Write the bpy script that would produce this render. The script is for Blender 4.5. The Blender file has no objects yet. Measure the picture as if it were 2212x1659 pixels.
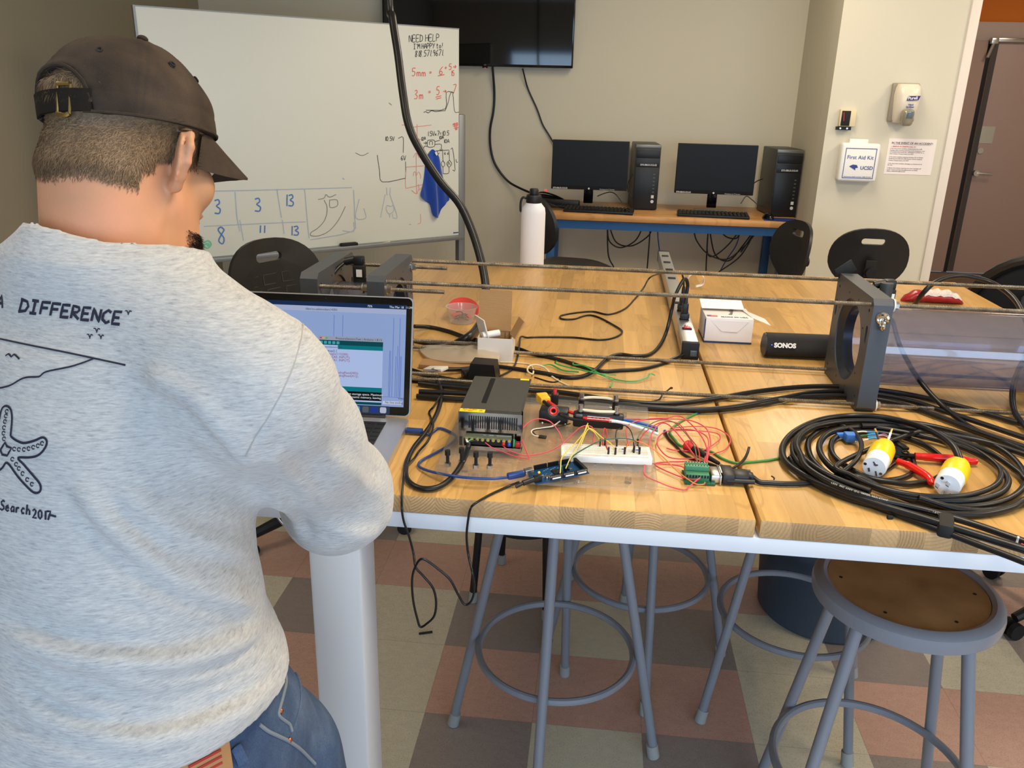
import bpy, bmesh, math, random
import numpy as np
from math import sin, cos, pi, radians, sqrt, atan2, floor
from mathutils import Vector, Matrix
from mathutils.bvhtree import BVHTree
scn = bpy.context.scene
COL = scn.collection
random.seed(7)
rng = np.random.default_rng(5)

# ------------------------------------------------------------------ camera
FPX = 1790.0
PIT, YAW, ROL = radians(19.516), radians(5.56), radians(1.428)
EYE = np.array([0., 0., 1.67])
_cy, _sy = cos(YAW), sin(YAW)
_fw = np.array([-_sy*cos(PIT), _cy*cos(PIT), -sin(PIT)])
_rt = np.array([_cy, _sy, 0.])
_up = np.cross(_rt, _fw)
_r1 = _rt*cos(ROL)+_up*sin(ROL)
_u1 = -_rt*sin(ROL)+_up*cos(ROL)
cam_d = bpy.data.cameras.new('camera')
cam_d.sensor_width = 36.0
cam_d.lens = FPX/2212*36.0
cam_d.clip_start = 0.02
cam = bpy.data.objects.new('camera', cam_d)
COL.objects.link(cam)
m = Matrix.Identity(4)
for i in range(3):
    m[i][0] = _r1[i]; m[i][1] = _u1[i]; m[i][2] = -_fw[i]; m[i][3] = EYE[i]
cam.matrix_world = m
scn.camera = cam

# ------------------------------------------------------------------ world, lights, exposure
w = bpy.data.worlds.new('world'); scn.world = w; w.use_nodes = True
w.node_tree.nodes['Background'].inputs[0].default_value = (0.55, 0.62, 0.75, 1)
w.node_tree.nodes['Background'].inputs[1].default_value = 0.30
scn.view_settings.view_transform = 'Standard'
scn.view_settings.look = 'None'
scn.view_settings.gamma = 1.0
scn.view_settings.use_curve_mapping = False
scn.view_settings.exposure = 0.0

def area(name, loc, target, sx, sy, power, col, spread=180):
    l = bpy.data.lights.new(name, 'AREA'); l.shape = 'RECTANGLE'; l.size = sx; l.size_y = sy
    l.energy = power; l.color = col; l.spread = radians(spread)
    o = bpy.data.objects.new(name, l); COL.objects.link(o)
    o.location = loc
    d = Vector(target)-Vector(loc)
    o.rotation_euler = d.to_track_quat('-Z', 'Y').to_euler()
    return o
WARM = (1.0, 0.86, 0.66); COOL = (0.60, 0.80, 1.0)
CEIL = 2.95
LAMPS = [(0.55, 1.15, 30), (2.9, 1.15, 34), (0.75, 3.9, 26), (2.9, 3.7, 31), (-1.7, 1.4, 10)]
for lx, ly, pw in LAMPS:
    area('ceiling_lamp_light', (lx, ly, CEIL-0.10), (lx, ly, 0), 0.5, 1.15, pw, WARM)
area('corridor_lamp_light', (3.6, 6.9, CEIL-0.1), (3.6, 6.9, 0), 0.6, 0.6, 16, (1.0, 0.80, 0.62))
# daylight through the window behind the camera
area('window_daylight', (1.55, -2.33, 1.45), (1.55, 0, 1.25), 6.0, 1.5, 100, COOL)

# ------------------------------------------------------------------ pixel helpers (photograph pixels -> points on real planes)
def ray(x, y): return _fw+_r1*((x-1106)/FPX)-_u1*((y-829.5)/FPX)
def Z(x, y, z):
    d = ray(x, y); return EYE+d*((z-EYE[2])/d[2])
def PY(x, y, Y):
    d = ray(x, y); return EYE+d*(Y/d[1])
def PX(x, y, X):
    d = ray(x, y); return EYE+d*(X/d[0])
def D(x, y, dep): return EYE+ray(x, y)*dep
def ONP(x, y, p0, n):
    d = ray(x, y); n = np.array(n, float); return EYE+d*(((np.array(p0)-EYE)@n)/(d@n))
def proj(p):
    v = np.asarray(p)-EYE; wz = v@_fw; return 1106+FPX*(v@_r1)/wz, 829.5-FPX*(v@_u1)/wz, wz

# ------------------------------------------------------------------ materials
def lin(c):
    return tuple((v/255/12.92) if v/255 <= .04045 else ((v/255+.055)/1.055)**2.4 for v in c)
MATS = {}
def mat(name, rgb, rough=0.5, metal=0.0, noise=0.0, nscale=20.0, bump=0.0, bscale=200.0, trans=0.0, ior=1.45,
        alpha=1.0, emit=None, estr=0.0, coat=0.0, stretch=None, spec=0.5, sheen=0.0, rgb2=None):
    if name in MATS: return MATS[name]
    mt = bpy.data.materials.new(name); mt.use_nodes = True; MATS[name] = mt
    nt = mt.node_tree; N = nt.nodes; Lk = nt.links
    b = N['Principled BSDF']
    c = lin(rgb)
    b.inputs['Base Color'].default_value = (*c, 1)
    b.inputs['Roughness'].default_value = rough
    b.inputs['Metallic'].default_value = metal
    b.inputs['IOR'].default_value = ior
    b.inputs['Specular IOR Level'].default_value = spec
    if trans: b.inputs['Transmission Weight'].default_value = trans
    if coat: b.inputs['Coat Weight'].default_value = coat
    if sheen: b.inputs['Sheen Weight'].default_value = sheen
    if alpha < 1: b.inputs['Alpha'].default_value = alpha
    if emit is not None:
        b.inputs['Emission Color'].default_value = (*lin(emit), 1); b.inputs['Emission Strength'].default_value = estr
    if noise or bump:
        tc = N.new('ShaderNodeTexCoord')
        mp = N.new('ShaderNodeMapping')
        if stretch: mp.inputs['Scale'].default_value = stretch
        Lk.new(tc.outputs['Object'], mp.inputs[0])
    if noise:
        n1 = N.new('ShaderNodeTexNoise'); n1.inputs['Scale'].default_value = nscale; n1.inputs['Detail'].default_value = 5
        Lk.new(mp.outputs[0], n1.inputs['Vector'])
        rp = N.new('ShaderNodeValToRGB')
        rp.color_ramp.elements[0].position = 0.3; rp.color_ramp.elements[1].position = 0.7
        c2 = lin(rgb2) if rgb2 else c
        rp.color_ramp.elements[0].color = (*[v*(1-noise) for v in c], 1)
        rp.color_ramp.elements[1].color = (*[min(1, v*(1+noise*.6)) for v in c2], 1)
        Lk.new(n1.outputs['Fac'], rp.inputs[0]); Lk.new(rp.outputs[0], b.inputs['Base Color'])
    if bump:
        n2 = N.new('ShaderNodeTexNoise'); n2.inputs['Scale'].default_value = bscale; n2.inputs['Detail'].default_value = 3
        Lk.new(mp.outputs[0], n2.inputs['Vector'])
        bp = N.new('ShaderNodeBump'); bp.inputs['Strength'].default_value = bump; bp.inputs['Distance'].default_value = 0.002
        Lk.new(n2.outputs['Fac'], bp.inputs['Height']); Lk.new(bp.outputs[0], b.inputs['Normal'])
    return mt

class NT:
    """tiny node-graph helper"""
    def __init__(s, name, rough=0.5, spec=0.5):
        s.m = bpy.data.materials.new(name); s.m.use_nodes = True; s.N = s.m.node_tree.nodes; s.L = s.m.node_tree.links
        s.b = s.N['Principled BSDF']; s.b.inputs['Roughness'].default_value = rough; s.b.inputs['Specular IOR Level'].default_value = spec
        MATS[name] = s.m
        tc = s.N.new('ShaderNodeTexCoord'); sp = s.N.new('ShaderNodeSeparateXYZ'); s.co = tc.outputs['Object']
        s.L.new(s.co, sp.inputs[0]); s.x, s.y, s.z = sp.outputs
    def set(s, inp, v):
        if isinstance(v, bpy.types.NodeSocket): s.L.new(v, inp)
        elif isinstance(v, tuple) and len(v) == 3 and inp.type == 'RGBA': inp.default_value = (*v, 1)
        else: inp.default_value = v
    def math(s, op, a, b=0.0, c=None):
        n = s.N.new('ShaderNodeMath'); n.operation = op; s.set(n.inputs[0], a); s.set(n.inputs[1], b)
        if c is not None: s.set(n.inputs[2], c)
        return n.outputs[0]
    def comb(s, x, y, z=0.0):
        n = s.N.new('ShaderNodeCombineXYZ'); s.set(n.inputs[0], x); s.set(n.inputs[1], y); s.set(n.inputs[2], z); return n.outputs[0]
    def white(s, v):
        n = s.N.new('ShaderNodeTexWhiteNoise'); n.noise_dimensions = '3D'; s.set(n.inputs['Vector'], v); return n
    def noise(s, v, scale, detail=4, rough=.5):
        n = s.N.new('ShaderNodeTexNoise'); s.set(n.inputs['Vector'], v); n.inputs['Scale'].default_value = scale
        n.inputs['Detail'].default_value = detail; n.inputs['Roughness'].default_value = rough; return n.outputs['Fac']
    def ramp(s, f, *st):
        n = s.N.new('ShaderNodeValToRGB'); s.set(n.inputs[0], f); e = n.color_ramp.elements
        while len(e) < len(st): e.new(0.5)
        for q, (p, c) in zip(e, st): q.position = p; q.color = (*c, 1)
        return n.outputs[0]
    def mix(s, f, a, b, mode='MIX'):
        n = s.N.new('ShaderNodeMix'); n.data_type = 'RGBA'; n.blend_type = mode
        s.set(n.inputs[0], f); s.set(n.inputs[6], a); s.set(n.inputs[7], b); return n.outputs[2]
    def bump(s, h, strength=.2, dist=.002):
        n = s.N.new('ShaderNodeBump'); s.set(n.inputs['Height'], h); n.inputs['Strength'].default_value = strength; n.inputs['Distance'].default_value = dist
        s.L.new(n.outputs[0], s.b.inputs['Normal'])
    def col(s, v): s.set(s.b.inputs['Base Color'], v)

# ------------------------------------------------------------------ mesh builder
def V3(p): return Vector((float(p[0]), float(p[1]), float(p[2])))
def basis(z, x=None):
    z = V3(z).normalized()
    if x is None: x = Vector((1, 0, 0)) if abs(z.x) < .9 else Vector((0, 1, 0))
    x = V3(x); x = (x-z*x.dot(z)).normalized(); y = z.cross(x)
    return Matrix((x, y, z)).transposed()
def rotm(rx=0, ry=0, rz=0):
    from mathutils import Euler
    return Euler((radians(rx), radians(ry), radians(rz))).to_matrix()
def smooth(pts, sub=8, closed=False):
    P = [np.array(p, float) for p in pts]; n = len(P); out = []
    if n < 3: return P
    rngi = range(n if closed else n-1)
    for i in rngi:
        p1 = P[i]; p2 = P[(i+1) % n]
        p0 = P[i-1] if (i > 0 or closed) else 2*p1-p2
        p3 = P[(i+2) % n] if (i+2 < n or closed) else 2*p2-p1
        for k in range(sub):
            t = k/sub
            out.append(.5*((2*p1)+(-p0+p2)*t+(2*p0-5*p1+4*p2-p3)*t*t+(-p0+3*p1-3*p2+p3)*t**3))
    if not closed: out.append(P[-1])
    return out
class MB:
    def __init__(s): s.v = []; s.f = []
    def add(s, vs, fs, M=None, loc=None):
        o = len(s.v)
        for p in vs:
            p = V3(p)
            if M is not None: p = M @ p
            if loc is not None: p = p+V3(loc)
            s.v.append(p)
        for f in fs: s.f.append(tuple(i+o for i in f))
        return s
    def box(s, c, size, R=None, bev=0.0, seg=2):
        bm = bmesh.new(); bmesh.ops.create_cube(bm, size=1.0)
        for v in bm.verts: v.co = Vector((v.co.x*size[0], v.co.y*size[1], v.co.z*size[2]))
        if bev: bmesh.ops.bevel(bm, geom=list(bm.edges), offset=min(bev, min(size)*.49), segments=seg, profile=.5, affect='EDGES')
        bm.verts.index_update()
        s.add([v.co for v in bm.verts], [[v.index for v in f.verts] for f in bm.faces], R, c); bm.free(); return s
    def box2(s, a, b, bev=0.0):
        return s.box([(a[i]+b[i])/2 for i in range(3)], [abs(b[i]-a[i]) for i in range(3)], None, bev)
    def tube(s, pts, r, n=8, caps=True, flat=None, closed=False):
        P = [V3(p) for p in pts]; m_ = len(P)
        if m_ < 2: return s
        rr = r if hasattr(r, '__len__') else [r]*m_
        vs = []; fs = []; up = None
        for i, p in enumerate(P):
            if closed: t = P[(i+1) % m_]-P[i-1]
            else: t = P[min(i+1, m_-1)]-P[max(i-1, 0)]
            if t.length < 1e-9: t = Vector((0, 0, 1))
            t.normalize()
            if up is None:
                up = Vector((0, 0, 1)) if abs(t.z) < .9 else Vector((1, 0, 0))
            up = (up-t*up.dot(t))
            if up.length < 1e-6: up = t.orthogonal()
            up.normalize(); sd = t.cross(up)
            for k in range(n):
                a = 2*pi*k/n
                o = (up*cos(a)+sd*sin(a))*rr[i]
                if flat is not None:
                    nn = V3(flat(i) if callable(flat) else flat).normalized(); o = o-nn*o.dot(nn)*.88
                vs.append(p+o)
        rg = m_ if closed else m_-1
        for i in range(rg):
            for k in range(n):
                a = i*n+k; b = i*n+(k+1) % n; j = (i+1) % m_
                fs.append((a, b, j*n+(k+1) % n, j*n+k))
        if caps and not closed:
            fs.append(tuple(range(n-1, -1, -1))); fs.append(tuple((m_-1)*n+k for k in range(n)))
        return s.add(vs, fs)
    def cyl(s, p0, p1, r0, r1=None, n=24): return s.tube([p0, p1], [r0, r0 if r1 is None else r1], n)
    def lathe(s, prof, c=(0, 0, 0), R=None, n=32, sx=1., sy=1.):
        vs = []; fs = []; m_ = len(prof)
        for r, z in prof:
            for k in range(n):
                a = 2*pi*k/n; vs.append((r*cos(a)*sx, r*sin(a)*sy, z))
        for i in range(m_-1):
            for k in range(n):
                a = i*n+k; b = i*n+(k+1) % n; fs.append((a, b, b+n, a+n))
        if prof[0][0] > 1e-6: fs.append(tuple(range(n-1, -1, -1)))
        if prof[-1][0] > 1e-6: fs.append(tuple((m_-1)*n+k for k in range(n)))
        return s.add(vs, fs, R, c)
    def ball(s, c, r, R=None, n=16):
        if not hasattr(r, '__len__'): r = (r, r, r)
        prof = [(max(1e-7, sin(pi*i/n)), -cos(pi*i/n)) for i in range(n+1)]
        M = Matrix.Diagonal(Vector(r)); M = (R @ M) if R is not None else M
        return s.lathe(prof, c, M, n*2 if n < 16 else 32)
    def torus(s, c, R0, r, M=None, n=48, m_=10, a0=0., a1=2*pi):
        full = abs(a1-a0-2*pi) < 1e-6
        pts = []
        for k in range(n if full else n+1):
            a = a0+(a1-a0)*k/n; p = Vector((cos(a)*R0, sin(a)*R0, 0))
            if M is not None: p = M @ p
            pts.append(p+V3(c))
        return s.tube(pts, r, m_, closed=full)
    def prism(s, poly, h, M=None, loc=None, holes=None):
        """poly (2d) extruded from z=0 to z=h, optional holes"""
        bm = bmesh.new(); loops = [poly]+(holes or []); edges = []
        for lp in loops:
            vs = [bm.verts.new((p[0], p[1], 0)) for p in lp]
            for i in range(len(vs)): edges.append(bm.edges.new((vs[i], vs[(i+1) % len(vs)])))
        bmesh.ops.triangle_fill(bm, use_beauty=True, use_dissolve=False, edges=edges)
        if holes:
            pass
        fl = list(bm.faces)
        r = bmesh.ops.extrude_face_region(bm, geom=fl)
        for g in r['geom']:
            if isinstance(g, bmesh.types.BMVert): g.co.z = h
        bmesh.ops.recalc_face_normals(bm, faces=bm.faces)
        bm.verts.index_update()
        s.add([v.co for v in bm.verts], [[v.index for v in f.verts] for f in bm.faces], M, loc); bm.free(); return s
def circ(r, n=32, cx=0, cy=0, sx=1, sy=1, a0=0): return [(cx+r*sx*cos(a0+2*pi*k/n), cy+r*sy*sin(a0+2*pi*k/n)) for k in range(n)]
def rrect(wd, ht, r, n=5, cx=0, cy=0):
    out = []
    for qx, qy, a in ((1, 1, 0), (-1, 1, 90), (-1, -1, 180), (1, -1, 270)):
        for k in range(n+1):
            t = radians(a+90*k/n); out.append((cx+qx*(wd/2-r)+r*cos(t), cy+qy*(ht/2-r)+r*sin(t)))
    return out

def finish(me, ang=35):
    me.update()
    bm = bmesh.new(); bm.from_mesh(me); bmesh.ops.recalc_face_normals(bm, faces=bm.faces); bm.to_mesh(me); bm.free()
    for p in me.polygons: p.use_smooth = True
    me.set_sharp_from_angle(angle=radians(ang))
def link(name, me, m_, parent=None):
    o = bpy.data.objects.new(name, me); COL.objects.link(o)
    if m_ is not None:
        me.materials.clear(); me.materials.append(m_)
    if parent is not None: o.parent = parent
    return o
def pos(o):
    p = Vector((0, 0, 0))
    while o is not None: p += o.location; o = o.parent
    return p
def part(name, mb, m_, parent=None, label=None, local=False, ang=35, stuff=False):
    """mesh object; vertices given in world space unless local"""
    me = bpy.data.meshes.new(name)
    off = Vector((0, 0, 0)) if (parent is None or local) else pos(parent)
    me.from_pydata([tuple(v-off) for v in mb.v], [], mb.f)
    finish(me, ang)
    o = link(name, me, m_, parent)
    if label: o['label'] = label
    if stuff: o['kind'] = 'stuff'
    return o
def tag(o, label, cat, group=None, kind=None):
    o['label'] = label; o['category'] = cat
    if group: o['group'] = group
    if kind: o['kind'] = kind
    return o
def thing(name, loc, label, cat, group=None, rz=0.0):
    o = bpy.data.objects.new(name, None); COL.objects.link(o); o.empty_display_size = .05
    o.location = V3(loc); o.rotation_euler = (0, 0, rz)
    return tag(o, label, cat, group)
def solo(name, mb, m_, label, cat, group=None, kind=None, ang=35):
    """a thing that is one mesh, with its origin at its own base"""
    c = Vector((sum(v.x for v in mb.v)/len(mb.v), sum(v.y for v in mb.v)/len(mb.v), min(v.z for v in mb.v)))
    me = bpy.data.meshes.new(name); me.from_pydata([tuple(v-c) for v in mb.v], [], mb.f); finish(me, ang)
    o = link(name, me, m_); o.location = c
    return tag(o, label, cat, group, kind)
def struct(name, mb, m_, parent=None, ang=30):
    o = part(name, mb, m_, parent, ang=ang)
    if parent is None: o['kind'] = 'structure'
    return o
def dup(o, loc=None, rz=None, label=None, group=None, parent=None):
    c = o.copy(); COL.objects.link(c)
    if parent is not None: c.parent = parent
    for ch in [q for q in o.children]: dup(ch, parent=c)
    if loc is not None: c.location = V3(loc)
    if rz is not None: c.rotation_euler = (c.rotation_euler[0], c.rotation_euler[1], rz)
    if label: c['label'] = label
    if group: c['group'] = group
    return c
def textmb(mb, s, size, M, loc, align='LEFT', bold=0.0, h=.0006):
    cu = bpy.data.curves.new('t', 'FONT'); cu.body = s; cu.size = size; cu.align_x = align; cu.offset = bold; cu.extrude = h/2; cu.resolution_u = 3
    o = bpy.data.objects.new('t', cu); COL.objects.link(o)
    me = bpy.data.meshes.new_from_object(o.evaluated_get(bpy.context.evaluated_depsgraph_get()))
    mb.add([v.co for v in me.vertices], [tuple(p.vertices) for p in me.polygons], M, loc)
    bpy.data.objects.remove(o); bpy.data.curves.remove(cu); bpy.data.meshes.remove(me)
    return mb
# frame for a vertical face looking toward -Y (towards the camera): x right, y up
FACE = Matrix(((1, 0, 0), (0, 0, -1), (0, 1, 0)))

# stroke font for handwriting (unit cell .6 wide, 1 high)
SF = {
'A': [[(0,0),(.28,1),(.55,0)],[(.1,.38),(.46,.38)]], 'C': [[(.5,.85),(.3,1),(.05,.7),(.05,.25),(.3,0),(.5,.15)]],
'D': [[(.05,0),(.08,1)],[(0,1),(.4,.85),(.52,.5),(.4,.12),(0,0)]], 'E': [[(.5,1),(.05,.97),(.05,0),(.52,.03)],[(.05,.5),(.42,.52)]],
'F': [[(.55,1),(.05,.97),(.05,0)],[(.05,.52),(.45,.55)]], 'H': [[(.05,1),(.05,0)],[(.5,1),(.5,0)],[(.05,.5),(.5,.52)]],
'I': [[(.05,1),(.45,1)],[(.25,1),(.25,0)],[(.05,0),(.45,0)]], 'L': [[(.08,1),(.05,0),(.48,.03)]],
'M': [[(.02,0),(.1,1),(.28,.4),(.48,1),(.56,0)]], 'N': [[(.05,0),(.05,1),(.5,0),(.5,1)]],
'P': [[(.05,0),(.05,1),(.4,.92),(.48,.7),(.35,.5),(.05,.45)]], 'R': [[(.05,0),(.05,1),(.4,.92),(.46,.7),(.35,.52),(.05,.48),(.52,0)]],
'S': [[(.5,.88),(.3,1),(.08,.8),(.15,.58),(.42,.42),(.5,.2),(.25,0),(.02,.12)]], 'T': [[(0,1),(.55,1)],[(.28,1),(.28,0)]],
'V': [[(.02,1),(.27,0),(.55,1)]], 'Y': [[(.05,1),(.28,.55)],[(.55,1),(.2,0)]],
'a': [[(.42,.5),(.2,.55),(.05,.3),(.15,.02),(.35,.1),(.42,.5),(.46,0)]], 'c': [[(.42,.5),(.2,.58),(.05,.3),(.18,.02),(.42,.1)]],
'e': [[(.05,.3),(.42,.35),(.3,.58),(.08,.45),(.08,.12),(.3,0),(.45,.12)]], 'h': [[(.05,1),(.05,0)],[(.05,.35),(.25,.55),(.42,.4),(.44,0)]],
'm': [[(.02,.5),(.04,0)],[(.04,.35),(.15,.52),(.26,.35),(.28,0)],[(.28,.35),(.4,.52),(.52,.35),(.54,0)]],
'o': [[(.25,.55),(.06,.35),(.12,.05),(.35,.03),(.45,.3),(.25,.55)]], 'r': [[(.06,.55),(.08,0)],[(.08,.35),(.22,.54),(.4,.5)]],
't': [[(.22,.9),(.2,.05),(.4,.02)],[(.02,.6),(.42,.62)]], 'x': [[(.05,.5),(.4,.05)],[(.4,.5),(.05,.05)]],
'0': [[(.28,1),(.06,.7),(.08,.2),(.28,0),(.48,.25),(.48,.75),(.28,1)]], '1': [[(.28,1),(.26,0)]],
'2': [[(.05,.8),(.25,1),(.45,.8),(.38,.5),(.05,0),(.52,.03)]], '3': [[(.08,.92),(.35,1),(.42,.75),(.2,.55),(.46,.35),(.38,.05),(.05,.06)]],
'5': [[(.5,1),(.12,.98),(.1,.58),(.36,.6),(.48,.32),(.32,.02),(.05,.08)]], '6': [[(.42,1),(.12,.6),(.06,.2),(.28,0),(.46,.2),(.3,.45),(.08,.28)]],
'7': [[(.03,.98),(.5,1),(.2,0)]], '8': [[(.45,.85),(.25,1),(.08,.8),(.4,.35),(.3,0),(.08,.15),(.2,.45),(.45,.85)]],
'9': [[(.46,.75),(.25,1),(.08,.75),(.28,.5),(.45,.7),(.4,0)]],
'.': [[(.12,0),(.16,.05)]], '!': [[(.2,1),(.16,.3)],[(.13,.02),(.16,.08)]], "'": [[(.2,1),(.14,.78)]], '=': [[(.05,.6),(.42,.62)],[(.05,.35),(.42,.37)]],
'+': [[(.05,.4),(.45,.42)],[(.25,.65),(.24,.18)]], '>': [[(0,.45),(.55,.45)],[(.35,.7),(.56,.45),(.32,.2)]], '-': [[(.05,.4),(.4,.42)]],
}
def stext(s, x0, y0, ux, uy, vx, vy, adv=.68):
    """strokes in photograph pixels; u = one cell to the right, v = cell height up"""
    out = []; cx = 0
    for ch in s:
        if ch in SF:
            for st in SF[ch]:
                out.append([(x0+(cx+a)*ux+b*vx, y0+(cx+a)*uy+b*vy) for a, b in st])
        cx += adv*(.55 if ch in " .'!1" else 1.0)
    return out
# ------------------------------------------------------------------ the room
BY = 5.78; LX = -2.72; RY = 4.95; RX0, RX1 = 1.227, 1.872; HALLY = 8.4; BACKY = -2.5; EX = 5.0
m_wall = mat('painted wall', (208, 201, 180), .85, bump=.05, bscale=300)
m_wall_d = mat('shade-darkened painted wall', (150, 142, 122), .85, bump=.05, bscale=300)  # left wall: the light's fall-off is put into a darker wall colour
m_wall_f = mat('cream painted wall', (210, 204, 186), .8, bump=.05, bscale=300)
m_trimw = mat('white door trim', (226, 216, 205), .5)
m_orange = mat('orange painted wall', (196, 104, 20), .8)
m_door = mat('brown steel door', (158, 132, 118), .45)
m_base = mat('grey rubber baseboard', (92, 96, 102), .6)
m_ceil = mat('white ceiling tile', (225, 222, 212), .9)
m_black = mat('black plastic', (22, 22, 24), .42)
m_blackm = mat('matt black plastic', (16, 16, 17), .65)
m_blk_gloss = mat('gloss black plastic', (9, 9, 11), .12)
m_rubber = mat('black rubber cable sheath', (17, 17, 19), .36)
m_wire = mat('black wire insulation', (12, 12, 13), .3)
m_steel = mat('brushed steel', (190, 188, 182), .28, 1.0)
m_chrome = mat('chrome', (225, 222, 215), .1, 1.0)
m_alu = mat('anodised aluminium', (196, 196, 198), .34, .9)
m_white = mat('white plastic', (238, 236, 232), .4)

def floor_mat():
    t = NT('vinyl floor tiles', .38, .5)
    fx = t.math('DIVIDE', t.math('SUBTRACT', t.x, -0.407), .3048); fy = t.math('DIVIDE', t.math('SUBTRACT', t.y, 1.566), .3065)
    cx = t.math('FLOOR', fx); cy = t.math('FLOOR', fy)
    c4 = t.math('FLOORED_MODULO', cx, 4.0); r4 = t.math('FLOORED_MODULO', cy, 4.0)
    odd_r = t.math('FLOORED_MODULO', cy, 2.0); odd_c = t.math('FLOORED_MODULO', cx, 2.0)
    exc = t.math('MULTIPLY', t.math('COMPARE', c4, 3.0, .1), t.math('COMPARE', r4, 1.0, .1))
    pink = t.math('SUBTRACT', odd_r, exc)
    wn = t.white(t.comb(cx, cy, 3.0))
    sc = t.comb(t.math('MULTIPLY', t.x, 1.0), t.math('MULTIPLY', t.y, 1.6), t.math('MULTIPLY', wn.outputs[0], 5))
    sp = t.noise(sc, 260, 3, .6); sp2 = t.noise(sc, 34, 4, .6); sp3 = t.noise(sc, 5, 3, .6)
    beige = lin((204, 196, 172)); pk = lin((196, 156, 138)); gr = lin((150, 137, 130))
    c = t.mix(odd_c, gr, beige); c = t.mix(pink, c, pk)
    dark = t.ramp(sp, (.0, (.48, .46, .43)), (.36, (.66, .64, .6)), (.43, (1, 1, 1)), (.66, (1, 1, 1)), (.74, (1.12, 1.1, 1.06)))
    c = t.mix(1.0, c, dark, 'MULTIPLY')
    c = t.mix(1.0, c, t.ramp(sp2, (.3, (.93, .93, .93)), (.7, (1.05, 1.05, 1.05))), 'MULTIPLY')
    c = t.mix(1.0, c, t.ramp(wn.outputs[0], (0, (.96, .96, .96)), (1, (1.03, 1.03, 1.03))), 'MULTIPLY')
    # joints
    ex = t.math('ABSOLUTE', t.math('SUBTRACT', t.math('FRACT', fx), .5)); ey = t.math('ABSOLUTE', t.math('SUBTRACT', t.math('FRACT', fy), .5))
    j = t.math('GREATER_THAN', t.math('MAXIMUM', ex, ey), .4965)
    c = t.mix(t.math('MULTIPLY', j, .35), c, (.12, .10, .08))
    t.col(c); t.set(t.b.inputs['Roughness'], t.math('ADD', .30, t.math('MULTIPLY', sp3, .25)))
    return t.m
def wood_mat(name, along, w_, l_, z_end=None, tone=1.0, base=(199, 157, 92)):
    """butcher block: staves of width w_, laid along axis `along`"""
    t = NT(name, .34, .45)
    a, b = (t.y, t.x) if along == 'y' else (t.x, t.y)
    u = t.math('FLOOR', t.math('DIVIDE', b, w_)); wr = t.white(t.comb(u, 1.7, 0)).outputs[0]
    v = t.math('FLOOR', t.math('DIVIDE', t.math('ADD', a, t.math('MULTIPLY', wr, 7.0)), l_))
    wn = t.white(t.comb(u, v, 2.0)).outputs[0]; wn2 = t.white(t.comb(v, u, 9.0)).outputs[0]
    c1 = lin(tuple(min(255, q*tone) for q in base)); c0 = tuple(q*.66 for q in c1); c2 = (min(1, c1[0]*1.14), min(1, c1[1]*1.15), min(1, c1[2]*1.22))
    c = t.ramp(wn, (0, tuple(q*.80 for q in c1)), (.10, tuple(q*.90 for q in c1)), (.5, c1), (1, c2))
    g = t.comb(t.math('MULTIPLY', b, 26), t.math('MULTIPLY', a, 2.2), t.math('MULTIPLY', wn2, 30))
    gr = t.noise(g, 2.2, 5, .65)
    g2 = t.noise(t.comb(t.math('MULTIPLY', b, 9), t.math('MULTIPLY', a, 1.6), t.math('MULTIPLY', wn2, 50)), 2.0, 1, .4)
    ring = t.math('SINE', t.math('MULTIPLY', g2, 42)); ring = t.math('MULTIPLY', ring, t.math('GREATER_THAN', wn2, .5))
    c = t.mix(1.0, c, t.ramp(gr, (.25, (.82, .79, .74)), (.75, (1.08, 1.08, 1.08))), 'MULTIPLY')
    c = t.mix(1.0, c, t.ramp(ring, (0, (1, 1, 1)), (.7, (1, 1, 1)), (1, (.86, .82, .76))), 'MULTIPLY')
    sx = t.math('ABSOLUTE', t.math('SUBTRACT', t.math('FRACT', t.math('DIVIDE', b, w_)), .5))
    c = t.mix(t.math('MULTIPLY', t.math('GREATER_THAN', sx, .488), .28), c, (.22, .12, .04))
    t.col(c); t.bump(gr, .06, .001)
    return t.m
def endgrain_mat(name, w_):
    t = NT(name, .5, .3)
    q = t.math('DIVIDE', t.x, w_); u = t.math('FLOOR', q); wn = t.white(t.comb(u, 5, 1)); r = t.N.new('ShaderNodeSeparateColor'); t.L.new(wn.outputs[1], r.inputs[0])
    fx = t.math('SUBTRACT', t.math('FRACT', q), t.math('SUBTRACT', t.math('MULTIPLY', r.outputs[0], 4.0), 1.5))
    fz = t.math('ADD', t.math('DIVIDE', t.math('SUBTRACT', t.z, 1.003), w_), t.math('SUBTRACT', t.math('MULTIPLY', r.outputs[1], 3.6), 1.8))
    d = t.math('SQRT', t.math('ADD', t.math('MULTIPLY', fx, fx), t.math('MULTIPLY', fz, fz)))
    d = t.math('ADD', d, t.math('MULTIPLY', t.noise(t.co, 30, 2), .12))
    ring = t.math('SINE', t.math('MULTIPLY', d, t.math('ADD', 34, t.math('MULTIPLY', r.outputs[2], 26))))
    strength = t.white(t.comb(u, 8, 3)).outputs[0]
    c1 = lin((196, 158, 110))
    c = t.ramp(strength, (0, tuple(v*.6 for v in c1)), (.5, c1), (1, tuple(v*1.2 for v in c1)))
    c = t.mix(t.math('MULTIPLY', t.math('MAXIMUM', ring, 0.0), t.math('ADD', .12, t.math('MULTIPLY', r.outputs[2], .5))), c, lin((128, 92, 54)))
    c = t.mix(1.0, c, t.ramp(t.noise(t.co, 300, 2), (.2, (.85, .85, .85)), (.8, (1.05, 1.05, 1.05))), 'MULTIPLY')
    t.col(c); return t.m
m_floor = floor_mat()
struct('floor', MB().box2((LX-.1, BACKY-.1, -.08), (EX+.1, HALLY+.1, 0)), m_floor)
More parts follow.
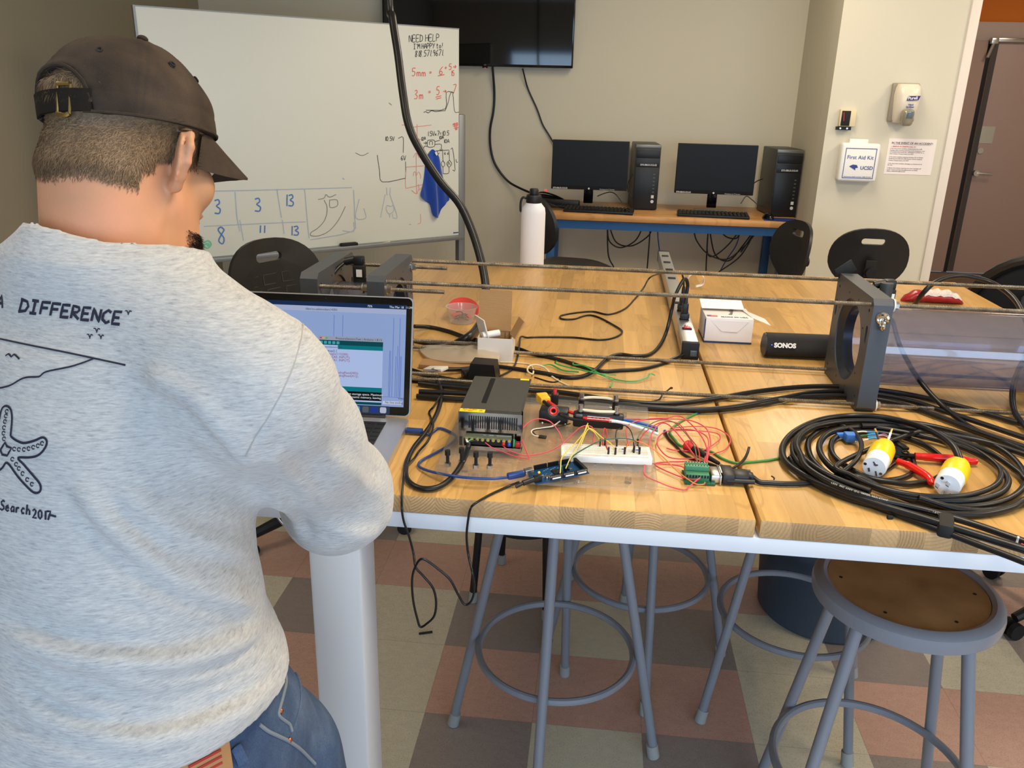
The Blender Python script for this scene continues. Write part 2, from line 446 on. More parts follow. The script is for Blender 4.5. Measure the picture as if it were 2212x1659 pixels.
struct('ceiling', MB().box2((LX-.1, BACKY-.1, CEIL), (EX+.1, HALLY+.1, CEIL+.08)), m_ceil)
struct('wall_back', MB().box2((LX-.1, BY, 0), (RX0+.02, BY+.12, CEIL)), m_wall)
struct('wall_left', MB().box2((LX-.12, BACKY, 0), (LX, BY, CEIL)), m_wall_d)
# pier on the right of the computers: shaded return, then the wall that carries the first aid kit
struct('wall_pier_side', MB().box2((RX0, RY+.16, 0), (RX0+.12, BY+.12, CEIL)), m_wall)
struct('wall_pier_front', MB().box2((RX0, RY, 0), (RX1, RY+.16, CEIL)), m_wall_f)
struct('trim_1', MB().box2((RX1, RY-.012, 0), (RX1+.05, RY+.172, CEIL), .003), m_trimw)
struct('wall_right', MB().box2((EX, BACKY, 0), (EX+.1, HALLY, CEIL)), m_wall)
struct('wall_hall', MB().box2((RX0-.1, HALLY, 2.34), (EX, HALLY+.1, CEIL)), m_orange)
struct('wall_hall_side', MB().box2((RX0-.1, BY+.12, 0), (RX0, HALLY, CEIL)), m_wall)
for nm, x0, x1 in (('wall_hall_panel', RX0-.1, 2.55), ('wall_hall_end', 4.36, EX)):
    struct(nm, MB().box2((x0, HALLY, 0), (x1, HALLY+.1, 2.34)), m_wall)
# wall behind the camera with its window
wb = MB(); wx0, wx1, wz0, wz1 = -1.55, 4.65, .65, 2.3
wb.box2((LX, BACKY-.1, 0), (wx0, BACKY, CEIL)); wb.box2((wx1, BACKY-.1, 0), (EX, BACKY, CEIL))
wb.box2((wx0, BACKY-.1, 0), (wx1, BACKY, wz0)); wb.box2((wx0, BACKY-.1, wz1), (wx1, BACKY, CEIL))
struct('wall_front', wb, m_wall)
wf = MB()
for a, b in (((wx0, wz0), (wx1, wz0+.05)), ((wx0, wz1-.05), (wx1, wz1)), ((wx0, wz0), (wx0+.05, wz1)), ((wx1-.05, wz0), (wx1, wz1)), ((.47, wz0), (.53, wz1)), ((2.57, wz0), (2.63, wz1))):
    wf.box2((a[0], BACKY-.07, a[1]), (b[0], BACKY-.02, b[1]))
wfo = struct('window_1', wf, m_steel)
part('pane', MB().box2((wx0+.05, BACKY-.05, wz0+.05), (wx1-.05, BACKY-.045, wz1-.05)), mat('daylit frosted window glass', (200, 215, 235), .4, emit=(150, 190, 240), estr=2.2), wfo)
# baseboards
struct('baseboard_back', MB().box2((LX, BY-.012, 0), (RX0, BY, .1)), m_base)
struct('baseboard_left', MB().box2((LX, BACKY, 0), (LX+.012, BY-.012, .1)), m_base)
struct('baseboard_right', MB().box2((RX0-.012, RY-.012, 0), (RX1, RY, .1)), m_base)

# corridor double door
def hall(x, y): return PY(x, y, HALLY)
gx = (hall(2134, 91)[0]+hall(2037, 579)[0])/2
top = 2.18
d1 = struct('door_1', MB().box2((gx+.03, HALLY-.05, .11), (gx+.97, HALLY, top), .003), m_door)
lev = MB(); hx, hz_ = hall(2093, 372)[0]+.03, hall(2093, 372)[2]
lev.cyl((hx, HALLY-.05, hz_), (hx, HALLY-.10, hz_), .026); lev.tube([(hx, HALLY-.095, hz_), (hx+.03, HALLY-.10, hz_), (hx+.14, HALLY-.10, hz_-.004)], .010, 10)
part('door_handle', lev, m_steel, d1)
part('door_lock', MB().cyl((hx+.01, HALLY-.05, hz_+.2), (hx+.01, HALLY-.062, hz_+.2), .026).box((hx+.02, HALLY-.052, hz_+.34), (.16, .004, .15)), m_steel, d1)
cl = MB(); cx_, cz_ = gx+.02, top-.02
cl.box((cx_+.14, HALLY-.07, cz_+.03), (.30, .03, .035), bev=.005).box((cx_-.0, HALLY-.08, cz_+.02), (.06, .05, .05), bev=.005).tube([(cx_, HALLY-.08, cz_), (cx_-.04, HALLY-.1, cz_-.12)], .014)
part('door_closer', cl, m_steel, d1)
part('edge_strip', MB().box2((gx+.032, HALLY-.055, .12), (gx+.075, HALLY-.05, top-.01)), mat('dark door edge', (62, 54, 48), .5), d1)
d2 = struct('door_2', MB().box2((2.55, HALLY-.05, .11), (gx-.012, HALLY, top), .003), m_door)
part('dark_gap_strip', MB().box2((gx-.012, HALLY-.02, .10), (gx+.03, HALLY-.001, top)), m_blackm, d2)  # black strip standing in for the dark open gap between the leaves
struct('trim_2', MB().box2((2.4, HALLY-.03, top), (4.4, HALLY, 2.34), .003), mat('pale door head', (172, 150, 136), .5))
struct('trim_3', MB().box2((2.4, HALLY-.06, 0), (4.4, HALLY, .095)), mat('brown threshold step', (112, 84, 66), .6))

# ceiling light fixtures
for i, (lx, ly, pw) in enumerate(LAMPS):
    t_ = thing('ceiling_light', (lx, ly, CEIL), 'recessed rectangular ceiling light '+['above the near end of the work table', 'above the near right of the room', 'above the far end of the work table', 'in front of the corridor doors', 'above the near left of the room'][i], 'ceiling light')
    fr = MB()
    for sx in (-1, 1):
        fr.box((lx+sx*.28, ly, CEIL-.02), (.03, 1.26, .04)); fr.box((lx, ly+sx*.615, CEIL-.02), (.59, .03, .04))
    part('frame', fr, m_white, t_)
    part('diffuser', MB().box((lx, ly, CEIL-.02), (.53, 1.2, .01)), mat('lit diffuser', (255, 245, 220), .5, emit=(255, 236, 200), estr=3.0), t_)

# ------------------------------------------------------------------ wooden double work table
HT = 1.02; TH = .034; TY0, TY1 = 1.235, 3.27; TXL, SEAM, TXR = -.745, .289, 1.372
m_top = wood_mat('maple butcher block', 'y', .042, .34)
m_end = endgrain_mat('maple end grain', .042)
m_frame = mat('white powder coated steel', (226, 228, 232), .38)
def block_top(x0, x1):
    mb = MB().box2((x0, TY0, HT-TH), (x1, TY1, HT), .005)
    return mb
wt = thing('work_table', (.3, 2.2, 0), 'large standing height work table of two butcher block tops on a white steel frame', 'table')
for x0, x1, lb in ((TXL, SEAM-.003, 'left butcher block top'), (SEAM+.003, TXR, 'right butcher block top')):
    o = part('table_top', block_top(x0, x1), m_top, wt, lb)
    o.data.materials.append(m_end)
    for p in o.data.polygons:
        if p.normal.y < -.8: p.material_index = 1
fr = MB()
RZ0, RZ1 = .956, HT-TH
fr.box2((TXL+.004, TY0+.002, RZ0), (TXR+.4, TY0+.052, RZ1), .002)
part('front_rail', fr, m_frame, wt)
fr = MB(); fr.box2((TXL+.004, TY1-.055, RZ0), (TXR-.004, TY1-.005, RZ1), .002)
part('back_rail', fr, m_frame, wt)
for x in (TXL+.004, TXR-.054): part('side_rail', MB().box2((x, TY0+.052, RZ0), (x+.05, TY1-.055, RZ1), .002), m_frame, wt)
for (x0, y0) in ((-.478, 1.245), (1.15, 1.245), (-.478, 3.12), (1.15, 3.12)):
    part('leg', MB().box2((x0, y0, .0), (x0+.095, y0+.095, RZ0), .006), m_frame, wt)
# a black scratch mark on the near leg
q = PX(803, 1490, -.382)
part('ink_mark', MB().tube([PX(*p, -.3832) for p in ((807, 1480), (802, 1484), (801, 1502))], .0016, 6, flat=(1, 0, 0)), m_blackm, wt)

# ------------------------------------------------------------------ whiteboard
WA = np.array((-.845, 4.95, 0)); WN = np.array((.661, -.75, 0)); WN = WN/np.linalg.norm(WN); WD = np.array((.75, .661, 0)); WD /= np.linalg.norm(WD)
WZ0, WZ1 = .836, 1.984
def onwb(x, y): return ONP(x, y, WA, WN)
def wbp(s, z, off=0.0): return WA+WD*s+np.array((0, 0, z))+WN*off     # s along board from the right end (negative to the left)
sR = (onwb(991.5, 280)-WA)@WD; sL = (onwb(297, 300)-WA)@WD; sL = (onwb(291, 14)-WA)@WD
WB_R = Matrix((V3(WD), V3(np.cross(WN, WD)*-1), V3(-WN))).transposed()   # unused helper frame
Rb = basis(WN, WD)   # x along board, z outwards
m_wb = mat('glossy whiteboard', (226, 228, 218), .42)
wbd = thing('whiteboard', wbp((sL+sR)/2, 0), 'large mobile whiteboard with red, blue and black marker notes', 'whiteboard')
mid = wbp((sL+sR)/2, (WZ0+WZ1)/2, -.012)
part('board', MB().box(mid, (sR-sL, WZ1-WZ0, .022), Rb, .002), m_wb, wbd)
m_wbf = mat('grey aluminium frame', (140, 145, 150), .4, .6)
fr = MB()
fr.box(wbp(sL-.004, (WZ0+WZ1)/2, -.012), (.010, WZ1-WZ0+.01, .028), Rb)
fr.box(wbp((sL+sR)/2, WZ1+.002, -.012), (sR-sL, .005, .026), Rb)
part('edge_frame', fr, m_wbf, wbd)
part('marker_tray', MB().box(wbp((sL+sR)/2, WZ0-.008, .012), (sR-sL+.02, .022, .075), Rb, .004), m_wbf, wbd)
for s_, zt in ((sR+.028, 1.53), (sL-.03, 1.53)):
    p_ = MB().box(wbp(s_, zt/2+.05, -.03), (.045, zt-.1, .045), Rb, .006)
    part('post', p_, m_wbf, wbd)
    f_ = MB().box(wbp(s_, .09, -.03), (.05, .05, .62), Rb, .01)
    part('foot', f_, m_wbf, wbd)
part('crossbar', MB().box(wbp((sL+sR)/2, .45, -.03), (sR-sL, .05, .03), Rb, .004), m_wbf, wbd)
def wbstrokes(name, strokes, wpx, m_, label):
    mb = MB()
    for st in strokes:
        pts = [onwb(*p) for p in (smooth([(a, b, 0) for a, b in st], 3) if len(st) > 2 else [(a, b, 0) for a, b in st]) for p in [p[:2]]]
        mb.tube([q+WN*.0006 for q in pts], wpx*.7*.0025, 6, flat=tuple(WN))
    return part(name, mb, m_, wbd, label)
m_mk = mat('black marker ink', (40, 38, 36), .6); m_mr = mat('red marker ink', (232, 96, 84), .6); m_mb = mat('blue marker ink', (84, 128, 196), .6)
m_mf = mat('faded blue marker ink', (176, 190, 208), .6); m_mg = mat('green marker ink', (120, 200, 170), .6); m_mfr = mat('faded red marker ink', (232, 150, 138), .6)
bl = []
bl += stext('NEED HELP', 883, 91, 12.6, -.5, .3, -15, .62)
bl += stext("I'M HAPPY to!", 893, 106, 9.5, -.4, .3, -11, .60)
bl += stext('818.571.9671.', 896, 123, 10.0, -.5, 1.2, -13, .62)
wbstrokes('black_note', bl, .9, m_mk, 'black handwritten note')
bl = []
bl += [[(915, 243), (920, 241), (925, 244), (932, 239), (940, 241), (950, 240), (962, 239)], [(920, 238), (962, 235), (964, 200), (980, 200)], [(962, 238), (968, 222), (972, 205), (978, 200), (982, 240), (992, 242)]]
wbstrokes('pulse_sketch', bl, .9, m_mk, 'black pulse sketch')
bl = []
bl += stext('1.5Vx7=10.5', 923, 294, 8.6, -.3, .3, -10, .60)
bl += stext('12A', 909, 304, 7, -1.5, 0, -7, .62)+stext('10A', 948, 301, 7, -1, 0, -7, .62)+stext('10A', 958, 309, 8, -.3, 0, -8, .66)
bl += [[(924, 303), (938, 303), (938, 316), (924, 317), (924, 303)], [(928, 313), (928, 306), (934, 306), (934, 313)], [(915, 309), (922, 309), (919, 306)], [(922, 309), (919, 312)],
       [(939, 306), (950, 303)], [(940, 312), (953, 312), (953, 324)], [(915, 321), (917, 316), (923, 316)], [(950, 322), (953, 326), (956, 322)],
       [(941, 326), (955, 325), (970, 324)], [(944, 326), (946, 334), (942, 331)], [(946, 334), (949, 330)], [(956, 325), (957, 347)], [(970, 325), (971, 346)],
       [(961, 328), (962, 334), (959, 331)], [(968, 328), (968, 334), (966, 331)], [(957, 347), (953, 353), (957, 361), (961, 354), (957, 347)], [(971, 346), (965, 353), (970, 361), (976, 354), (971, 346)],
       [(968, 357), (969, 350), (973, 357)], [(957, 361), (957, 375)], [(970, 361), (969, 374), (957, 375)], [(974, 323), (978, 322), (983, 366), (978, 367)], [(985, 344), (986, 350), (989, 350)]]
wbstrokes('circuit_sketch', bl, .9, m_mk, 'black circuit sketch')
bl = []
bl += stext('10.5V', 831, 304, 8.2, 0, .2, -9, .64)+[[(860, 299), (871, 297), (871, 330)]]+stext('6V', 866, 346, 9, 0, 0, -10, .62)+[[(876, 349), (876, 381), (870, 386), (826, 393), (820, 370), (815, 335)]]
wbstrokes('voltage_sketch', bl, .9, m_mk, 'black voltage sketch')
rd = [[(946, 164), (960, 161)]]+stext('5mm', 889, 164, 15, .5, 1, -17, .72)+stext('=', 927, 162, 12, -2, 0, -10)+stext('6', 948, 161, 15, 0, 2, -17)+stext('+5>', 960, 152, 11, -1, .5, -13, .85)+stext('15', 974, 164, 8, -.5, 0, -11, .7)
wbstrokes('red_size_note', rd, 1.1, m_mr, 'upper red size note')
rd = stext('3m', 894, 214, 15, 0, 1, -19, .75)+stext('=', 925, 204, 12, -2, 0, -10)+stext('5', 942, 205, 13, 0, 1, -18)+stext('>', 957, 202, 12, -1, 0, -10)+stext('7', 977, 202, 13, 0, 2, -19)
rd += [[(941, 210), (953, 207)], [(942, 214), (953, 211)]]
wbstrokes('red_size_note', rd, 1.1, m_mr, 'lower red size note')
rd = [[(978, 268), (989, 265)], [(978, 270), (990, 268)], [(979, 273), (989, 271)], [(981, 277), (990, 275)], [(983, 280), (989, 278)], [(981, 266), (985, 281)], [(988, 266), (986, 281)]]
wbstrokes('red_scribble', rd, 1.1, m_mr, 'small red hatched scribble')
fr_ = [[(868, 270), (885, 270)], [(887, 275), (932, 270)], [(901, 268), (901, 305)], [(899, 330), (900, 418)], [(893, 340), (899, 330), (906, 341)], [(889, 411), (900, 419), (904, 409)],
       [(877, 361), (916, 358)], [(877, 361), (876, 403), (885, 405), (914, 398)], [(893, 380), (894, 372), (898, 372), (899, 380), (904, 371), (909, 380), (908, 386)], [(903, 300), (909, 301)], [(906, 301), (906, 308)],
       [(908, 462), (909, 480), (902, 484)], [(884, 484), (888, 485)], [(904, 398), (906, 410), (912, 404), (913, 412)]]
wbstrokes('faded_red_arrows', fr_, 1.0, m_mfr, 'faded red arrow sketch')
for a_ in (('3', 462, 462, 30, 1, -1, -31), ('3', 549, 457, 30, 1, -1, -29), ('13', 613, 445, 26, 1, 0, -25, .6), ('8', 470, 526, 36, 2, -2, -36), ('11', 555, 503, 28, 0, 0, -16, .6), ('13', 624, 508, 26, 1, 0, -20, .6)):
    wbstrokes('blue_number', stext(*a_), 2.0, m_mb, 'blue number '+a_[0])
fb = [[(428, 413), (500, 412), (620, 409), (760, 405)], [(440, 489), (560, 483), (660, 479)], [(508, 415), (512, 470), (518, 500)], [(518, 475), (526, 520)], [(598, 408), (608, 470)], [(610, 475), (614, 505)], [(658, 408), (664, 478), (668, 515)],
      [(764, 410), (766, 470), (760, 500), (670, 518)], [(740, 386), (744, 388), (740, 384)], [(776, 430), (768, 470), (790, 471), (786, 450)], [(835, 405), (836, 422)], [(843, 405), (842, 420)],
      [(832, 420), (822, 470)], [(842, 420), (858, 468), (848, 470)], [(834, 452), (836, 444), (844, 446), (850, 444), (850, 456), (840, 462), (834, 452)], [(842, 462), (842, 470)], [(848, 462), (848, 468)], [(740, 498), (764, 500), (764, 480)]]
wbstrokes('faint_blue_grid', fb, 1.3, m_mf, 'half-erased blue grid')
sk = [[(687, 431), (700, 428), (704, 420), (712, 426), (726, 420)], [(700, 432), (706, 445), (706, 460), (700, 478), (685, 494), (672, 502), (672, 509), (690, 509), (712, 498), (732, 474), (746, 446)], [(712, 432), (713, 448), (728, 445), (728, 432), (712, 432)], [(768, 330), (782, 336), (796, 330)], [(840, 222), (846, 227)]]
wbstrokes('grey_sketch', sk, .9, mat('grey marker ink', (120, 118, 112), .6), 'thin curved sketch')
wbstrokes('green_scribble', [[(440, 524), (450, 520), (456, 528), (448, 536), (440, 530), (450, 526), (452, 532), (444, 526)]], 2.4, m_mg, 'small green scribble')
part('maker_label', MB().tube([onwb(979, 503)+WN*.001, onwb(990, 502)+WN*.001], .003, 6, flat=tuple(WN)), mat('blue label ink', (40, 60, 120), .5), wbd)

er = MB().box(onwb(750, 528)+WN*.022, (.10, .026, .035), Rb, .006)
solo('whiteboard_eraser', er, m_blackm, 'black felt eraser lying on the whiteboard tray', 'eraser')
mk = thing('marker_pen', onwb(822, 525)+WN*.03, 'white marker pen with green cap lying on the whiteboard tray', 'marker')
a_ = onwb(808, 527)+WN*.025; b_ = onwb(838, 522)+WN*.025; c_ = onwb(797, 529)+WN*.025
part('barrel', MB().cyl(a_, b_, .0065), m_white, mk); part('pen_cap', MB().cyl(c_, a_, .007), mat('green cap', (20, 110, 90), .4), mk)

# blue cloth hung on the board
def cloth():
    out = [(936, 323), (948, 344), (953, 365), (957, 385), (968, 427), (962, 437), (954, 448), (945, 469), (934, 464), (928, 442), (918, 434), (908, 422), (913, 400), (917, 370), (919, 345), (926, 330)]
    poly = [onwb(*p) for p in out]; c = onwb(936, 395)
    st = []; n = len(poly)
    dense = [np.array(q) for q in smooth(poly, 5, True)]; m2 = len(dense); vs = []; fs = []
    R = 14
    for j in range(R+1):
        f = j/R
        for i, q in enumerate(dense):
            a = 2*pi*i/m2; p = c+(q-c)*f
            s_ = (p-c)@WD
            h = .014+.012*sin(s_*95+(p[2])*14)*(1-.25*f)+.008*sin(s_*55+2)+.018*(1-f)
            h *= min(1., max(.25, (onwb(936, 320)[2]-p[2])/.05))
            vs.append(p+WN*max(.003, h))
    for j in range(R):
        for i in range(m2):
            a = j*m2+i; b = j*m2+(i+1) % m2; fs.append((a, b, b+m2, a+m2))
    k = len(vs)
    for q in dense: vs.append(q+WN*.001)
    for i in range(m2): fs.append((R*m2+i, R*m2+(i+1) % m2, k+(i+1) % m2, k+i))
    fs.append(tuple(range(k, k+m2)))
    return MB().add(vs, fs)
ct = thing('cleaning_cloth', onwb(936, 469), 'blue microfibre cloth hanging from the right side of the whiteboard', 'cloth')
part('cloth', cloth(), mat('blue microfibre', (22, 70, 168), .9, sheen=.4, bump=.3, bscale=500), ct, ang=70)
part('care_tag', MB().box(onwb(938, 331)+WN*.024, (.012, .02, .002), basis(WN, WD+np.array((0, 0, .5)))), m_white, ct)

# ------------------------------------------------------------------ television and its cables
TVY = BY-.075
p1 = PY(1237, 150, TVY); TVR = p1[0]; TVB = p1[2]+.006
tv = thing('television', (TVR-.61, TVY+.04, TVB), 'large flat black television mounted on the back wall', 'television')
part('housing', MB().box2((TVR-1.24, TVY, TVB), (TVR, TVY+.05, TVB+.71), .006), m_blk_gloss, tv)
part('screen', MB().box2((TVR-1.23, TVY-.002, TVB+.016), (TVR-.010, TVY+.001, TVB+.70)), mat('dark tv glass', (10, 10, 14), .06, coat=.5), tv)
part('wall_bracket', MB().box2((TVR-.85, TVY+.05, TVB+.15), (TVR-.35, BY, TVB+.55)), m_blackm, tv)
e_ = PY(1048, 145, TVY-.004)
part('power_led', MB().box((e_[0], TVY-.004, TVB-.002), (.035, .01, .014)), m_blk_gloss, tv)
part('led_light', MB().ball((e_[0], TVY-.010, TVB-.008), .002), mat('red led', (255, 30, 20), .4, emit=(255, 30, 20), estr=4), tv)
lg = MB(); textmb(lg, 'LG', .012, FACE, (e_[0]-.008, TVY-.006, TVB+.006)); part('logo', lg, mat('grey logo print', (150, 150, 150), .5), tv)
def cable(name, pts, r, m_, label, cat='cable', group=None, sub=8, n=8, parent=None):
    mb = MB().tube(smooth(pts, sub), r, n)
    if parent is not None: return part(name, mb, m_, parent, ang=80)
    return solo(name, mb, m_, label, cat, group, ang=80)
cable('tv_cable', [PY(x, y, BY-d) for x, y, d in ((1064, 145, .04), (1068, 200, .01), (1066, 240, .01), (1059, 280, .01), (1060, 320, .01), (1070, 355, .012), (1094, 388, .02), (1120, 405, .05), (1160, 421, .12), (1190, 425, .2))], .0075, m_rubber,
      'thick black cable hanging from the television down to the desk')
cable('monitor_cable', [PY(x, y, BY-d) for x, y, d in ((1129, 148, .04), (1140, 190, .01), (1160, 235, .01), (1172, 268, .01), (1185, 290, .01), (1200, 315, .02), (1215, 340, .06))], .005, m_rubber,
      'thin black cable running from the television to behind the left monitor')
# hanging ceiling cable
hc = [(838, -60, 2.5), (848, 40, 2.5), (860, 120, 2.48), (870, 200, 2.46), (882, 268, 2.45), (905, 320, 2.45), (950, 390, 2.45), (990, 437, 2.45), (1012, 480, 2.45), (1030, 530, 2.44), (1045, 590, 2.42), (1050, 640, 2.40)]
pts = [D(*p) for p in hc]
pts = [np.array((pts[0][0]-.02, pts[0][1]+.05, CEIL))]+pts
tb = [(1046, 680), (1030, 712), (1012, 728), (1002, 738)]
pts += [D(1046, 680, 2.36), D(1030, 710, 2.31), Z(1012, 728, HT+.03), Z(985, 744, HT+.012)]
dc_pts = pts

# ------------------------------------------------------------------ computer desk
DZ = .968; DY0 = 5.15; DX0, DX1 = -.36, RX0-.004
m_dtop = wood_mat('oiled bench wood', 'x', .045, .5, base=(196, 146, 88))
m_blue = mat('blue powder coated steel', (28, 78, 132), .4)
dk = thing('computer_desk', (.45, 5.45, 0), 'wooden bench with blue steel frame holding two computers against the back wall', 'desk')
part('desk_top', MB().box2((DX0, DY0, DZ-.045), (DX1, BY, DZ), .014), m_dtop, dk)
part('frame_rail', MB().box2((DX0+.03, DY0+.02, DZ-.095), (DX1-.03, DY0+.06, DZ-.045)).box2((DX0+.03, BY-.08, DZ-.095), (DX1-.03, BY-.04, DZ-.045)), m_blue, dk)
for x in (DX0+.05, DX1-.11):
    for y in (DY0+.02, BY-.08): part('leg', MB().box2((x, y, 0), (x+.05, y+.05, DZ-.09), .003), m_blue, dk)
    part('leg_brace', MB().box2((x+.005, DY0+.06, .18), (x+.045, BY-.07, .23)), m_blue, dk)

m_scr = mat('monitor screen', (20, 23, 27), .45, spec=.25); m_lab = mat('white printed label', (205, 205, 205), .6)
def monitor(x0, x1, y0, yb, yaw, label):
    t = thing('monitor', ((x0+x1)/2, y0, DZ), label, 'monitor', 'desk monitors')
    W = x1-x0; Hh = .300; zb = 1.088; R = rotm(0, 0, yaw); c = Vector(((x0+x1)/2, y0, zb+Hh/2))
    def P(x, y, z): return c+R @ Vector((x, y, z))
    part('bezel', MB().box(c, (W, .022, Hh), R, .003), m_black, t)
    part('screen', MB().box(P(0, -.0115, .010), (W-.008, .002, Hh-.026), R), m_scr, t)
    lg = MB(); F = R @ FACE
    textmb(lg, 'ETS-EBU3-312-02' if yaw > 0 else 'ETS-EBU3-312-01', .0125, F, P(-W/2+.012, -.0125, -Hh/2+.003), bold=.0004); part('asset_label', lg, m_lab, t)
    l2 = MB().lathe([(.006, 0), (.006, .0005)], P(0, -.0118, -Hh/2+.008), R @ rotm(90), 14); textmb(l2, 'Workspace by IT Services', .009, F, P(W*.14, -.0125, -Hh/2+.003)); part('logo', l2, m_lab, t)
    st = MB().box(P(0, .05, -.12), (.06, .018, .24), R, .004); part('stand_neck', st, m_blk_gloss, t)
    part('stand_foot', MB().box((c.x, y0+.05, DZ+.006), (.20, .17, .012), R, .005), m_blk_gloss, t)
    return t
monitor(-.305, .172, 5.38, 0, 1.5, 'left flat black computer monitor standing on the wooden bench')
monitor(.468, .950, 5.38, 0, -1.5, 'right flat black computer monitor standing on the wooden bench')
def tower(x0, x1, y0, yaw, label, tag_):
    t = thing('computer_tower', ((x0+x1)/2, y0, DZ), label, 'computer', 'computer towers')
    Hh = .400; R = rotm(0, 0, yaw); W = x1-x0; c = Vector(((x0+x1)/2, y0+.16, DZ+Hh/2+.004))
    def P(x, y, z): return c+R @ Vector((x, y, z))
    part('case', MB().box(c, (W, .32, Hh), R, .006), mat('dark grey computer case', (44, 46, 48), .4), t)
    fb_ = MB().box(P(0, -.162, -.065), (W-.01, .008, Hh*.64), R, .002).box(P(0, -.162, .085), (W-.012, .008, .050), R, .002).box(P(0, -.162, .142), (W-.012, .008, .048), R, .002)
    part('front_panel', fb_, m_black, t)
    part('top_trim', MB().box(P(0, -.155, Hh/2-.012), (W, .018, .022), R, .003), mat('silver trim', (120, 120, 112), .35, .6), t)
    lg = MB(); textmb(lg, tag_, .014, R @ FACE, P(-.045, -.168, .072), bold=.0004); part('asset_label', lg, m_lab, t)
    pr_ = MB()
    for k in range(6): pr_.box(P(W/2-.032, -.167, .02-.022*k), (.012, .002, .007), R)
    part('front_ports', pr_, mat('grey port', (80, 82, 86), .4), t)
    part('square_sticker', MB().box(P(W/2-.034, -.167, -.118), (.017, .002, .019), R), m_lab, t)
    part('round_logo', MB().lathe([(.010, 0), (.010, .002)], P(W/2-.034, -.166, -.148), R @ rotm(90), 18), m_lab, t)
    for sx in (-1, 1): part('foot', MB().box(P(sx*W*.35, 0, -Hh/2-.002), (.02, .28, .006), R), m_blackm, t)
    return t
tower(.205, .362, 5.42, 3, 'left black computer tower between the two monitors', 'ETS-EBU3-312-02')
tower(1.045, 1.205, 5.34, 5, 'right black computer tower next to the side wall', 'ETS-EBU3-312-01')
def keyboard(cx, cy, yaw, label):
    t = thing('keyboard', (cx, cy, DZ), label, 'keyboard', 'desk keyboards'); R = rotm(3, 0, yaw)
    part('base', MB().box((cx, cy, DZ+.012), (.43, .135, .016), R, .005), m_black, t)
    kk = MB()
    for r in range(5):
        for k in range(18):
            if r == 0 and 4 < k < 9: continue
            kk.box(Vector((cx, cy, DZ+.022))+R @ Vector((-.2+k*.0235, -.048+r*.024, 0)), (.019, .019, .009), R, .002, 1)
    o = part('keys', kk, m_blackm, t); o['kind'] = 'stuff'
keyboard(.005, 5.24, -5, 'black keyboard in front of the left monitor')
keyboard(.700, 5.235, -3, 'black keyboard in front of the right monitor')
def mouse(x, y, z, label, rz):
    t = thing('computer_mouse', (x, y, z), label, 'mouse', 'desk mice')
    part('shell', MB().ball((x, y, z+.001), (.030, .048, .034), rotm(0, 0, rz), 14), m_blk_gloss, t)
    part('scroll_wheel', MB().cyl((x-.004, y-.028, z+.028), (x+.004, y-.028, z+.028), .006, n=10), m_blackm, t)
m1 = PY(1354, 441, 5.22); m2 = PY(1661, 452, 5.22)
mouse(m1[0], 5.21, DZ, 'black mouse between the left keyboard and the left tower', 0); 
pad = MB().box((m2[0]+.07, 5.21, DZ+.002), (.20, .11, .004), rotm(0, 0, -3), .001)
solo('mouse_pad', pad, mat('blue mouse pad', (20, 44, 130), .8), 'blue mouse pad in front of the right computer tower', 'mouse pad')
mouse(m2[0], 5.21, DZ+.004, 'black mouse on the blue pad', 20)
for nm, pp, lb in (('mouse_cable', ((1343, 436, .04), (1330, 420, .02), (1318, 415, .0), (1302, 419, .0), (1290, 424, .0)), 'thin black mouse lead curling behind the left keyboard'),
                   ('mouse_cable', ((1650, 447, .04), (1637, 442, .02), (1625, 432, .0), (1612, 424, -.02), (1600, 440, 0)), 'thin black mouse lead curling behind the right keyboard'),
                   ('tower_cable', ((1368, 376, -.1), (1358, 392, -.1), (1356, 410, -.1), (1364, 425, -.1)), 'thin cable beside the left computer tower'),
                   ('tower_cable', ((1648, 386, -.1), (1634, 392, -.12), (1622, 402, -.14)), 'thin cable beside the right computer tower')):
    cable(nm, [PY(x, y, 5.30-d) for x, y, d in pp], .003, m_wire, lb, 'cable')
ps = thing('power_strip', (-.28, 5.5, DZ), 'black power strip with red light and coiled leads at the left end of the bench', 'power strip')
part('strip', MB().box((-.25, 5.42, DZ+.025), (.26, .06, .045), rotm(0, 0, -8), .008), m_black, ps)
part('power_light', MB().ball(PY(1179, 411, 5.38), .006), MATS['red led'], ps)
cb = MB()
for k in range(5): cb.torus((-.33+.012*k, 5.42-.02*k, DZ+.02+.008*k), .085+.006*k, .006, rotm(8, 5*k, 0), 28, 6)
part('coiled_lead', cb, m_rubber, ps)
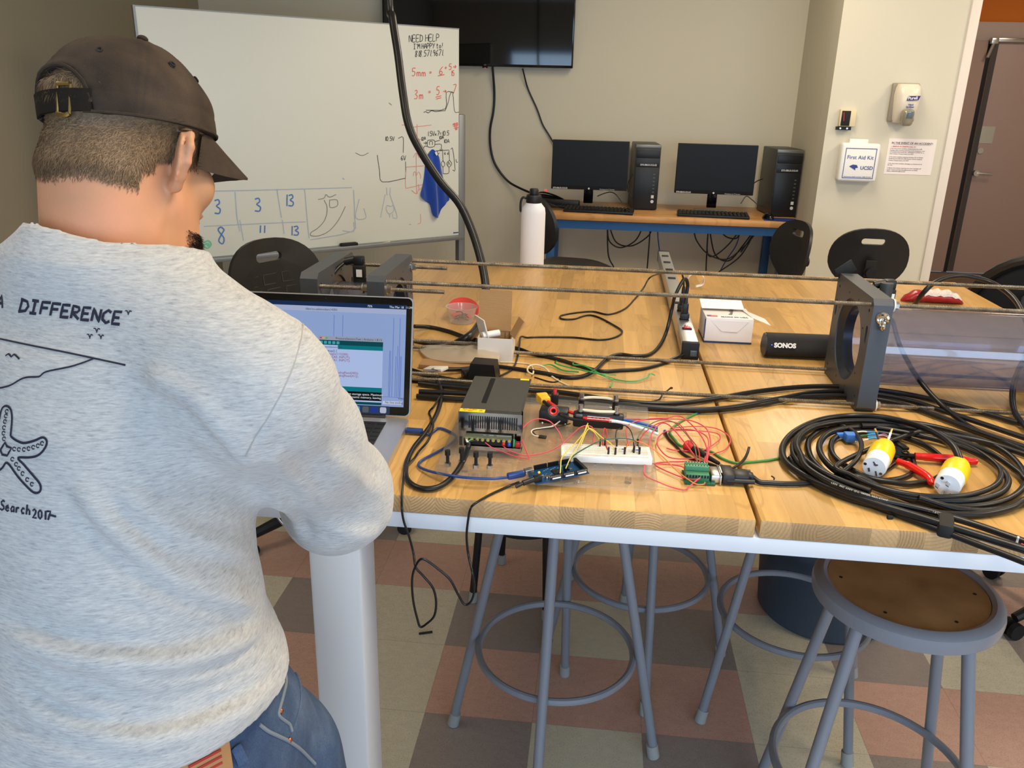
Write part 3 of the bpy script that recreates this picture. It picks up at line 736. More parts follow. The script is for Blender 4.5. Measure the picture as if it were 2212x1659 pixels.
# leads hanging under the bench
under = [((1312, 486), (1316, 520), (1340, 535), (1372, 520), (1390, 488)), ((1312, 486), (1314, 550), (1326, 578), (1332, 600)), ((1315, 487), (1332, 524), (1365, 531), (1400, 510), (1410, 488)),
         ((1405, 488), (1402, 530), (1398, 580)), ((1333, 486), (1348, 494), (1364, 488)), ((1498, 492), (1505, 520), (1530, 549), (1570, 560), (1610, 530), (1638, 497)),
         ((1530, 493), (1528, 545), (1542, 553), (1572, 530), (1600, 495)), ((1530, 493), (1526, 560), (1525, 585)), ((1532, 493), (1545, 550), (1575, 563), (1605, 530), (1630, 496)), ((1550, 493), (1570, 512), (1592, 514), (1598, 495)),
         ((1632, 497), (1612, 535), (1592, 560), (1552, 588)), ((1650, 496), (1630, 504), (1618, 520), (1600, 545)), ((1655, 496), (1640, 503), (1628, 506))]
for i, u in enumerate(under):
    cable('hanging_lead', [PY(x, y, 5.45+.02*(i % 5)) for x, y in u], .0045, m_wire, ['short upper lead loop', 'long lead falling straight', 'wide lead loop', 'lead hanging beside the white strip end', 'tiny lead bow touching the rail', 'widest lead loop starting farthest left', 'steep lead loop with sharp bend', 'straight vertical lead', 'deepest lead loop', 'small shallow lead bow', 'slanting lead running to lower left', 'short slanting lead', 'tiny lead end by the blue leg'][i]+' under the '+('left' if i < 5 else 'right')+' monitor bench', 'cable')
m_bluew = mat('blue network cable', (30, 60, 150), .4)
cable('network_cable', [PY(x, y, 5.6) for x, y in ((1420, 488), (1422, 520), (1427, 560))], .0035, m_bluew, 'blue network cable hanging straight below the middle of the bench')
cable('network_cable', [PY(x, y, 5.6) for x, y in ((1600, 497), (1590, 530), (1570, 560), (1556, 585))], .0035, m_bluew, 'blue network cable hanging below the right monitor')

# ------------------------------------------------------------------ things on the pier wall
def fa(x, y, off=0.0): return PY(x, y, RY-off)
a = fa(1812, 308); b = fa(1903, 392)
fx0 = PY(1813, 350, RY-.05)[0]; fx1 = PY(1897, 350, RY-.05)[0]; fz1 = PY(1850, 309, RY-.05)[2]; fz0 = PY(1850, 392, RY-.05)[2]
fk = thing('first_aid_kit', ((fx0+fx1)/2, RY, fz0), 'white plastic first aid box with a blue bordered label on the wall', 'first aid kit')
part('case', MB().box(((fx0+fx1)/2, RY-.032, (fz0+fz1)/2), (fx1-fx0, .064, fz1-fz0), None, .014, 3), m_white, fk)
part('handle', MB().box(((fx0+fx1)/2-.012, RY-.03, fz1+.010), (.10, .02, .022), None, .003), m_white, fk)
lb = MB(); bx0, bx1, bz0, bz1 = fx0+.022, fx1-.020, fz0+.018, fz1-.026; yy = RY-.0652
for s_ in (((bx0, bz0), (bx1, bz0+.003)), ((bx0, bz1-.003), (bx1, bz1)), ((bx0, bz0), (bx0+.003, bz1)), ((bx1-.003, bz0), (bx1, bz1))): lb.box2((s_[0][0], yy-.0006, s_[0][1]), (s_[1][0], yy+.0004, s_[1][1]))
m_navy = mat('navy print', (44, 66, 140), .5)
part('label_border', lb, m_navy, fk)
lb = MB(); textmb(lb, 'First Aid Kit', .0285, FACE, ((bx0+bx1)/2, yy, bz0+(bz1-bz0)*.64), 'CENTER')
textmb(lb, 'UCSD', .026, FACE, (bx0+.090, yy, bz0+(bz1-bz0)*.30), 'LEFT' if True else 'C', .0004)
lb.prism([(0, .012), (.018, .022), (.040, .020), (.048, .006), (.034, .004), (.036, -.008), (.018, .002)], .0008, FACE, (bx0+.030, yy, bz0+(bz1-bz0)*.32))
textmb(lb, 'Environment, Health and Safety  (858) 534-3023', .0075, FACE, ((bx0+bx1)/2, yy, bz0+.006), 'CENTER')
part('label_print', lb, m_navy, fk)
# notice
n0 = fa(1909, 376); n1 = fa(2017, 301); 
px0, px1, pz0, pz1 = fa(1915, 340)[0]-.002, fa(2018, 340)[0]-.002, fa(1960, 377)[2], fa(1965, 300)[2]
nt_ = thing('safety_notice', ((px0+px1)/2, RY, pz0), 'white paper notice about accidents taped beside the first aid box', 'sign')
part('paper', MB().box2((px0, RY-.0015, pz0), (px1, RY, pz1)), mat('white paper', (236, 226, 222), .8), nt_)
tx = MB(); textmb(tx, 'IN THE EVENT OF AN ACCIDENT:', .0145, FACE, ((px0+px1)/2, RY-.002, pz1-.028), 'CENTER', .0003)
tx.box(((px0+px1)/2, RY-.002, pz1-.031), (.20, .0006, .0010))
lines = [(.060, '2. For less serious accidents, transportation by a staff'), (.070, 'member, RA, or parent may bring to the emergency room'), (.080, 'of THORNTON HOSPITAL, UNIVERSITY HOSPITAL or'), (.090, 'other Campus Transportation 534-4929'),
         (.108, '3. For minor accidents requiring attention: Go to Student'), (.118, 'Health Services 858-534-3300 (closed 5:00 for students)'), (.128, 'Campus Transportation 534-4929'), (.146, '4. For very minor accidents, Bandages are located next to'), (.155, 'the sink.'),
         (.172, '5. Report all accidents requiring more than a bandage call'), (.182, 'to Mr. Campus administration@ucsd.edu and Safety'), (.191, 'Officer, safetyofficer@ucsd.edu')]
for dz_, s_ in lines: textmb(tx, s_, .0078, FACE, (px0+.014, RY-.002, pz1-dz_*(pz1-pz0)/.205))
part('print', tx, mat('grey print', (100, 92, 96), .7), nt_)
tx = MB(); textmb(tx, '1. SERIOUS ACCIDENTS: CALL 911', .0088, FACE, (px0+.016, RY-.002, pz1-.045), bold=.0002); part('red_print', tx, mat('red print', (206, 90, 90), .7), nt_)
# dispenser
q0 = fa(1930, 180, .06); q1 = fa(1988, 275, .06)
gx0, gx1 = PY(1933, 220, RY-.06)[0], PY(1985, 220, RY-.06)[0]; gz0, gz1 = PY(1955, 266, RY-.06)[2], PY(1955, 181, RY-.06)[2]
gc = (gx0+gx1)/2
dp = thing('sanitizer_dispenser', (gc, RY, gz0), 'off-white wall dispenser for hand sanitizer with grey push lever', 'dispenser')
prof = [(.0, gz0+.0), (.052, gz0+.004), (.085, gz0+.03), (.11, gz0+.07), (.112, gz1-.06), (.10, gz1-.015), (.07, gz1), (0, gz1)]
m_disp = mat('off-white gloss plastic', (226, 216, 196), .25)
bd = MB()
sec = [(gz0, .72, .055), (gz0+.02, .86, .075), (gz0+.08, .94, .10), (gz1-.06, 1.0, .105), (gz1-.02, .94, .095), (gz1, .82, .07)]
vs = []; fs = []; n_ = 0
for (z_, wf_, dep) in sec:
    hw = (gx1-gx0)/2*wf_
    ring = [(-hw, 0), (-hw, -dep*.7), (-hw*.85, -dep*.93), (-hw*.5, -dep), (hw*.5, -dep), (hw*.85, -dep*.93), (hw, -dep*.7), (hw, 0)]
    n_ = len(ring)
    for x, y in ring: vs.append((gc+x, RY+y, z_))
for i in range(len(sec)-1):
    for k in range(n_): a_i = i*n_+k; b_i = i*n_+(k+1) % n_; fs.append((a_i, b_i, b_i+n_, a_i+n_))
fs.append(tuple(range(n_))); fs.append(tuple((len(sec)-1)*n_+k for k in range(n_)))
part('cover', bd.add(vs, fs), m_disp, dp, ang=50)
part('back_plate', MB().box2((gx0-.012, RY-.03, gz0+.005), (gx1+.004, RY, gz1+.004), .008), mat('grey plastic back', (150, 140, 124), .4), dp)
pv = MB().box((gc+.0, RY-.108, gz0+.030), (.062, .05, .088), rotm(12), .02, 3); part('push_lever', pv, mat('grey push lever', (158, 152, 132), .2, .3), dp)
part('lever_window', MB().box((gc+.002, RY-.137, gz0+.044), (.032, .006, .036), rotm(12), .004), mat('smoky lens', (110, 130, 140), .1, .3), dp)
lb = MB(); lb.prism([(0, 0), (.060, .004), (.068, .026), (.008, .024)], .001, FACE, (gc-.018, RY-.1065, gz1-.085)); part('logo_badge', lb, mat('indigo print', (46, 40, 110), .5), dp)
lb = MB(); textmb(lb, 'Purell', .021, FACE @ rotm(0, 0, 3), (gc-.012, RY-.108, gz1-.079), bold=.0004); part('logo_lettering', lb, m_white, dp)
lb = MB(); textmb(lb, 'Hand', .012, FACE, (gc-.005, RY-.1065, gz1-.108), bold=.0004); textmb(lb, 'Sanitizer', .012, FACE, (gc-.015, RY-.1065, gz1-.120), bold=.0004); part('small_print', lb, m_navy, dp)
# thermostat
tx0 = fa(1811, 255)[0]; tx1 = fa(1846, 255)[0]; tz0 = fa(1828, 273)[2]; tz1 = fa(1828, 236)[2]; tcx = (tx0+tx1)/2
th = thing('thermostat', (tcx, RY, tz0), 'small beige wall control with a black centre above the first aid box', 'thermostat')
part('housing', MB().box2((tx0, RY-.03, tz0), (tx1, RY, tz1), .004), mat('beige plastic', (222, 206, 168), .4), th)
part('black_face', MB().box((tcx-.012, RY-.032, (tz0+tz1)/2-.002), (.046, .006, .078), None, .001), m_blackm, th)
part('lower_bracket', MB().box((tcx-.014, RY-.02, tz0-.010), (.080, .012, .018)), m_blackm, th)
part('red_pointer', MB().box((tcx-.024, RY-.036, (tz0+tz1)/2+.006), (.003, .002, .045), rotm(0, -6)), mat('red paint', (200, 50, 40), .5), th)
sc = MB()
for sx in (-1, 1): sc.cyl((tcx-.014+sx*.018, RY-.026, tz0-.010), (tcx-.014+sx*.018, RY-.029, tz0-.010), .005, n=12)
part('screws', sc, m_steel, th)

# ------------------------------------------------------------------ task chairs, stools, bin
m_ch = mat('black moulded chair plastic', (30, 29, 28), .42, bump=.05, bscale=400)
def backshape(w_, h_, n=40):
    out = []
    for k in range(n):
        a = 2*pi*k/n; x = cos(a); y = sin(a)
        wv = w_/2*(1.0 if y > 0 else (1-.35*(-y)**2.2)); out.append((wv*(abs(x)**.85)*(1 if x > 0 else -1), h_/2*(abs(y)**.9)*(1 if y > 0 else -1)))
    return out
def make_chair(name, label, seat_z=.62, back_z=1.0, bw=.42, bh=.31, cat='chair', group='black task chairs', grooves=True):
    """faces -Y; backrest on the +Y side"""
    t = thing(name, (0, 0, 0), label, cat, group)
    hole = rrect(.115, .032, .015, 4, 0, bh*.30)
    b_ = MB().prism(backshape(bw, bh), .016, None, None, [hole])
    vs2 = []
    R = rotm(90-8, 0, 0)
    for v in b_.v:
        c_ = v.x*v.x*.9
        vs2.append(R @ Vector((v.x, v.y, v.z+c_*1.0))+Vector((0, .235, back_z)))
    b_.v = vs2
    # curve forward at the sides
    part('backrest', b_, m_ch, t, local=True)
    if grooves:
        g = MB()
        for sd in (1,):
            for i in range(3):
                for j in range(3):
                    cx, cy = (i-1)*.085+(j-1)*.01, .02-(j)*.055
                    for seg in (((-.03, .018), (.03, .018)), ((-.03, .018), (-.03, -.018)), ((-.03, -.018), (.022, -.018))):
                        pp = []
                        for k in range(4):
                            u = k/3; x = cx+seg[0][0]*(1-u)+seg[1][0]*u; y = cy+seg[0][1]*(1-u)+seg[1][1]*u
                            pp.append(R @ Vector((x, y, .0165+x*x*.9))+Vector((0, .235, back_z)))
                        g.tube(pp, .0022, 5)
        part('grooves', g, mat('worn groove edge', (58, 57, 54), .5), t, local=True)
    s = MB(); ns = 36; ring = backshape(.47, .44, ns)
    for dz_, f in ((0, .93), (.012, 1.0), (.03, .98), (.036, .9)):
        for x, y in ring: s.v.append(Vector((x*f, y*f-.02, seat_z+dz_-.035+(x*x)*.25+(.02 if y > .1 else 0)*f-(.5*max(0, -y-.12)**2)*4)))
    for i in range(3):
        for k in range(ns): a = i*ns+k; b2 = i*ns+(k+1) % ns; s.f.append((a, b2, b2+ns, a+ns))
    s.f.append(tuple(range(ns))); s.f.append(tuple(3*ns+k for k in range(ns)))
    part('seat', s, m_ch, t, local=True)
    br = MB().box((0, .255, (seat_z+back_z)/2-.02), (.055, .014, back_z-seat_z+.06), rotm(-5), .004).box((0, .14, seat_z-.06), (.055, .25, .014), None, .004)
    part('back_bracket', br, m_blackm, t, local=True)
    part('adjust_knob', MB().cyl((0, .245, back_z-.05), (0, .30, back_z-.05), .026, n=18), m_black, t, local=True)
    part('gas_column', MB().cyl((0, 0, .08), (0, 0, .30), .027).cyl((0, 0, .28), (0, 0, seat_z-.04), .016).box((0, 0, seat_z-.055), (.16, .18, .03), None, .005), m_blackm, t, local=True)
    part('foot_ring', MB().torus((0, 0, .26), .20, .011), m_black, t, local=True)
    for k in range(5):
        a = 2*pi*k/5+.35; dx, dy = cos(a), sin(a)
        part('base_arm', MB().tube([(dx*.02, dy*.02, .125), (dx*.15, dy*.15, .115), (dx*.29, dy*.29, .085), (dx*.315, dy*.315, .07)], [.026, .023, .018, .014], 10), m_black, t, local=True)
        cs = MB()
        for sd in (-1, 1): cs.cyl((dx*.31+dy*sd*.008, dy*.31-dx*sd*.008, .028), (dx*.31+dy*sd*.026, dy*.31-dx*sd*.026, .028), .028, n=18)
        cs.tube([(dx*.31, dy*.31, .03), (dx*.31, dy*.31, .075)], .012, 8)
        part('caster', cs, m_blackm, t, local=True)
    return t
c0 = make_chair('task_chair', 'black plastic task chair with slotted back in front of the whiteboard', .58, .965, .42, .34)
c0.location = (-1.0, 2.82, 0); c0.rotation_euler = (0, 0, radians(60))
c0 = make_chair('task_chair', 'black plastic task chair turned sideways behind the white bottle', .80, 1.03, .42, .30, grooves=False)
c0.location = (-.08, 4.30, 0); c0.rotation_euler = (0, 0, radians(108))
c0 = make_chair('task_chair', 'black plastic task chair at the right end of the computer bench', .70, .935, .40, .31, grooves=False)
c0.location = (.78, 4.24, 0); c0.rotation_euler = (0, 0, radians(-76))
c0 = make_chair('task_chair', 'black plastic task chair facing the wall below the first aid box', .62, .900, .39, .33, grooves=False)
c0.location = (1.385, 4.55, 0); c0.rotation_euler = (0, 0, radians(178))
# office chair on the right
oc = thing('office_chair', (1.80, 2.62, 0), 'black office chair with grey fabric at the right edge of the photo', 'chair')
cx, cy, cz = D(2235, 735, 3.0)
Ro = rotm(6, 0, -28)
def OC(x, y, z): return Vector((cx, cy, cz))+Ro @ Vector((x, y, z))
shell = MB(); 
for rr, th_, yy_ in ((1.0, .020, 0), (.86, .008, .012)):
    shell.tube([OC(.26*rr*cos(a)*(1 if sin(a) > 0 else .92), yy_+.05*cos(a)**2, .30*rr*sin(a)) for a in [2*pi*k/40 for k in range(40)]], th_, 8, closed=True)
part('back_frame', shell, m_black, oc)
pn = MB(); vs = []; fs = []; nr = 8; na = 40
for j in range(nr+1):
    for k in range(na):
        a = 2*pi*k/na; r_ = j/nr; vs.append(OC(.25*r_*cos(a), .05*(r_*cos(a))**2+.01, .29*r_*sin(a)))
for j in range(nr):
    for k in range(na): a = j*na+k; b2 = j*na+(k+1) % na; fs.append((a, b2, b2+na, a+na))
o = part('back_mesh', pn.add(vs, fs), mat('black chair mesh', (20, 20, 22), .8), oc); sm = o.modifiers.new('thick', 'SOLIDIFY'); sm.thickness = .006
part('back_pad', MB().box(OC(.06, -.02, -.03), (.26, .04, .40), Ro, .018, 3), mat('slate fabric', (62, 64, 76), .9, bump=.3, bscale=500), oc)
part('seat', MB().box((1.75, 2.55, .56), (.48, .48, .07), rotm(0, 0, -28), .03, 3), MATS['slate fabric'], oc)
part('gas_column', MB().cyl((1.75, 2.6, .08), (1.75, 2.6, .54), .027), m_blackm, oc)
part('back_bracket', MB().tube([(1.75, 2.6, .5), (1.72, 2.85, .55), tuple(OC(0, .03, -.1))], .02), m_blackm, oc)
for k in range(5):
    a = 2*pi*k/5+radians(201); dx, dy = cos(a), sin(a); bx, by = 1.75, 2.6
    part('base_arm', MB().tube([(bx+dx*.02, by+dy*.02, .14), (bx+dx*.2, by+dy*.2, .12), (bx+dx*.33, by+dy*.33, .07)], [.028, .022, .016], 10), m_black, oc)
    cs = MB()
    for sd in (-1, 1): cs.cyl((bx+dx*.33+dy*sd*.008, by+dy*.33-dx*sd*.008, .029), (bx+dx*.33+dy*sd*.027, by+dy*.33-dx*sd*.027, .029), .029, n=18)
    part('caster', cs, m_blackm, oc)

m_stool = mat('grey enamelled steel', (126, 130, 138), .30, coat=.2)
m_hard = mat('worn tan hardboard', (144, 112, 74), .5, noise=.2, nscale=9, rgb2=(160, 128, 88))
m_foot = mat('grey rubber tip', (150, 152, 150), .7)
def make_stool(label, color=None, name='stool', group='grey metal stools', rfoot=.277, zs=.762, hasring=True):
    t = thing(name, (0, 0, 0), label, 'stool', group); mc = color or m_stool
    part('seat_pan', MB().lathe([(.150, zs-.010), (.150, zs-.002), (.158, zs+.002), (.168, zs), (.176, zs-.008), (.178, zs-.020), (.176, zs-.036), (.170, zs-.040), (.0, zs-.030)], n=56), mc, t, local=True)
    part('seat_inset', MB().lathe([(0, zs-.004), (.149, zs-.004), (.151, zs-.008), (.0, zs-.012)], n=48), m_hard, t, local=True)
    rv = MB()
    for k in range(6): rv.lathe([(0, 0), (.0035, 0), (.0035, .0008), (0, .001)], (.125*cos(k*pi/3+.3), .125*sin(k*pi/3+.3), zs-.0042), n=10)
    part('rivets', rv, m_blackm, t, local=True)
    for k in range(4):
        a = pi/2*k; c_, s_ = cos(a), sin(a)
        lg = part('leg', MB().cyl((c_*.135, s_*.135, zs-.03), (c_*rfoot, s_*rfoot, .01), .0125, n=16), mc, t, local=True)
        u0 = (rfoot-.135)/(zs-.04)
        part('foot_tip', MB().tube([(c_*(rfoot-.042*u0), s_*(rfoot-.042*u0), .042), (c_*(rfoot-.004*u0), s_*(rfoot-.004*u0), .004), (c_*rfoot, s_*rfoot, 0)], [.0155, .0165, .013], 14), m_foot, lg, local=True)
    zr = .30; rr = .135+(rfoot-.135)*(1-zr/(zs-.03))-.018
    part('foot_ring', MB().torus((0, 0, zr), rr, .0095, n=64), mc, t, local=True)
    return t
s0 = make_stool('grey metal stool with round foot ring, under the table behind the power supply')
s0.location = (-.045, 1.812, 0); s0.rotation_euler = (0, 0, radians(85))
dup(s0, (.190, 2.22, 0), radians(95), 'grey metal stool standing behind the others in the middle, half hidden by table rail')
dup(s0, (.612, 2.068, 0), radians(28), 'grey metal stool in front of the dark bin')
dup(s0, (.655, 1.500, 0), radians(37), 'nearest grey metal stool with its worn tan seat showing')
bs = make_stool('black metal stool behind the first grey one', m_black, 'black_stool', None, .19, .72)
bs.location = (-.19, 2.52, 0); bs.rotation_euler = (0, 0, radians(30))

bn = thing('waste_bin', (.85, 2.56, 0), 'dark blue-grey round plastic bin under the table', 'bin')
part('tub', MB().lathe([(.0, .0), (.205, .0), (.215, .01), (.245, .40), (.250, .60), (.262, .605), (.262, .63), (.242, .63), (.236, .40), (.20, .02), (0, .02)], (.85, 2.56, 0), n=56), mat('slate blue plastic', (58, 70, 84), .55), bn)
# ------------------------------------------------------------------ things on the work table
def clear(name, tint=(.85, .86, .92), ior=1.5, rough=.03, haze=0.0, hz=(.7, .7, .75)):
    mt = bpy.data.materials.new(name); mt.use_nodes = True; N = mt.node_tree.nodes; Lk = mt.node_tree.links; N.clear()
    out = N.new('ShaderNodeOutputMaterial'); tr = N.new('ShaderNodeBsdfTransparent'); gl = N.new('ShaderNodeBsdfGlossy'); lw = N.new('ShaderNodeLayerWeight'); lw.inputs[0].default_value = .5; pw = N.new('ShaderNodeMath'); pw.operation = 'POWER'; pw.inputs[1].default_value = 4.0; fr_ = N.new('ShaderNodeMath'); fr_.operation = 'MULTIPLY_ADD'; mx = N.new('ShaderNodeMixShader')
    tr.inputs[0].default_value = (*tint, 1); gl.inputs['Roughness'].default_value = rough; r0_ = ((ior-1)/(ior+1))**2*1.9; fr_.inputs[1].default_value = .75*(1-r0_); fr_.inputs[2].default_value = r0_; Lk.new(lw.outputs['Facing'], pw.inputs[0]); Lk.new(pw.outputs[0], fr_.inputs[0])
    Lk.new(fr_.outputs[0], mx.inputs[0]); Lk.new(gl.outputs[0], mx.inputs[2])
    if haze:
        df = N.new('ShaderNodeBsdfDiffuse'); df.inputs[0].default_value = (*hz, 1); m2 = N.new('ShaderNodeMixShader'); m2.inputs[0].default_value = haze
        Lk.new(tr.outputs[0], m2.inputs[1]); Lk.new(df.outputs[0], m2.inputs[2]); Lk.new(m2.outputs[0], mx.inputs[1])
    else: Lk.new(tr.outputs[0], mx.inputs[1])
    Lk.new(mx.outputs[0], out.inputs[0]); return mt
m_tube = clear('clear tinted tube', (.74, .755, .84), 1.5, .03, .10, (.40, .42, .52))
m_acr = clear('clear acrylic', (.95, .94, .92), 1.5, .03, .07, (.9, .88, .85))
m_bag = clear('cloudy plastic bag', (.9, .85, .77), 1.45, .25, .42, (.84, .72, .56))
m_tub = clear('clear plastic tub', (.94, .94, .94), 1.45, .1, .18, (.85, .85, .85))
m_cov = clear('clear cover', (.95, .95, .75), 1.5, .05, .08, (.9, .9, .6))
def T(x, y, h=0.0): return Z(x, y, HT+h)
def tc(pts, r, name, m_, label, cat='cable', group=None, parent=None, sub=8, n=8):
    if pts[-1][0] > 2230:
        a, b = pts[-2], pts[-1]; q = max(1e-6, b[0]-a[0]); pts = list(pts)+[(b[0]+220, b[1]+min(90, max(-60, 220*(b[1]-a[1])/q)), .0)]
    return cable(name, [T(p[0], p[1], (p[2] if len(p) > 2 else 0)+r) for p in pts], r, m_, label, cat, group, sub, n, parent)

# --- bottle
bp_ = Z(1147, 577, HT); bx, by = bp_[0], bp_[1]+.035
bo = thing('water_bottle', (bx, by, HT), 'tall white insulated water bottle with black cap near the back edge of the table', 'bottle')
part('body', MB().lathe([(0, 0), (.044, 0), (.047, .004), (.047, .205), (.044, .225), (.033, .238), (.027, .246), (0, .246)], (bx, by, HT), n=48), mat('white powder coat', (232, 232, 238), .5, bump=.1, bscale=900), bo)
cp = MB().lathe([(0, .243), (.0285, .243), (.030, .247), (.030, .268), (.027, .274), (0, .274)], (bx, by, HT), n=40)
cp.lathe([(0, .272), (.0165, .272), (.0175, .276), (.0175, .292), (.015, .297), (0, .297)], (bx, by, HT), n=30)
part('cap', cp, m_black, bo)
part('carry_loop', MB().tube(smooth([(bx-.026, by, HT+.258), (bx-.042, by, HT+.262), (bx-.050, by, HT+.245), (bx-.050, by, HT+.212), (bx-.043, by, HT+.212)], 6), .0045, 8), m_black, bo)
part('steel_collar', MB().lathe([(.0275, .238), (.0285, .243)], (bx, by, HT)), m_steel, bo)

# --- metal power strip
s0a, s1a = T(1470, 735, .045), T(1509, 735, .045)
bk = T(1427, 541, .045)
f0 = np.array(((T(1468, 775)[0]+T(1510, 775)[0])/2, T(1490, 776)[1], 0)); b0 = np.array((bk[0]+.012, bk[1], 0))
dv = b0-f0; Ls = float(np.linalg.norm(dv)); dv = dv/Ls; ang = math.degrees(atan2(-dv[0], dv[1])); Rs = rotm(0, 0, ang)
st_ = thing('outlet_strip', (f0[0], f0[1]+.3, HT), 'long aluminium power outlet strip lying along the table seam', 'power strip')
def SP(x, y, z): return Vector((f0[0], f0[1], HT))+Rs @ Vector((x, y, z))
part('channel', MB().box(SP(0, Ls/2, .0225), (.042, Ls-.03, .043), Rs, .002), m_alu, st_)
part('end_cap', MB().box(SP(0, .004, .023), (.044, .018, .045), Rs, .002), m_blackm, st_)
part('end_cap', MB().box(SP(0, Ls-.006, .023), (.044, .016, .045), Rs, .002), m_blackm, st_)
part('inlet_socket', MB().box(SP(.008, -.006, .018), (.017, .004, .016), Rs, .001), mat('smoky grey socket', (70, 80, 86), .2), st_)
sw = MB().box(SP(0, .135, .045), (.026, .016, .004), Rs, .001); part('switch_surround', sw, m_blackm, st_)
part('rocker_switch', MB().box(SP(.0, .135, .048), (.018, .010, .006), Rs @ rotm(12), .001), mat('red rocker switch', (200, 50, 66), .3), st_)
part('reset_button', MB().lathe([(.005, 0), (.005, .003), (0, .004)], SP(0, .165, .044), n=14), m_steel, st_)
ys = [.235, .335, .435, .545, .80, .95, 1.09, 1.22, 1.36]
for y in ys:
    if y < Ls-.08: part('outlet', MB().box(SP(0, y, .0445), (.026, .022, .004), Rs, .001).box(SP(-.004, y, .0468), (.002, .009, .001), Rs).box(SP(.004, y, .0468), (.002, .009, .001), Rs), m_blackm, st_)
def plug(y, lbl):
    t = thing('power_plug', SP(0, y, .047), lbl, 'plug')
    part('plug_body', MB().box(SP(0, y, .056), (.026, .024, .018), Rs, .004).box(SP(0, y, .078), (.018, .018, .032), Rs, .004), m_black, t)
    part('strain_relief', MB().tube([SP(0, y, .09), SP(0, y, .118)], [.0065, .0045], 10), m_black, t)
    return SP(0, y, .118)
pA = plug(.235, 'nearer black plug standing in the aluminium outlet strip')
pB = plug(.335, 'farther black plug standing in the aluminium outlet strip')
# paper tag on the cord
tg = MB(); tp = [SP(.004, .34, .13)+Vector((a, 0, b)) for a, b in ((0, 0), (.012, .022), (.034, .030), (.052, .016), (.050, -.004), (.030, -.012))]
tp = [Vector(p) for p in smooth(tp, 5)]
for i, p in enumerate(tp): tg.v += [p+Vector((0, -.009, 0)), p+Vector((0, .010, .002))]
for i in range(len(tp)-1): tg.f.append((2*i, 2*i+1, 2*i+3, 2*i+2))
o = solo('cord_tag', tg, mat('white tag film', (230, 218, 214), .5), 'curled white paper tag on the cord above the outlet strip', 'tag'); sm = o.modifiers.new('t', 'SOLIDIFY'); sm.thickness = .0006
# its own cord
tc([(1487, 762, .01), (1462, 772, .004), (1430, 786), (1385, 797), (1340, 800), (1300, 802), (1262, 793), (1205, 776), (1150, 764), (1115, 752), (1060, 748), (1000, 742), (940, 745), (890, 735)], .0048, 'strip_cord', m_rubber, 'black cord of the outlet strip running left behind the open carton')
# power cord: from the nearer plug to the supply
cordpts = [np.array(pA), np.array(pA)+(.0, .0, .03), np.array(pA)+(-.012, -.01, .045), T(1458, 640, .12), T(1452, 665, .08), T(1440, 715, .02), T(1424, 748, .005), T(1402, 766, .005), T(1370, 769, .005), T(1335, 766, .005), T(1308, 778, .006), T(1285, 800, .012), T(1258, 813, .006),
           T(1222, 815, .005), T(1175, 806, .005), T(1110, 796, .006), T(1050, 790, .008), T(1000, 797, .012), T(950, 799, .014), T(930, 803, .012), T(943, 820, .01), T(953, 845, .008), T(950, 875, .006), T(938, 905, .006), T(915, 940, .006), T(892, 970, .006),
           T(878, 1002, .006), T(878, 1032, .006), T(896, 1050, .006), T(925, 1056, .006), T(955, 1048, .008), T(982, 1025, .013), T(1000, 996, .018), T(1010, 972, .022), T(1013, 958, .030)]
cable('mains_cable', cordpts, .0050, m_rubber, 'thick black power cord looping over the left front table corner to the metal power supply')
# --- thin adapter cord
thin = [np.array(pB), np.array(pB)+(-.005, .0, .028), np.array(pB)+(-.022, .02, .04), T(1408, 597, .05), T(1390, 622, .02), T(1372, 645, .003), T(1350, 667, .003), T(1315, 679, .003), T(1280, 673, .003), T(1240, 676, .003), T(1212, 682, .003), T(1214, 689, .003), T(1240, 689, .003), T(1268, 681, .003),
        T(1292, 685, .003), T(1325, 702, .003), T(1344, 716, .003), T(1330, 728, .003), T(1295, 734, .003), T(1240, 729, .003), T(1180, 728, .003), T(1140, 729, .003), T(1125, 728, .012), T(1122, 745, .012), T(1118, 770, .004), T(1108, 795, .003), T(1085, 810, .006), T(1070, 812, .010)]
cable('adapter_cord', thin, .0028, m_wire, 'thin black flat cord winding from the outlet strip across the table')
ad = MB().prism([(-.036, 0), (.036, 0), (.028, .045), (-.028, .045)], .050, rotm(90, 0, -4), T(1050, 812, .001)).box(T(1012, 808, .012), (.03, .03, .022), rotm(0, 0, 25), .004)
solo('wall_adapter', ad, m_black, 'black wall adapter lying behind the metal power supply', 'adapter')
dg = [T(1012, 812, .01), T(985, 820, .004), T(960, 835, .004), T(948, 860, .013), T(937, 878, .016), (T(927, 890, .004)), T(931, 903, .003), T(936, 920, .018), T(926, 950, .018), T(905, 975, .012), T(895, 990, .004), T(880, 1004, .016), T(873, 1025, .018), T(869, 1060, .004)]
fe = [(868, 1095), (872, 1125), (884, 1160), (893, 1195), (898, 1225), (915, 1245), (935, 1270), (942, 1300), (938, 1330), (922, 1347), (908, 1354), (901, 1335), (893, 1300), (890, 1262), (893, 1235), (905, 1211), (918, 1209), (945, 1228), (972, 1252), (990, 1285), (1004, 1306), (1018, 1298), (1025, 1270), (1020, 1235), (1012, 1200), (1008, 1160), (1011, 1125), (1016, 1100)]
dg += [PY(x, y, TY0-.012-(.02 if 3 < i < 24 else 0)) for i, (x, y) in enumerate(fe)]
dg += [T(1026, 1088, .002), T(1060, 1068, .003), T(1100, 1050, .004), T(1122, 1041, .012)]
cable('dangling_wire', dg, .0021, m_wire, 'thin black two-core wire dangling over the table front in a long loop')

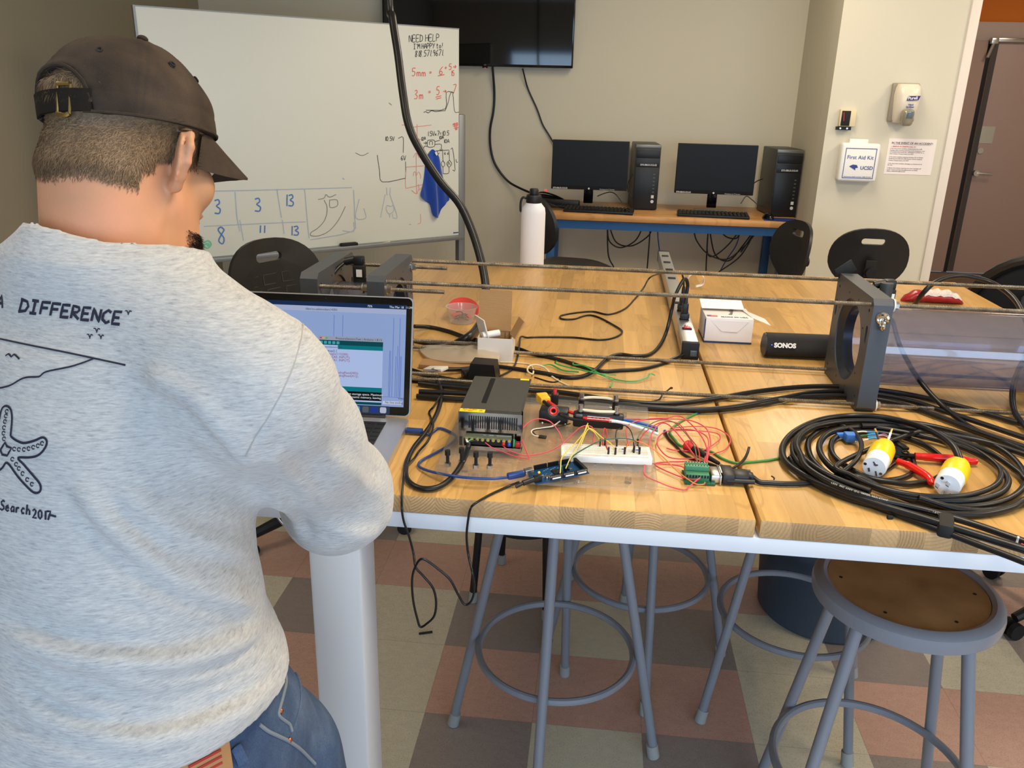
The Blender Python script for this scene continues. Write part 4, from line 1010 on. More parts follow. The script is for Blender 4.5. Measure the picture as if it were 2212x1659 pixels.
# --- laptop
lR = T(885, 910, .010); lF = T(838, 1010, .012)
ld = np.array((lR[0]-lF[0]+.003, lR[1]-lF[1], 0)); ld /= np.linalg.norm(ld); la = math.degrees(atan2(-ld[0], ld[1])); Rl = rotm(0, 0, la)
LW, LD = .359, .247; lorg = Vector((lR[0], lR[1], HT))
def LP(x, y, z): return lorg+Rl @ Vector((x, y, z))       # x: -LW..0, y: -LD..0
lt = thing('laptop', LP(-LW/2, -LD/2, 0), 'open silver laptop showing a code window, in front of the person', 'laptop')
m_sil = mat('silver laptop aluminium', (198, 198, 196), .35, .75)
bs_ = MB().prism(rrect(LW, LD, .012), .0145, Rl, LP(-LW/2, -LD/2, .0015)); part('base', bs_, m_sil, lt)
part('rubber_feet', MB().box(LP(-.02, -.02, .001), (.014, .014, .002), Rl).box(LP(-.02, -LD+.02, .001), (.014, .014, .002), Rl).box(LP(-LW+.02, -LD+.02, .001), (.014, .014, .002), Rl).box(LP(-LW+.02, -.02, .001), (.014, .014, .002), Rl), m_blackm, lt)
part('keyboard_well', MB().box(LP(-LW/2, -.082, .0161), (.274, .112, .0006), Rl), mat('dark keyboard well', (30, 30, 32), .6), lt)
kk = MB()
for r in range(6):
    for k in range(14):
        if r == 5 and 4 <= k <= 8:
            if k == 6: kk.box(LP(-LW/2-.130+k*.0198+.0, -.034-r*.0192, .0170), (.094, .016, .0016), Rl, .0006, 1)
            continue
        kk.box(LP(-LW/2-.1285+k*.0198, -.034-r*.0192, .0170), (.0168, .0165 if r else .010, .0016), Rl, .0006, 1)
o = part('keys', kk, m_blackm, lt); o['kind'] = 'stuff'
part('trackpad', MB().box(LP(-LW/2, -.195, .0162), (.105, .076, .0006), Rl, .0002), mat('trackpad glass', (180, 180, 178), .3, .5), lt)
part('hinge', MB().cyl(LP(-LW+.05, .001, .013), LP(-.05, .001, .013), .007, n=16), mat('dark hinge', (40, 40, 42), .4), lt)
TL = -radians(15)
Rlid = Rl @ Matrix.Rotation(pi/2-(-TL), 3, 'X').to_3x3() if False else Rl @ rotm(90-15-0, 0, 0)
# lid frame: x along width, y up the lid, z toward the viewer
def LL(x, y, z): return LP(0, .004, .017)+Rlid @ Vector((x, y, z))
LH = .243
part('lid', MB().prism(rrect(LW, LH, .012), .006, Rlid, LL(-LW/2, LH/2, -.007)), m_sil, lt)
part('bezel', MB().prism(rrect(LW-.005, LH-.005, .010), .0012, Rlid, LL(-LW/2, LH/2, -.001)), mat('black glass bezel', (8, 8, 9), .12), lt)
def scr(name, rgb, s_=1.0): return mat('screen '+name, (0, 0, 0), .35, emit=rgb, estr=s_, spec=.2)
SW, SH = .331, .207; sx0 = -LW/2-SW/2; sy0 = .020
scn_ = part('screen', MB().box(LL(-LW/2, sy0+SH/2, .0006), (SW, SH, .0006), Rlid), scr('pale blue', (146, 168, 214), .85), lt)
def SR(name, x, y, w_, h_, m_, z=.0011):       # rectangle in screen units 0..1 (y down)
    return part(name, MB().box(LL(sx0+SW*(x+w_/2), sy0+SH*(1-y-h_/2), z), (SW*w_, SH*h_, .0003), Rlid), m_, scn_)
def STXT(name, s_, x, y, size, m_, z=.0016):
    tm = MB(); textmb(tm, s_, size, Rlid, LL(sx0+SW*x, sy0+SH*(1-y), z), h=.0002); return part(name, tm, m_, scn_)
s_navy = scr('navy', (20, 46, 84), .8); s_blue = scr('line blue', (76, 90, 200), .8); s_teal = scr('teal', (0, 122, 134), .8); s_dteal = scr('dark teal', (0, 74, 84), .8)
s_white = scr('white', (168, 186, 226), .95); s_blk = scr('black', (6, 8, 10), .5); s_txt = scr('dark text', (50, 56, 70), .7); s_red = scr('code red', (150, 70, 80), .8); s_wt = scr('white text', (220, 228, 235), .9)
SR('menu_bar', 0, 0, 1, .042, s_navy); SR('title_bar', 0, .042, 1, .05, scr('title grey', (164, 176, 208), .9))
STXT('menu_text', 'Thu Mar 18  11:39', .895, .033, .0062, s_wt); STXT('menu_text', '75%', .76, .033, .006, s_wt); STXT('window_title', '/dev/cu.usbmodem14301', .375, .082, .0066, s_txt)
pl = MB()
for x, a, b in ((.555, .12, .33), (.61, .12, .33), (.925, .13, .9), (.965, .13, .5), (.955, .4, .9), (.965, .4, .9), (.905, .45, .9), (.912, .45, .9), (.965, .5, .9), (.972, .5, .9), (.978, .5, .9), (.945, .5, .9)):
    pl.box(LL(sx0+SW*x, sy0+SH*(1-(a+b)/2), .0012), (.0007, SH*(b-a), .0002), Rlid)
pl.box(LL(sx0+SW*.5, sy0+SH*.095, .0012), (SW*.96, .0006, .0002), Rlid)
part('plot_lines', pl, s_blue, scn_); STXT('axis_text', '94982', .965, .925, .005, s_txt)
SR('combo_box', .87, .945, .12, .032, scr('pale box', (190, 200, 224), .9)); STXT('combo_text', 'No line ending', .885, .968, .0062, s_txt)
wx, wy, ww, wh = .458, .330, .405, .660
SR('code_window', wx, wy, ww, wh, s_white, .0013); SR('code_title', wx, wy, ww, .04, scr('bar grey', (150, 158, 180), .9), .0015); SR('code_toolbar', wx, wy+.04, ww, .045, s_dteal, .0015); SR('code_tabs', wx, wy+.085, ww, .04, s_teal, .0015); SR('code_tab', wx+.005, wy+.087, .12, .038, s_white, .0017)
SR('code_status', wx, wy+.49, ww, .045, s_teal, .0015); SR('code_console', wx, wy+.535, ww, .085, s_blk, .0015); SR('code_footer', wx, wy+.635, ww, .025, s_dteal, .0015)
STXT('code_title_text', 'PressureSensorsTest | Arduino 1.8.13', wx+.11, wy+.03, .0062, s_txt, .0019); STXT('tab_text', 'PressureSensorsTest', wx+.018, wy+.115, .0052, s_txt, .0021)
for i, (a, c) in enumerate((('void setup() {', 0), ('  Serial.begin(115200);', 1), ('  pinMode(A0, INPUT);', 1), ('  pinMode(A1, INPUT);', 1), ('}', 0), ('', 0), ('void loop() {', 0), ('  Serial.print(analogRead(A0));', 1), ('  Serial.print(analogRead(A1));', 1))):
    if a: STXT('code_text', a, wx+.008, wy+.155+.030*i, .0068, s_red if c else s_txt, .0016)
STXT('console_text', 'bytes (0%) of program storage space. Maximum', wx+.04, wy+.57, .0064, s_wt, .0019); STXT('console_text', 'es 184 bytes (2%) of dynamic memory, leaving', wx+.04, wy+.60, .0064, s_wt, .0019)
for i, c in enumerate(((230, 60, 60), (230, 180, 60), (60, 190, 80))): SR('window_button', wx+.012+.018*i, wy+.012, .011, .016, scr('button %d' % i, c, .8), .0018)
for i in range(5): SR('tool_button', wx+.012+.026*i, wy+.050, .018, .028, scr('tool', (70, 170, 180), .8), .0018)
dkx = .44
part('dock', MB().prism(rrect(.17, .017, .004), .0003, Rlid, LL(sx0+SW*(.66), .0120, .0013)), scr('dock slate', (52, 66, 92), .7), scn_)
for i, c in enumerate(((200, 210, 225), (70, 160, 220), (90, 96, 104), (30, 60, 150), (190, 196, 215))): part('dock_icon', MB().prism(rrect(.013, .012, .003), .0003, Rlid, LL(sx0+SW*(.655+.055*i)-.0, .0122, .0017)), scr('icon %d' % i, c, .8), scn_)
part('camera_dot', MB().lathe([(.0015, 0), (.0015, .0003)], LL(-LW/2, LH-.008, .0004), Rlid, n=12), mat('lens', (40, 40, 46), .2), lt)

# --- sensor rig: three plates, threaded rods, clear tube
m_pvc = mat('dark grey pvc plate', (70, 74, 80), .42, bump=.04, bscale=300)
m_rod = NT('zinc threaded rod', .32); m_rod.b.inputs['Metallic'].default_value = .85
thr = m_rod.math('SINE', m_rod.math('MULTIPLY', m_rod.x, 2200.)); m_rod.col(m_rod.ramp(m_rod.noise(m_rod.co, 40, 3), (.3, (.20, .17, .13)), (.7, (.42, .37, .29)))); m_rod.bump(thr, .8, .0008); m_rod = m_rod.m
PYc, PZc = 1.910, 1.147
rig = thing('sensor_rig', (.2, PYc, HT), 'long instrument of three dark grey plates joined by threaded rods with a clear tube', 'instrument')
Rp = Matrix(((0, 0, 1), (1, 0, 0), (0, 1, 0)))      # local x->Y, y->Z, z->X
def platepoly(w_=.285, h_=.254, c_=.035):
    a, b = w_/2, h_/2
    return [(-a, -b+c_), (-a+c_, -b), (a-c_, -b), (a, -b+c_), (a, b-c_), (a-c_, b), (-a+c_, b), (-a, b-c_)]
for x0, lb in ((.588, 'right plate with a large round hole'), (1.05, 'far right plate'), (-.502, 'middle plate'), (-.655, 'left plate')):
    c_ = .012
    holes = [circ(.094, 48)]+[circ(.004, 10, sx*.118, sy*.098) for sx in (-1, 1) for sy in (-1, 1)]
    holes += [rrect(.012, .040, .0055, 3, sx*.122, .045) for sx in (-1, 1)]+[circ(.0028, 8, .108*cos(a), .108*sin(a)) for a in (pi/2-.35, pi/2+.35, -pi/2+.35, -pi/2-.35, .5, pi-.5, -.5, pi+.5)]
    pl_ = part('end_plate', MB().prism(platepoly(c_=c_), .040, Rp, (x0, PYc, PZc), holes), m_pvc, rig, lb)
    ri = MB(); vs = []; n = 48
    for rr, xo in ((.094, .003), (.078, .014), (.078, .036), (.094, .036)):
        for k in range(n): a = 2*pi*k/n; ri.v.append(Vector((x0+xo, PYc+rr*cos(a), PZc+rr*sin(a))))
    for i in range(4):
        for k in range(n): a = i*n+k; b = i*n+(k+1) % n; j = ((i+1) % 4)*n; ri.f.append((a, b, j+(k+1) % n, j+k))
    part('inner_ring', ri, mat('black pvc ring', (44, 48, 56), .3), pl_)
RODS = [(PYc-.122, 1.259), (PYc+.145-.0, 1.255), (PYc-.120, 1.032), (PYc+.125, 1.032)]
for y, z in RODS: part('threaded_rod', MB().cyl((-.502, y, z), (1.30, y, z), .0046, n=12), m_rod, rig)
for (y, z, x1) in ((PYc-.128, 1.243, -.33), (PYc+.128, 1.243, -.37), (PYc-.120, 1.045, -.345), (PYc+.125, 1.05, -.2)):
    part('short_rod', MB().cyl((-.615, y, z), (x1, y, z), .0046, n=12), m_rod, rig)
m_wash = mat('white nylon washer', (230, 226, 218), .5)
def nutat(x, y, z, white=False):
    part('washer', MB().cyl((x, y, z), (x+.003, y, z), .014 if white else .012, n=24), m_wash if white else m_steel, rig)
    part('nut', MB().cyl((x+.003, y, z), (x+.012, y, z), .0088, n=6), m_steel, rig)
for y, z in ((PYc-.122, 1.259), (PYc+.145, 1.255), (PYc-.120, 1.032)): nutat(.628+.004, y, z, True)
for y, z in ((PYc-.128, 1.243), (PYc+.128, 1.243), (PYc-.120, 1.045)): nutat(-.462, y, z); nutat(-.516, y, z)
tub = MB(); n = 64
def pipe(x0, x1, ro, ri_, name, m_, lb):
    mb = MB()
    for rr, xx in ((ro, x0), (ro, x1), (ri_, x1), (ri_, x0)):
        for k in range(n): a = 2*pi*k/n; mb.v.append(Vector((xx, PYc+rr*cos(a), PZc-.012+rr*sin(a))))
    for i in range(4):
        for k in range(n): a = i*n+k; b = i*n+(k+1) % n; j = ((i+1) % 4)*n; mb.f.append((a, b, j+(k+1) % n, j+k))
    return part(name, mb, m_, rig, lb)
pipe(.606, 1.07, .090, .085, 'tube', m_tube, 'long clear tube'); pipe(-.62, -.49, .090, .085, 'tube', m_tube, 'short clear tube')
# eye bolt on the right plate
eb = MB().torus((.608, PYc-.150, 1.236), .010, .0042, rotm(0, 90, 60), 20, 8).cyl((.608, PYc-.143, 1.236), (.608, PYc-.150, 1.236), .009, n=16).torus((.608, PYc-.151, 1.222), .009, .0042, rotm(0, 90, 0), 20, 8)
part('lifting_eye', eb, m_chrome, rig)
part('tie_tab', MB().box((.60, PYc+.135, PZc+.135), (.045, .004, .03), rotm(0, -35, 10), .001), m_blackm, rig)
def conn(x, y, lab, mirror=1):
    zt = PZc+.070
    part('pressure_sensor', MB().cyl((x, y, zt), (x, y, zt+.016), .016, n=24).box((x, y, zt+.032), (.027, .028, .034), None, .004).cyl((x, y, zt-.004), (x, y, zt+.004), .022, n=6), m_blackm, rig, lab)
    part('sensor_label', MB().box((x+.003, y-.0142, zt+.030), (.014, .001, .018)), m_white, rig)
    part('cable_elbow', MB().box((x, y, zt+.058), (.024, .024, .022), None, .004).cyl((x-.010*mirror, y, zt+.060), (x-.034*mirror, y, zt+.054), .0095, n=16), m_black, rig)
    return (x-.034*mirror, y, zt+.054)
e1 = conn(-.565, PYc+.02, 'left pressure sensor')
cable('sensor_cable', [e1, (e1[0]-.018, e1[1]-.03, e1[2]-.02), (e1[0]-.03, e1[1]-.07, e1[2]-.06), (-.635+.035, PYc-.12, PZc+.04), (-.61, PYc-.18, PZc-.06), (-.66, PYc-.24, PZc-.118), (-.80, PYc-.20, PZc-.122)], .0046, m_rubber, 'black sensor cable between the two left plates', 'cable')
e2 = conn(.668, PYc+.02, 'right pressure sensor')
cable('sensor_cable', [e2, (e2[0]-.012, e2[1]-.02, e2[2]-.03), (e2[0]-.006, e2[1]-.10, e2[2]-.07), T(1925, 690, .13), T(1945, 750, .10), T(1985, 820, .06), T(2040, 880, .02), T(2100, 925, .006), T(2180, 960, .006), T(2240, 985, .006)], .0055, m_rubber, 'black sensor cable dropping in front of the clear tube', 'cable')
part('grey_gland', MB().cyl((.655, PYc-.0, PZc+.10), (.655, PYc, PZc+.135), .014, n=16), mat('grey gland', (60, 62, 62), .5), rig)
# arching hose
ha = [T(1975, 668, .045), T(1978, 655, .08), T(1995, 632, .12), T(2020, 610, .15), T(2060, 597, .165), T(2100, 598, .165), T(2150, 615, .15), T(2190, 645, .13), T(2215, 690, .10), T(2230, 740, .06)]
cable('arching_hose', ha, .0075, m_rubber, 'thick black hose arching above the clear tube at the right', 'cable')
tc([(2235, 745, .09), (2205, 790, .06), (2188, 840, .035), (2192, 890, .01), (2225, 935, .006)], .0065, 'curved_hose', m_rubber, 'thick black hose curving down in front of the tube at the right edge')

# --- thick cables running behind/below the rods
run = [[(905, 828), (960, 835), (1050, 842), (1180, 845), (1260, 855), (1350, 868), (1450, 872), (1540, 862), (1640, 845), (1750, 835), (1850, 838), (1960, 852), (2080, 880), (2240, 925)],
       [(905, 846), (1000, 850), (1150, 858), (1260, 866), (1380, 878), (1490, 884), (1580, 880), (1680, 862), (1760, 848), (1850, 846), (1950, 862), (2060, 895), (2240, 955)],
       [(900, 856), (1000, 862), (1150, 864), (1300, 875), (1420, 884), (1540, 886), (1640, 874), (1730, 858), (1850, 857), (1950, 874), (2040, 905), (2120, 935), (2240, 975)]]
for i, r_ in enumerate(run): tc([(a, b, .002+.004*(i % 2)) for a, b in r_], .0062, 'instrument_cable', m_rubber, ['farthest', 'middle', 'nearest'][i]+' of the three thick black cables running under the rods and right plate', 'cable')
tc([(890, 800), (930, 812), (985, 822), (1020, 826)], .0060, 'short_hose', m_rubber, 'ribbed grey hose end behind the laptop')
tc([(890, 820), (950, 828), (1010, 834), (1060, 838)], .0058, 'short_hose', m_rubber, 'thick black hose end between laptop and power supply')
tc([(895, 705, .01), (930, 707), (970, 716), (1004, 728), (1030, 735)], .0058, 'hose', m_rubber, 'thick black cable emerging right of the laptop towards the open carton')
cable('hanging_cable', dc_pts, .0125, m_rubber, 'thick black cable hanging from the ceiling down to the table') if False else None
rr_ = [.0125*(1-.0*i) for i in range(len(smooth(dc_pts, 8)))]
solo('hanging_cable', MB().tube(smooth(dc_pts, 8), .0120, 12), m_rubber, 'thick black cable hanging down from the ceiling to the table', 'cable', ang=80)

# --- open carton, tub, bag, small packet
m_card = mat('brown cardboard', (170, 132, 88), .85, bump=.4, bscale=60, stretch=(1, 1, 14))
m_wcard = mat('white carton board', (222, 218, 212), .6)
oc0, oc1 = T(1032, 780), T(1105, 782); cw = oc1[0]-oc0[0]; ox, oy = (oc0[0]+oc1[0])/2, oc0[1]
ca = thing('open_carton', (ox, oy+.04, HT), 'small opened white carton with brown inside standing behind the rods', 'box')
ch = .062; cdp = .075
part('front_wall', MB().box((ox, oy, HT+ch/2), (cw, .002, ch)), m_wcard, ca); part('back_wall', MB().box((ox, oy+cdp, HT+ch/2), (cw, .002, ch)), m_wcard, ca)
part('side_wall', MB().box((ox-cw/2, oy+cdp/2, HT+ch/2), (.002, cdp, ch)), m_wcard, ca); part('side_wall', MB().box((ox+cw/2, oy+cdp/2, HT+ch/2), (.002, cdp, ch)), m_wcard, ca)
part('bottom', MB().box((ox, oy+cdp/2, HT+.002), (cw, cdp, .002)), m_card, ca)
part('lining', MB().box((ox, oy+cdp-.003, HT+ch/2), (cw-.006, .002, ch-.002)).box((ox+cw/2-.003, oy+cdp/2, HT+ch/2), (.002, cdp-.006, ch-.002)).box((ox-cw/2+.003, oy+cdp/2, HT+ch/2), (.002, cdp-.006, ch-.002)), m_card, ca)
part('tall_flap', MB().box((ox-.010, oy+cdp+.004, HT+ch+.052), (cw*1.0, .003, .105), rotm(-8, 0, 0)), m_card, ca)
part('right_flap', MB().box((ox+cw/2+.010, oy+.03, HT+ch+.022), (.003, .05, .05), rotm(0, 28, 20)), m_card, ca)
part('left_flap', MB().box((ox-cw/2+.004, oy+.04, HT+ch+.018), (.003, .06, .05), rotm(0, -15, 30)), m_wcard, ca)
pr0 = thing('rolled_packet', (ox-.01, oy+.03, HT+.03), 'white rolled packet lying inside the open carton', 'packet')
part('roll', MB().cyl((ox-.035, oy+.02, HT+ch+.0), (ox+.005, oy+.045, HT+ch+.002), .009), m_white, pr0)
sb = thing('screw_packet', (ox+.025, oy+.05, HT+.003), 'tiny steel screws standing in the open carton', 'screws')
part('screws', MB().cyl((ox+.02, oy+.05, HT+.003), (ox+.02, oy+.05, HT+ch+.008), .0015).cyl((ox+.03, oy+.06, HT+.003), (ox+.03, oy+.06, HT+ch+.004), .0015), m_steel, sb)
tx_ = T(988, 704); tb_ = thing('plastic_tub', (tx_[0], tx_[1]+.04, HT), 'round clear plastic tub holding black bits, with a red-rimmed lid, left of the carton', 'tub')
tcx, tcy = tx_[0]+.005, tx_[1]+.045
part('tub_wall', MB().lathe([(0, .001), (.036, .001), (.044, .045), (.047, .046), (.047, .048), (.043, .048), (.035, .003), (0, .003)], (tcx, tcy, HT), n=40), m_tub, tb_)
for i in range(7):
    a = i*.9; cable('cable_tie_scrap', [(tcx+.02*cos(a), tcy+.02*sin(a), HT+.006+.003*i), (tcx-.005*cos(a), tcy+.012, HT+.010+.003*i), (tcx-.022*cos(a+.3), tcy-.02*sin(a), HT+.008+.003*i)], .0018, m_wire, 'black wire scrap inside the clear tub', 'wire scrap', 'wire scraps in the tub')
part('red_lid', MB().lathe([(0, .0), (.046, .0), (.049, .003), (.046, .007), (0, .004)], (tcx-.004, tcy+.055, HT+.024), rotm(28, 8, 0), n=40), mat('translucent red lid', (206, 66, 60), .3), tb_)
bgp = [(910, 738), (1000, 744), (1062, 748), (1078, 782), (1020, 782), (960, 776), (922, 764)]
bm_ = MB(); dn = [np.array(T(a, b, .02)) for a, b in bgp]; cc = sum(dn)/len(dn); loop = smooth(dn, 4, True); nL = len(loop)
for j in range(6):
    f = j/5
    for i, p in enumerate(loop):
        q = cc+(p-cc)*f; bm_.v.append(Vector((q[0], q[1], HT+.018+.012*(1-f*f)+.003*sin(q[0]*160)*(1-f)+(q[0]-cc[0])*.08)))
for j in range(5):
    for i in range(nL): a = j*nL+i; b = j*nL+(i+1) % nL; bm_.f.append((a, b, b+nL, a+nL))
k0 = len(bm_.v)
for i, p in enumerate(loop): bm_.v.append(Vector((p[0], p[1], HT+.014+(p[0]-cc[0])*.08)))
for i in range(nL): bm_.f.append((5*nL+i, 5*nL+(i+1) % nL, k0+(i+1) % nL, k0+i))
bm_.f.append(tuple(range(k0, k0+nL)))
solo('plastic_bag', bm_, m_bag, 'cloudy resealable plastic bag lying over cables right of the laptop', 'bag')
gb = thing('yellow_box', T(975, 800), 'low brown cardboard box under the plastic bag beside the laptop', 'box')
ga, gb2 = T(905, 800), T(1040, 812)
part('carton', MB().box(((ga[0]+gb2[0])/2, ga[1]+.03, HT+.006), (.16, .05, .012), rotm(0, 0, -4), .002), m_card, gb)
pk = MB().box(T(941, 797, .022), (.055, .030, .008), rotm(0, -10, -25), .002)
pk_ = thing('labelled_packet', T(941, 797, .014), 'small clear packet with white barcode label behind the laptop edge', 'packet')
part('packet', pk, m_wcard, pk_); 
lb = MB()
for i in range(9): lb.box(T(934+i*1.6, 796+i*.45, .0265), (.0012, .010, .0004), rotm(0, -10, -25))
part('barcode', lb, m_blackm, pk_)

# --- white carton on the right
w0, w1 = T(1519, 739), T(1622, 746); ww_ = w1[0]-w0[0]; wcx = (w0[0]+w1[0])/2; wy_ = (w0[1]+w1[1])/2; wh_ = .072; wdp = .125; Rw = rotm(0, 0, 1)
wc = thing('white_carton', (wcx, wy_+wdp/2, HT), 'white product carton with a small flag print and open flaps', 'box')
part('carton_body', MB().box((wcx, wy_+wdp/2, HT+wh_/2), (ww_, wdp, wh_), Rw, .0015), mat('white gloss carton', (226, 220, 218), .4), wc)
part('navy_base', MB().box((wcx, wy_+wdp/2, HT+.0035), (ww_+.001, wdp+.001, .005), Rw).box((wcx-ww_/2, wy_+.002, HT+.04), (.003, .003, .055), Rw), mat('navy carton trim', (24, 50, 84), .5), wc)
fl = MB(); fl.add([(wcx-ww_/2+.012, wy_-.001, HT+.066), (wcx-.018, wy_-.0022, HT+.035), (wcx+.024, wy_-.0022, HT+.035), (wcx+ww_/2-.012, wy_-.001, HT+.066), (wcx-ww_/2+.012, wy_+.001, HT+.066), (wcx-.018, wy_+.001, HT+.035), (wcx+.024, wy_+.001, HT+.035), (wcx+ww_/2-.012, wy_+.001, HT+.066)], [(0, 1, 2, 3), (4, 7, 6, 5), (0, 4, 5, 1), (1, 5, 6, 2), (2, 6, 7, 3), (3, 7, 4, 0)])
part('tuck_flap', fl, MATS['white gloss carton'], wc)
part('top_flap', MB().box((wcx+.02-.03, wy_+wdp*.62+.04, HT+wh_+.016), (ww_*.92, .075, .0015), rotm(14, 0, 2)), MATS['white gloss carton'], wc)
fp = MB(); p4 = [Vector((wcx+ww_/2-.02, wy_+wdp-.02, HT+wh_+.003)), Vector((wcx+ww_/2-.002, wy_+.02, HT+wh_)), Vector((wcx+ww_/2+.055, wy_+.035, HT+.048)), Vector((wcx+ww_/2+.045, wy_+.075, HT+.056))]
fp.add([p+Vector((0, 0, d)) for d in (0, .0012) for p in p4], [(0, 1, 2, 3), (7, 6, 5, 4), (0, 4, 5, 1), (1, 5, 6, 2), (2, 6, 7, 3), (3, 7, 4, 0)])
part('side_flap', fp, MATS['white gloss carton'], wc)
pt = MB(); TOP = Matrix.Identity(3)
textmb(pt, 'MADE IN USA', .012, Rw, (wcx-.022, wy_+.010, HT+wh_+.001), bold=.0003); part('lettering', pt, mat('grey carton print', (120, 116, 120), .6), wc)
pt = MB(); textmb(pt, 'OmniMETER', .014, Rw @ rotm(0, 0, 78), (wcx+.012, wy_+.04, HT+wh_+.001), bold=.0003); part('brand_print', pt, MATS['grey carton print'], wc)
pt = MB()
for i in range(4): pt.box((wcx-.045, wy_+.012+.0045*i, HT+wh_+.001), (.028, .0022, .0004), Rw)
part('flag_stripes', pt, mat('flag red', (206, 120, 116), .6), wc); part('flag_canton', MB().box((wcx-.054, wy_+.022, HT+wh_+.0013), (.011, .008, .0004), Rw), m_navy, wc)

# --- portable speaker
k0, k1 = T(1651, 776), T(1800, 782)
spk = thing('portable_speaker', ((k0[0]+k1[0])/2, k0[1]+.03, HT), 'black portable speaker lying on its side left of the right plate', 'speaker')
ax = np.array((k1[0]-k0[0], k1[1]-k0[1]-.0, 0)); ax /= np.linalg.norm(ax); Rk = basis(ax, (0, 0, 1))
prof = []
for k in range(48):
    a = 2*pi*k/48; r_ = .031*(1+.09*cos(3*(a)))
    prof.append((r_*cos(a), r_*sin(a)))
pm = Vector((k0[0], k0[1]+.030, HT+.031))
part('body', MB().prism(prof, .163, Rk, pm+V3(ax)*.003), mat('black speaker grille', (20, 20, 22), .6, bump=.5, bscale=1500), spk)
part('end_cap', MB().prism([(x*.96, y*.96) for x, y in prof], .004, Rk, pm-V3(ax)*.001), m_black, spk)
sl = MB(); Rf = basis((0, -1, .30), ax); nf = Rf @ Vector((0, 0, 1)); yf = Rf @ Vector((0, 1, 0)); textmb(sl, 'SONOS', .0165, Rf, pm+V3(ax)*.020+nf*.0345-yf*.006, bold=.0009); part('lettering', sl, m_white, spk)
part('status_light', MB().ball(pm+V3(ax)*.014+nf*.0338, .0012), mat('blue status light', (40, 110, 255), .4, emit=(60, 120, 255), estr=3), spk)

# --- red snack pouch behind the rods
r0, r1 = T(1952, 655), T(2088, 662)
rp_ = thing('red_pouch', ((r0[0]+r1[0])/2, r0[1]+.03, HT), 'shiny red pouch with a white printed label behind the tube', 'packet')
mb = MB(); nx, na_ = 16, 14
for i in range(nx+1):
    f = i/nx; w2 = .030*(1-.75*(2*abs(f-.5))**6)*(1+.08*sin(i*1.7)); h2 = .020*(1-(2*abs(f-.5))**4)*(1+.12*sin(i*2.3))+.002
    cx_ = r0[0]+(r1[0]-r0[0])*f
    for k in range(na_): a = 2*pi*k/na_; mb.v.append(Vector((cx_, r0[1]+.03+w2*cos(a), HT+h2+.001+h2*sin(a))))
for i in range(nx):
    for k in range(na_): a = i*na_+k; b = i*na_+(k+1) % na_; mb.f.append((a, b, b+na_, a+na_))
mb.f.append(tuple(range(na_))); mb.f.append(tuple(nx*na_+k for k in range(na_)))
part('pouch', mb, mat('glossy red foil', (156, 32, 40), .25), rp_)
lb = MB()
for i in range(5, nx):
    f = i/nx; h2 = .020*(1-(2*abs(f-.5))**4)*(1+.12*sin(i*2.3))+.002; w2 = .030*(1-.75*(2*abs(f-.5))**6)*(1+.08*sin(i*1.7)); cx_ = r0[0]+(r1[0]-r0[0])*f
    for k in range(6): a = pi+.25+k*.30; lb.v.append(Vector((cx_, r0[1]+.03+w2*1.03*cos(a), HT+h2+.001-h2*1.03*sin(a)+.0008)))
for i in range(nx-5-1):
    for k in range(5): a = i*6+k; lb.f.append((a, a+1, a+7, a+6))
part('label_panel', lb, mat('white pouch label', (216, 204, 200), .5, noise=.45, nscale=120, stretch=(1, 6, 6)), rp_)
solo('black_clip', MB().box(T(1985, 664, .006), (.045, .03, .012), None, .004), m_black, 'small black clip at the foot of the arching hose', 'clip')

# --- acrylic base plate
PZ0 = .0090; PTH = .0055
ac = [T(948, 1018, PZ0), T(1150, 1034, PZ0), T(1418, 1064, PZ0)]
A0 = np.array((-.262, 1.315)); A1 = np.array((.128, 1.315)); 
pxl, pxr = -.262, T(1418, 1030, PZ0)[0]; pyf, pyb = T(1380, 1062, PZ0)[1], T(1250, 868, PZ0)[1]
apx = (pxl+pxr)/2; apy = (pyf+pyb)/2; aw = pxr-pxl; ah = pyb-pyf
hl = []
for i in range(13):
    for j in range(12):
        x = -aw/2+.022+i*(aw-.044)/12; y = -ah/2+.020+j*(ah-.04)/11
        hl.append(circ(.0022, 7, x, y))
acp = thing('acrylic_plate', (apx, apy, HT), 'clear drilled acrylic plate under the power supply and breadboard', 'base plate')
part('sheet', MB().prism(rrect(aw, ah, .028, 8), PTH, None, (apx, apy, HT+PZ0), hl), m_acr, acp)
for sx in (-1, 1):
    for sy in (-1, 1): part('rubber_foot', MB().cyl((apx+sx*(aw/2-.05), apy+sy*(ah/2-.05), HT), (apx+sx*(aw/2-.05), apy+sy*(ah/2-.05), HT+PZ0), .006, n=16), clear('clear bumper', (.8, .8, .78)), acp)
AT = PZ0+PTH      # top of plate above the table
def A(x, y, h=0.): return Z(x, y, HT+AT+h)

# --- switching power supply
q0, q1 = A(988, 970), A(1127, 978)
pw, pd, ph = .118, .205, .074
px_ = (q0[0]+q1[0])/2; py_ = q0[1]+.004
psu = thing('power_supply', (px_, py_+pd/2, HT+AT), 'mirror metal switching power supply with yellow caution label', 'power supply')
m_mir = mat('polished zinc sheet', (176, 176, 174), .09, 1.0); m_film = mat('dark protective film', (96, 95, 92), .22, .45)
zt = HT+AT+ph
cs = MB().box2((px_-pw/2, py_+.018, HT+AT), (px_+pw/2, py_+pd, zt)).box2((px_-pw/2, py_, HT+AT), (px_-pw/2+.0015, py_+.02, zt)).box2((px_+pw/2-.0015, py_, HT+AT), (px_+pw/2, py_+.02, zt)).box2((px_-pw/2, py_-.003, HT+AT), (px_+pw/2, py_+.02, HT+AT+.008))
cs.box2((px_-pw/2, py_+.001, HT+AT+.036), (px_+pw/2, py_+.02, zt))
part('case', cs, m_mir, psu)
